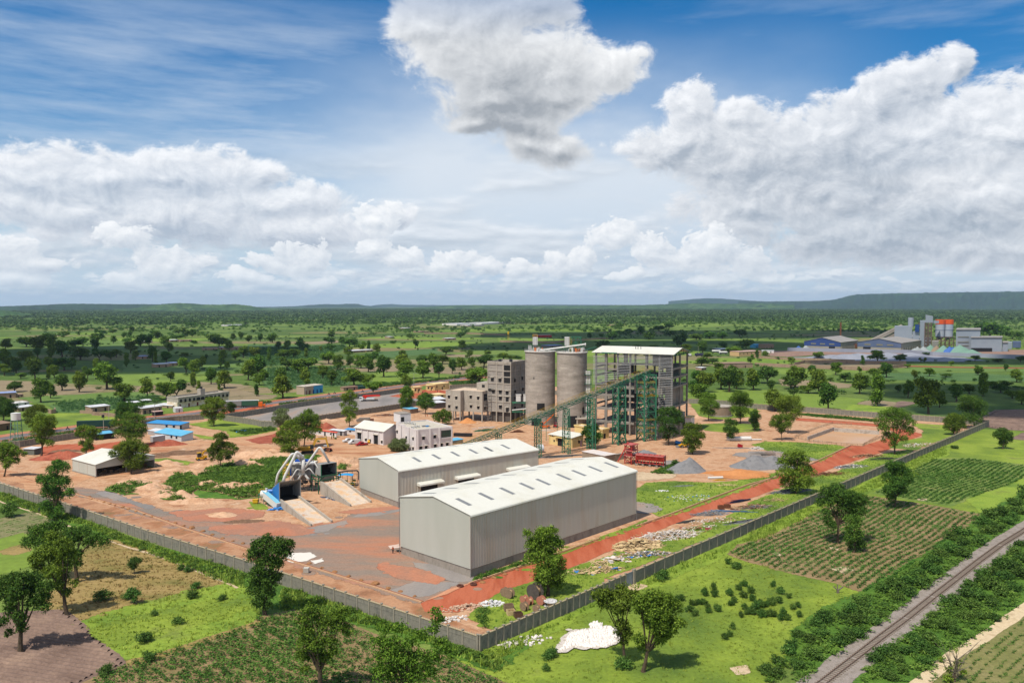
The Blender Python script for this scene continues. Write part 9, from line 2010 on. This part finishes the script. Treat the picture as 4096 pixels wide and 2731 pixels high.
def pole(nm,label,k,x,yb,yt,lamp=0,tr=False,group='poles along the trunk road'):
 g=G(k,x,yb);h=HT(g,k,yt);t=thing(nm,label,'pole',g,group);m=MB().tube([g,(g.x,g.y,h)],[.16,.09],8);m.build('shaft',mat('pole_grey',A(176,172,160)),t)
 if lamp:
  for s in(-1,1):m=MB().tube([(g.x,g.y,h),(g.x+s*1.2,g.y-.3,h+.5),(g.x+s*2,g.y-.4,h+.55)],.06,6);m.box((g.x+s*2.2,g.y-.4,h+.52),(.7,.3,.12));m.build('lamp_arm',gst,t)
 if tr:m=MB().box((g.x,g.y,h-.3),(2.6,.15,.15));m.box((g.x,g.y-.3,h-1.4),(1.0,.7,1.1));m.box((g.x,g.y,h-2.2),(1.8,.8,.12));m.build('transformer',tyre,t)
pole('street_lamp','twin-armed street lamp by the tin-roofed stalls','R1',1424,1240,1062,1);pole('street_lamp','twin-armed street lamp in front of the blue and red shop','R2',513,1035,900,1);pole('street_lamp','twin-armed street lamp by the yellow gatehouses','R2',1505,915,790,1)
pole('power_pole','pole carrying a transformer in front of the green trailer','R1',952,1318,1150,0,True);pole('power_pole','thin pole right of the transformer pole','R1',1000,1215,1085);pole('lamp_mast','slim pole with a round lamp against the tall slim tree','R2',915,1250,1062);pole('power_pole','far pole among dark trees right of the mill','R3',1820,612,535,group=None)
def hut(label,k,xl,yl,xr,yr,yt,dep,wall=mud,roof=tin,mono=.3,nd_=2,wins=0,cat='house',nm='house',ov=.3,doorm=dark):
 a,b=G(k,xl,yl),G(k,xr,yr);d=(b-a).normalized();n=Vc((-d.y,d.x,0));L_=(b-a).length;h=HT(a,k,yt);t=thing(nm,label,cat,(a+b)/2+n*dep/2)
 m=MB();m.prism([a.xy,b.xy,(b+n*dep).xy,(a+n*dep).xy],0,[h,h,h+mono,h+mono]);m.build('wall',wall,t)
 m=MB()
 if roof:
  c=[a-d*ov-n*ov,b+d*ov-n*ov,b+d*ov+n*(dep+ov),a-d*ov+n*(dep+ov)];m.prism([q.xy for q in c],[h+.02,h+.02,h+mono+.02,h+mono+.02],[h+.14,h+.14,h+mono+.14,h+mono+.14]);m.build('roof',roof,t)
 for i in range(nd_):
  q=a+d*L_*(i+.5)/nd_;w=min(1.0,L_*.1);m=MB();wallseg(m,q-d*w/2-n*.03,q+d*w/2-n*.03,.02,min(2.1,h*.75),.08);m.build('door',doorm,t)
 for i in range(wins):
  q=a+d*L_*(i+.25)/wins;m=MB();wallseg(m,q-d*.5-n*.03,q+d*.5-n*.03,h*.4,h*.72,.08);m.build('window',dark,t)
 return t,a,b,d,n,L_,h
rfb=nmat('blue_grey_tin',[A(130,150,206),A(170,186,216)],scale=.5)
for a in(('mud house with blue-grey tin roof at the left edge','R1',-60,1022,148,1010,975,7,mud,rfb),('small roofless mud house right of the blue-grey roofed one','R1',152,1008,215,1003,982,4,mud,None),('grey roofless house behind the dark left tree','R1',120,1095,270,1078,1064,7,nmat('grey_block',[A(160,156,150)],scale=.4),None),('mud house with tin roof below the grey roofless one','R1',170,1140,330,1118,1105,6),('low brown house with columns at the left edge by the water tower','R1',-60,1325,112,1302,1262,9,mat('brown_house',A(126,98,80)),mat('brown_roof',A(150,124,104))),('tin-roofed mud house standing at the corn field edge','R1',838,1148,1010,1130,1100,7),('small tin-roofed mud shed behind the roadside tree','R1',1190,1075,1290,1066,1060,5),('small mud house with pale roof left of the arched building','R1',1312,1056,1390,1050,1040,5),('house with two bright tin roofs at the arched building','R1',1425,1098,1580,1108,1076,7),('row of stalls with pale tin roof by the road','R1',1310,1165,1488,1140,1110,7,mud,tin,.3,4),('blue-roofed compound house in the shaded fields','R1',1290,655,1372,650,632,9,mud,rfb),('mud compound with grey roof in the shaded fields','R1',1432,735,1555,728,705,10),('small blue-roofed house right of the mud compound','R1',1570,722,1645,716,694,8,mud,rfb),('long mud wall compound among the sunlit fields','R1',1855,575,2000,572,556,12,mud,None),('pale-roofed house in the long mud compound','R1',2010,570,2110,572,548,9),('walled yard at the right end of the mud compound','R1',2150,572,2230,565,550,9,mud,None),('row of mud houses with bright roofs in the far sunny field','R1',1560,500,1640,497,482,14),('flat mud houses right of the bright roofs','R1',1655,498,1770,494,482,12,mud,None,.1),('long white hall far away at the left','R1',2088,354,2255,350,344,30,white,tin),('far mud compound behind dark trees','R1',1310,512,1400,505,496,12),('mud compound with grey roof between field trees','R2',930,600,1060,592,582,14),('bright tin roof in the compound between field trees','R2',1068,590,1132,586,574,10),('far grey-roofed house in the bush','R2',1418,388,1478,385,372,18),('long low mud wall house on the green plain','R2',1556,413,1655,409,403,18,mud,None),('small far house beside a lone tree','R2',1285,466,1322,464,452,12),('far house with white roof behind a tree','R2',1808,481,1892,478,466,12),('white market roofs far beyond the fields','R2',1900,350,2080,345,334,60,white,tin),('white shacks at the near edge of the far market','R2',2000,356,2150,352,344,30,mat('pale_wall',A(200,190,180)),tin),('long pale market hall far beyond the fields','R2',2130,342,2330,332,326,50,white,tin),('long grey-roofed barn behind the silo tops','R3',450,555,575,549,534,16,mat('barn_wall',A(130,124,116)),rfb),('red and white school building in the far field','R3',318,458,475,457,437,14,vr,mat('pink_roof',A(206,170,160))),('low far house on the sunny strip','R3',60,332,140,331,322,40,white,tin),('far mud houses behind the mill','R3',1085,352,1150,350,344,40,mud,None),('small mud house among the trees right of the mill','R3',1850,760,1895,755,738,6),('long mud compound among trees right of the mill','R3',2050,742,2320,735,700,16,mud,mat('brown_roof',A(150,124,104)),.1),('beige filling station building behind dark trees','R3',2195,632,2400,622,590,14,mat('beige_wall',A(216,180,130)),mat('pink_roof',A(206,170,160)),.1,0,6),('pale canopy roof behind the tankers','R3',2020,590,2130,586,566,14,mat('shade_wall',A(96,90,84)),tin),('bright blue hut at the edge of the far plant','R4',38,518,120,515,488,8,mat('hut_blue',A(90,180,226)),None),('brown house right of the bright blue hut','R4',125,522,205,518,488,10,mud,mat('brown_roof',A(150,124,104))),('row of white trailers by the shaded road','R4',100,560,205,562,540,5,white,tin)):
 hut(*a)
t,a,b,d,n,L_,h=hut('roadside shop with white end, red doors and bright blue right half','R2',498,985,668,962,912,7,mat('shop_wall',A(190,170,150)),mat('shop_roof',A(206,196,180)),.3,0,0,'shop','shop')
m=MB();wallseg(m,a+d*L_*.5-n*.05,b-n*.05,.05,h-.15,.1);m.build('blue_front',mat('shop_blue',A(76,170,226)),t)
for i in range(5):m=MB();q=a+d*L_*(i+.45)/5;wallseg(m,q-d*.6-n*.12,q+d*.6-n*.12,.05,2.6,.1);m.build('door',mat('door_maroon',A(120,50,50)) if i<2 else mat('door_blue',A(30,80,150)),t)
for lab,a in(('main yellow gatehouse with flat roof by the road',('R2',1700,945,1830,930,888,8)),('yellow side wing of the main gatehouse',('R2',1630,948,1698,946,900,7)),('small yellow gate kiosk',('R2',1510,972,1578,968,915,5)),('low yellow building edge left of the raised wing',('R2',1720,1020,1800,1012,985,8))):
 hut(lab,*a,yellow,mat('yellow_roof',A(240,216,160)),0,1,2,'gatehouse','gatehouse',.4)
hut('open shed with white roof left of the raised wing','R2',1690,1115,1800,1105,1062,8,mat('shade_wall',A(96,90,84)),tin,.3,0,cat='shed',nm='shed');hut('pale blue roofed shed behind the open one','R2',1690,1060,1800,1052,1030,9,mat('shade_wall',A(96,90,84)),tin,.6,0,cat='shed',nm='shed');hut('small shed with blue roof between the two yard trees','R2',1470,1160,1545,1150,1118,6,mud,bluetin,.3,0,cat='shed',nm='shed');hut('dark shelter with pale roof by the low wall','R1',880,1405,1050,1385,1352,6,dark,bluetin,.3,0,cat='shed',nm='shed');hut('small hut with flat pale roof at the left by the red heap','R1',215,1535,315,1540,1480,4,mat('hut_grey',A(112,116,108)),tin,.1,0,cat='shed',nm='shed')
hut('white tent-like bundle shelter in front of the arched building','R1',1612,1148,1680,1142,1108,4,mat('tent_white',A(214,214,214)),None,.3,1,cat='shelter',nm='shelter');hut('vendor stand with a pinkish canopy at the roadside','R1',1415,1180,1498,1172,1142,3,tyre,mat('pink_roof',A(206,170,160)),.1,0,cat='stall',nm='stall');hut('dark market shelters by the road opposite the yard','R2',860,950,990,938,918,4,mud,mat('brown_roof',A(150,124,104)),.2,2,cat='stall',nm='stall');hut('dark green kiosk beside the roadside tree','R2',1000,935,1060,930,908,4,mat('kiosk_green',A(40,80,70)),None,.2,0,cat='kiosk',nm='kiosk')
def lowwall(label,k,pts,h,mm=mud):
 P_=[G(k,*q) for q in pts];m=MB()
 for a,b in zip(P_[:-1],P_[1:]):wallseg(m,a,b,-.2,h,.3)
 tag(m.build('boundary_wall',mm),label,'wall')
for a in(('low mud yard wall left of the corn field house','R1',[(735,1155),(850,1160),(840,1140)],1.8),('broken mud walls by the corn field house','R1',[(845,1172),(960,1180),(1060,1190),(1060,1150)],2.0),('small square mud enclosure by the footpath','R1',[(440,1150),(470,1158),(512,1150),(500,1135)],2.2),('long brick wall of the walled plots below the far plant','R4',[(40,672),(380,688),(700,700),(1090,715),(1340,680)],3.2),('back wall of the walled plots below the far plant','R4',[(380,670),(470,648),(1000,655),(1340,655)],3.0),('long wall around the sunny plain behind the silos','R3',[(0,500),(500,512),(560,500),(1000,470)],2.6),('far top wall of the green plain','R2',[(1600,425),(2000,425),(2351,440)],2.4),('grey boundary wall above the walled plots','R4',[(0,600),(300,620),(620,630),(900,640)],2.6)):lowwall(*a)
A_,B_=G('U5',838,522),G('U5',1640,415);d=(B_-A_).normalized();n=Vc((-d.y,d.x,0));L_=(B_-A_).length;h=HT(A_,'U5',350)
t=thing('arched_building','two storey grey building with an arched gallery across the road','building',(A_+B_)/2+n*5)
m=MB();m.prism([A_.xy,B_.xy,(B_+n*10).xy,(A_+n*10).xy],3.4,h-.8);m.build('upper_wall',concrete,t);m=MB();m.prism([(A_+n*.8).xy,(B_+n*.8).xy,(B_+n*10).xy,(A_+n*10).xy],0,3.39);m.build('lower_wall',nmat('ochre_wall',[A(206,178,130)],scale=.4),t)
m=MB()
for p,q in((A_,B_),(A_+n*.0,A_+n*10),(B_,B_+n*10),(A_+n*10,B_+n*10)):wallseg(m,p,q,h-.79,h,.3)
m.build('parapet',concrete,t)
for i in range(12):
 q=A_+d*L_*(i+.6)/12.2;m=MB();w=1.3 if 3<i<8 else .7
 V=[]
 pr=[(-w,3.9),(w,3.9),(w,5.6),(w*.7,6.0),(0,6.2),(-w*.7,6.0),(-w,5.6)]
 k_=len(pr);V=[q+d*x-n*.05+Vc((0,0,z*h/7.6)) for x,z in pr]+[q+d*x+n*.1+Vc((0,0,z*h/7.6)) for x,z in pr];m.add(V,[tuple(range(k_))]+[(j,k_+j,k_+(j+1)%k_,(j+1)%k_) for j in range(k_)]);m.build('arch_opening',dark,t)
 if i%2==0:m=MB();wallseg(m,q-d*.5+n*.75,q+d*.5+n*.75,.1,2.2,.1);m.build('door',mat('door_maroon',A(120,50,50)),t)
m=MB();q=A_+d*L_*.52+n*4;m.box((q.x,q.y,h+1.3),(3.2,3.0,3.6),atan2(d.y,d.x));m.build('stair_tower',concrete,t);m=MB().cyl((q.x,q.y),.8,h+3.1,h+4.1,12);m.build('roof_tank',tyre,t)
for i,(x,y) in enumerate(((1985,600),(2050,612),(2180,622),(1830,632),(1742,630))):
 g=G('R3',x,y);big=i<3;lab=('white-topped tanker, left of the three by the filling station','white-topped tanker, middle of the three by the filling station','white truck cab by the filling station','dark blue truck among the shaded trees','small white truck among the shaded trees')[i]
 machine('tanker_truck',lab,'truck','R3',x,y,.05*i,[('tank',wst if big else mat('dark_blue',A(50,50,80)),[('t',[(-5,0,2.4),(5,0,2.4)],1.3)]) if i!=2 and i!=4 else('cab',vw,[('b',(0,0,1.8),(3,2.5,2.4))]),('chassis',mat('dark_blue',A(50,50,80)),[('b',(0,0,1.2),(9 if i!=4 else 4,2.4,1.0))])],(-3,3) if i!=4 else(-1,1),.5,1.1,'tankers and trucks by the filling station')
bsh=nmat('blue_sheeting',[A(104,118,152),A(92,106,140)],scale=.1,fine=.04);gsh=nmat('grey_sheeting',[A(154,166,180),A(166,176,188)],scale=.08,fine=.06);groof=nmat('grey_roof',[A(150,148,146),A(166,162,158)],scale=.08,fine=.04);cw=nmat('works_concrete',[A(160,152,142),A(172,166,156)],scale=.1)
def bigshed(label,xl,xr,xf,yb,ye,ya,doorx,vents,gable):
 Fq=Fr(G('U1',xr,yb),40.0);L_,D=Fq.ext('a','U1',xl,yb),Fq.ext('b','U1',xf,yb);h=HT(Fq.O,'U1',ye);hr=HT(Fq.P(L_/2,0),'U1',ya)
 t=thing('factory_shed',label,'factory',Fq.P(L_/2,D/2),'sheds of the far factory');hb=h*.45
 m=MB();Fq.box(m,0,L_,0,D,0,hb);Fq.box(m,0,.3,0,D,hb+.01,h);m.build('lower_wall',cw,t)
 P=Fq.P;m=MB()
 for b in(-.2,D):m.add([P(0,b,hb),P(L_,b,hb),P(L_,b,h),P(L_/2,b,hr),P(0,b,h)],[(4,3,2,1,0)])
 m.build('gable',gable,t)
 m=MB();Fq.top(m,-.8,L_/2,-.8,D+.8,(h,hr,hr,h),.4);Fq.top(m,L_/2,L_+.8,-.8,D+.8,(hr,h,h,hr),.4);m.build('roof',groof,t)
 A2=lambda x:Fq.ext('a','U1',x,yb)
 m=MB();Fq.box(m,A2(doorx[1]),A2(doorx[0]),-.4,-.1,.1,hb);m.build('door',dark,t)
 for v in vents:m=MB();Fq.box(m,A2(v)-L_*.07,A2(v)+L_*.07,-.5,-.15,h*.66,h*.8);m.build('vent',mat('vent_tan',A(140,136,116)),t)
 m=MB()
 for i in range(14):Fq.box(m,-1.2,-.01,D*(i+.3)/14,D*(i+.3)/14+1,0,hb)
 m.build('buttress',cw,t)
bigshed('deep blue gabled factory shed, left of the two far sheds',165,528,700,424,345,295,(412,472),(258,348,440),mat('deep_blue_sheet',A(52,78,140)))
bigshed('wide grey-blue gabled factory shed, right of the two far sheds',695,1130,1430,441,352,305,(752,826),(795,915,1020),bsh)
def ublock(t,nm,mm,x0,x1,yb,yt,Y,dep,zb=0.0,sl=0):
 p0,p1=AT('U1',x0,yb,Y),AT('U1',x1,yb,Y);z=AT('U1',x0,yt,Y).z;m=MB();m.prism([(p0.x,Y),(p1.x,Y),(p1.x+dep*p1.x/Y,Y+dep),(p0.x+dep*p1.x/Y,Y+dep)],zb,[z,z-sl,z-sl,z]);return m.build(nm,mm,t)
Yw=G('U1',1300,425).y+40
t=thing('factory_mill','stepped grey-blue mill buildings with a tall tower and chimney at the far factory','factory',(AT('U1',1250,400,Yw).x,Yw,0))
for nm,x0,x1,yt in(('mill_block',1060,1236,185),('low_block',1240,1308,240),('raised_block',1312,1366,130),('annex_block',1366,1430,300)):ublock(t,nm,gsh,x0,x1,400,yt,Yw,22)
ublock(t,'tower_head',gsh,1366,1440,400,74,Yw,18,AT('U1',1366,150,Yw).z,2)
zt_=AT('U1',1366,150,Yw).z;xa,xb=AT('U1',1368,150,Yw).x,AT('U1',1432,150,Yw).x
m=MB()
for x in(xa,(xa+xb)/2,xb):m.beam((x,Yw,0),(x,Yw,zt_),1.2);m.beam((x,Yw+16,0),(x,Yw+16,zt_),1.2)
for i in range(8):z=zt_*i/8;m.beam((xa,Yw,z),(xb,Yw,z+zt_/8),.6);m.beam((xa,Yw,z),(xb,Yw,z),.8);m.beam((xb,Yw,z),(xa,Yw,z+zt_/8),.6)
m.build('tower_lattice',mat('lattice_brown',A(116,100,92)),t)
ublock(t,'gallery',gsh,1440,1500,400,130,Yw+4,4,AT('U1',1440,158,Yw).z)
m=MB();p=AT('U1',1226,185,Yw+4);m.cyl((p.x,p.y),3.4,p.z-1,AT('U1',0,100,Yw).z,16);m.build('chimney',gsh,t);ublock(t,'blue_filter',mat('filter_blue',A(40,76,140)),1265,1306,400,170,Yw-2,8,AT('U1',0,242,Yw).z)
p0,p1=AT('U1',880,310,Yw+20),AT('U1',1140,183,Yw+20);m=MB().beam(p0-(p1-p0)*.3,p1,3.6,4.5);m.beam(p0-(p1-p0)*.3+Vc((9,0,-2)),p1+Vc((9,0,-2)),3,3);m.build('inclined_gallery',cw,t)
Ys=G('U1',1580,402).y;t=thing('factory_silos','pair of pale blue far silos with orange tops on a tall steel frame','silo',(AT('U1',1580,400,Ys).x,Ys,0))
z0,z1,z2,z3=(AT('U1',0,y,Ys).z for y in(320,290,165,120));r=AT('U1',1580,0,Ys).x-AT('U1',1538,0,Ys).x
for xc in(1538,1622):
 x=AT('U1',xc,300,Ys).x;m=MB().cyl((x,Ys+r),r,z1,z2,32);b_=m.build('silo_body',nmat('silo_blue',[A(170,182,200),A(188,196,208)],scale=.1),t,smooth=False);m=MB().cyl((x,Ys+r),r+.3,z2,z3,32);m.build('orange_band',mat('band_orange',A(230,96,46)),t);m=MB().cyl((x,Ys+r),2,z0,z1,24,r);m.build('cone',gsh,t)
 m=MB().cyl((x,Ys+r),r+.15,(z1+z2)/2,(z1+z2)/2+.6,32);m.build('ring',mat('ring_blue',A(70,90,130)),b_)
m=MB();xa,xb=AT('U1',1497,0,Ys).x,AT('U1',1663,0,Ys).x
for i in range(5):
 x=xa+(xb-xa)*i/4
 for y in(Ys,Ys+2*r):m.beam((x,y,0),(x,y,z1),.9)
for z in(z1*.3,z1*.62,z1*.95):m.beam((xa,Ys,z),(xb,Ys,z),.8)
for i in range(4):m.beam((xa+(xb-xa)*i/4,Ys,0),(xa+(xb-xa)*(i+1)/4,Ys,z1*.6),.5)
m.build('frame',mat('lattice_brown',A(116,100,92)),t)
Yp_=G('U1',1800,440).y;t=thing('packing_plant','large pale blue-grey stepped building right of the far silos','factory',(AT('U1',1850,430,Yp_).x,Yp_,0))
for nm,x0,x1,yt,dep,yy in(('tall_block',1672,1912,222,60,20),('middle_block',1822,2130,300,40,0),('end_block',2132,2190,350,30,4)):
 o=ublock(t,nm,gsh,x0,x1,440,yt,Yp_+yy,dep);ublock(t,'roof',groof,x0-4,x1+4,440,yt-6,Yp_+yy-1,dep,AT('U1',0,yt,Yp_+yy).z+.05)
ublock(t,'open_bay',dark,1825,2035,440,402,Yp_-.5,1,.1)
for y0 in(288,340,375):ublock(t,'tan_stripe',mat('vent_tan',A(140,136,116)),1690,1800,440,y0,Yp_+19.5,.4,AT('U1',0,y0+6,Yp_+20).z)
t=thing('works_office','low buildings at the right of the far factory','building',(AT('U1',2200,380,Yp_+60).x,Yp_+60,0));ublock(t,'hall',gsh,2190,2230,420,345,Yp_+60,20);ublock(t,'side_hall',bsh,2235,2320,420,340,Yp_+90,20);ublock(t,'low_hall',groof,1436,1500,430,335,Yp_+60,30)
Yq=G('U1',620,410).y;machine('drill_mast','tall thin rusty mast behind the blue gabled shed','mast','U1',616,405,0,[('mast',rust,[('m',(0,30,0),(0,30,AT('U1',0,150,Yq+30).z),1.6,1.6)]),('foot',rust,[('b',(4,0,3),(10,6,6))])])
lowwall('long pale blue factory wall in front of the far sheds','U1',[(0,432),(610,446),(1200,458),(1440,478),(2000,500),(2352,512)],4.5,nmat('pale_blue_wall',[A(150,158,176),A(166,172,186)],scale=.05))
bgr=nmat('blue_gravel',[A(140,146,158),A(156,160,172),A(128,134,146)],scale=.05,fine=.1,fscale=.5)
patch('gravel_yard',C('U1',350,500,560,465,1200,470,1750,500,1740,540,1200,535,700,530,360,525),bgr,.3,4,8);patch('works_ground',C('U1',-100,430,200,425,640,445,1200,445,1700,430,2352,420,2352,480,2500,500,1800,490,1000,470,300,470,0,490,-200,480),nmat('works_soil',[A(140,112,100),A(160,130,112),A(128,104,96)],scale=.03,fscale=.3),.25,4,8)
patch('works_ground',C('U1',100,560,600,556,1150,570,1180,600,900,600,0,585),tanfield,.26,2,6);patch('red_road',C('U1',1190,580,1700,592,2352,600,2352,606,1700,600,1190,588),darkred,.3,1,6)
for i,(x,y,rx,ry,h) in enumerate(((700,505,70,26,6),(1000,500,60,26,6),(520,508,40,16,4),(1300,510,60,20,4),(1560,520,40,14,3))):
 g=G('U1',x,y);heap('gravel_heap',('widest','tallest','left','middle','right')[i]+' blue-grey gravel heap before the far sheds',(g.x,g.y),rx,ry,h,bgr,70+i,.1,3,group='far gravel heaps')
tarps=[mat('tarp_green',A(120,156,140)),mat('tarp_grey',A(160,168,170)),mat('tarp_blue',A(70,110,180)),mat('tarp_brown',A(150,130,108))]
for i,(x,y,rx,h,c) in enumerate(((1290,442,13,7,1),(1350,440,16,7,1),(1420,438,18,9,0),(1480,440,14,8,3),(1550,445,20,9,0),(1610,448,16,8,2),(1710,448,30,10,0),(1830,455,20,5,0),(110,418,12,5,2),(185,420,13,6,1))):
 g=G('U1',x,y);heap('covered_heap','tarpaulin-covered heap beside the far sheds, %s from the left'%ORD[i if i<8 else i-8] if i<8 else('blue covered heap left of the deep blue shed' if i==8 else 'pale covered heap left of the deep blue shed'),(g.x,g.y),rx,rx*.5,h,tarps[c],90+i,0,2,n=16,group='covered heaps at the far factory' if i<8 else None)
import bmesh
clm=mat('cloud_white',(.85,.85,.86),1.0,spec=0)
hz_=Vc((sdir.x,sdir.y,0)).normalized()/tan(SUN_EL)
def cloud(label,k,pts,r=1.0,alt=1400.0,seed=1):
 rg=random.Random(seed);b=MB()
 for(x,y,rx,ry) in pts:
  g=G(k,x,y);c=Vc((g.x,g.y,0))+hz_*alt
  for _ in range(5):
   u,v=rg.uniform(-.7,.7),rg.uniform(-.7,.7);q=bmesh.new();bmesh.ops.create_icosphere(q,subdivisions=3,radius=1.0);s=rg.uniform(.45,.8)
   V=[]
   for w in q.verts:
    f=1+.35*mnoise.noise(w.co*2.2+Vc((seed+_,x*.01,0)));V.append((c.x+u*rx+w.co.x*f*rx*s,c.y+v*ry+w.co.y*f*ry*s,alt+w.co.z*f*60*s))
   b.add(V,[tuple(z.index for z in f.verts) for f in q.faces]);q.free()
 tag(b.build('cloud',clm),label,kind='stuff')
cloud('white cloud drifting high over the left fields, above the picture','R1',[(100,680,200,170),(450,640,190,190),(750,630,150,150),(1000,610,130,120),(1250,660,80,60),(250,740,150,50),(600,740,90,40),(1500,670,70,40),(2100,620,60,24)],seed=2)
cloud('white cloud drifting high over the plain behind the silos','R3',[(300,560,110,70),(700,530,120,90),(1100,520,130,90),(1500,520,140,90),(1900,560,100,70),(1300,430,260,170),(1800,420,300,200),(2250,520,160,120)],alt=1400,seed=3)
cloud('white cloud drifting high over the far factory','R4',[(300,390,230,170),(1500,635,130,26),(2100,620,120,30),(1750,860,50,34),(2150,900,70,50),(2150,1080,44,22),(1150,640,60,24)],alt=1400,seed=4)
hz=newmat('haze_air');m_,t_,b_=hz;t_.nodes.remove(b_);pv=nd(t_,'ShaderNodeVolumePrincipled',inp={'Color':(.58,.78,1.0,1),'Density':3.6e-5,'Anisotropy':.2});LK(t_,pv.outputs[0],t_.nodes['Material Output'].inputs['Volume'])
m=MB().box((0,0,140),(60000,60000,500));tag(m.build('haze',m_),kind='stuff')
scene.cycles.volume_step_rate=4.0
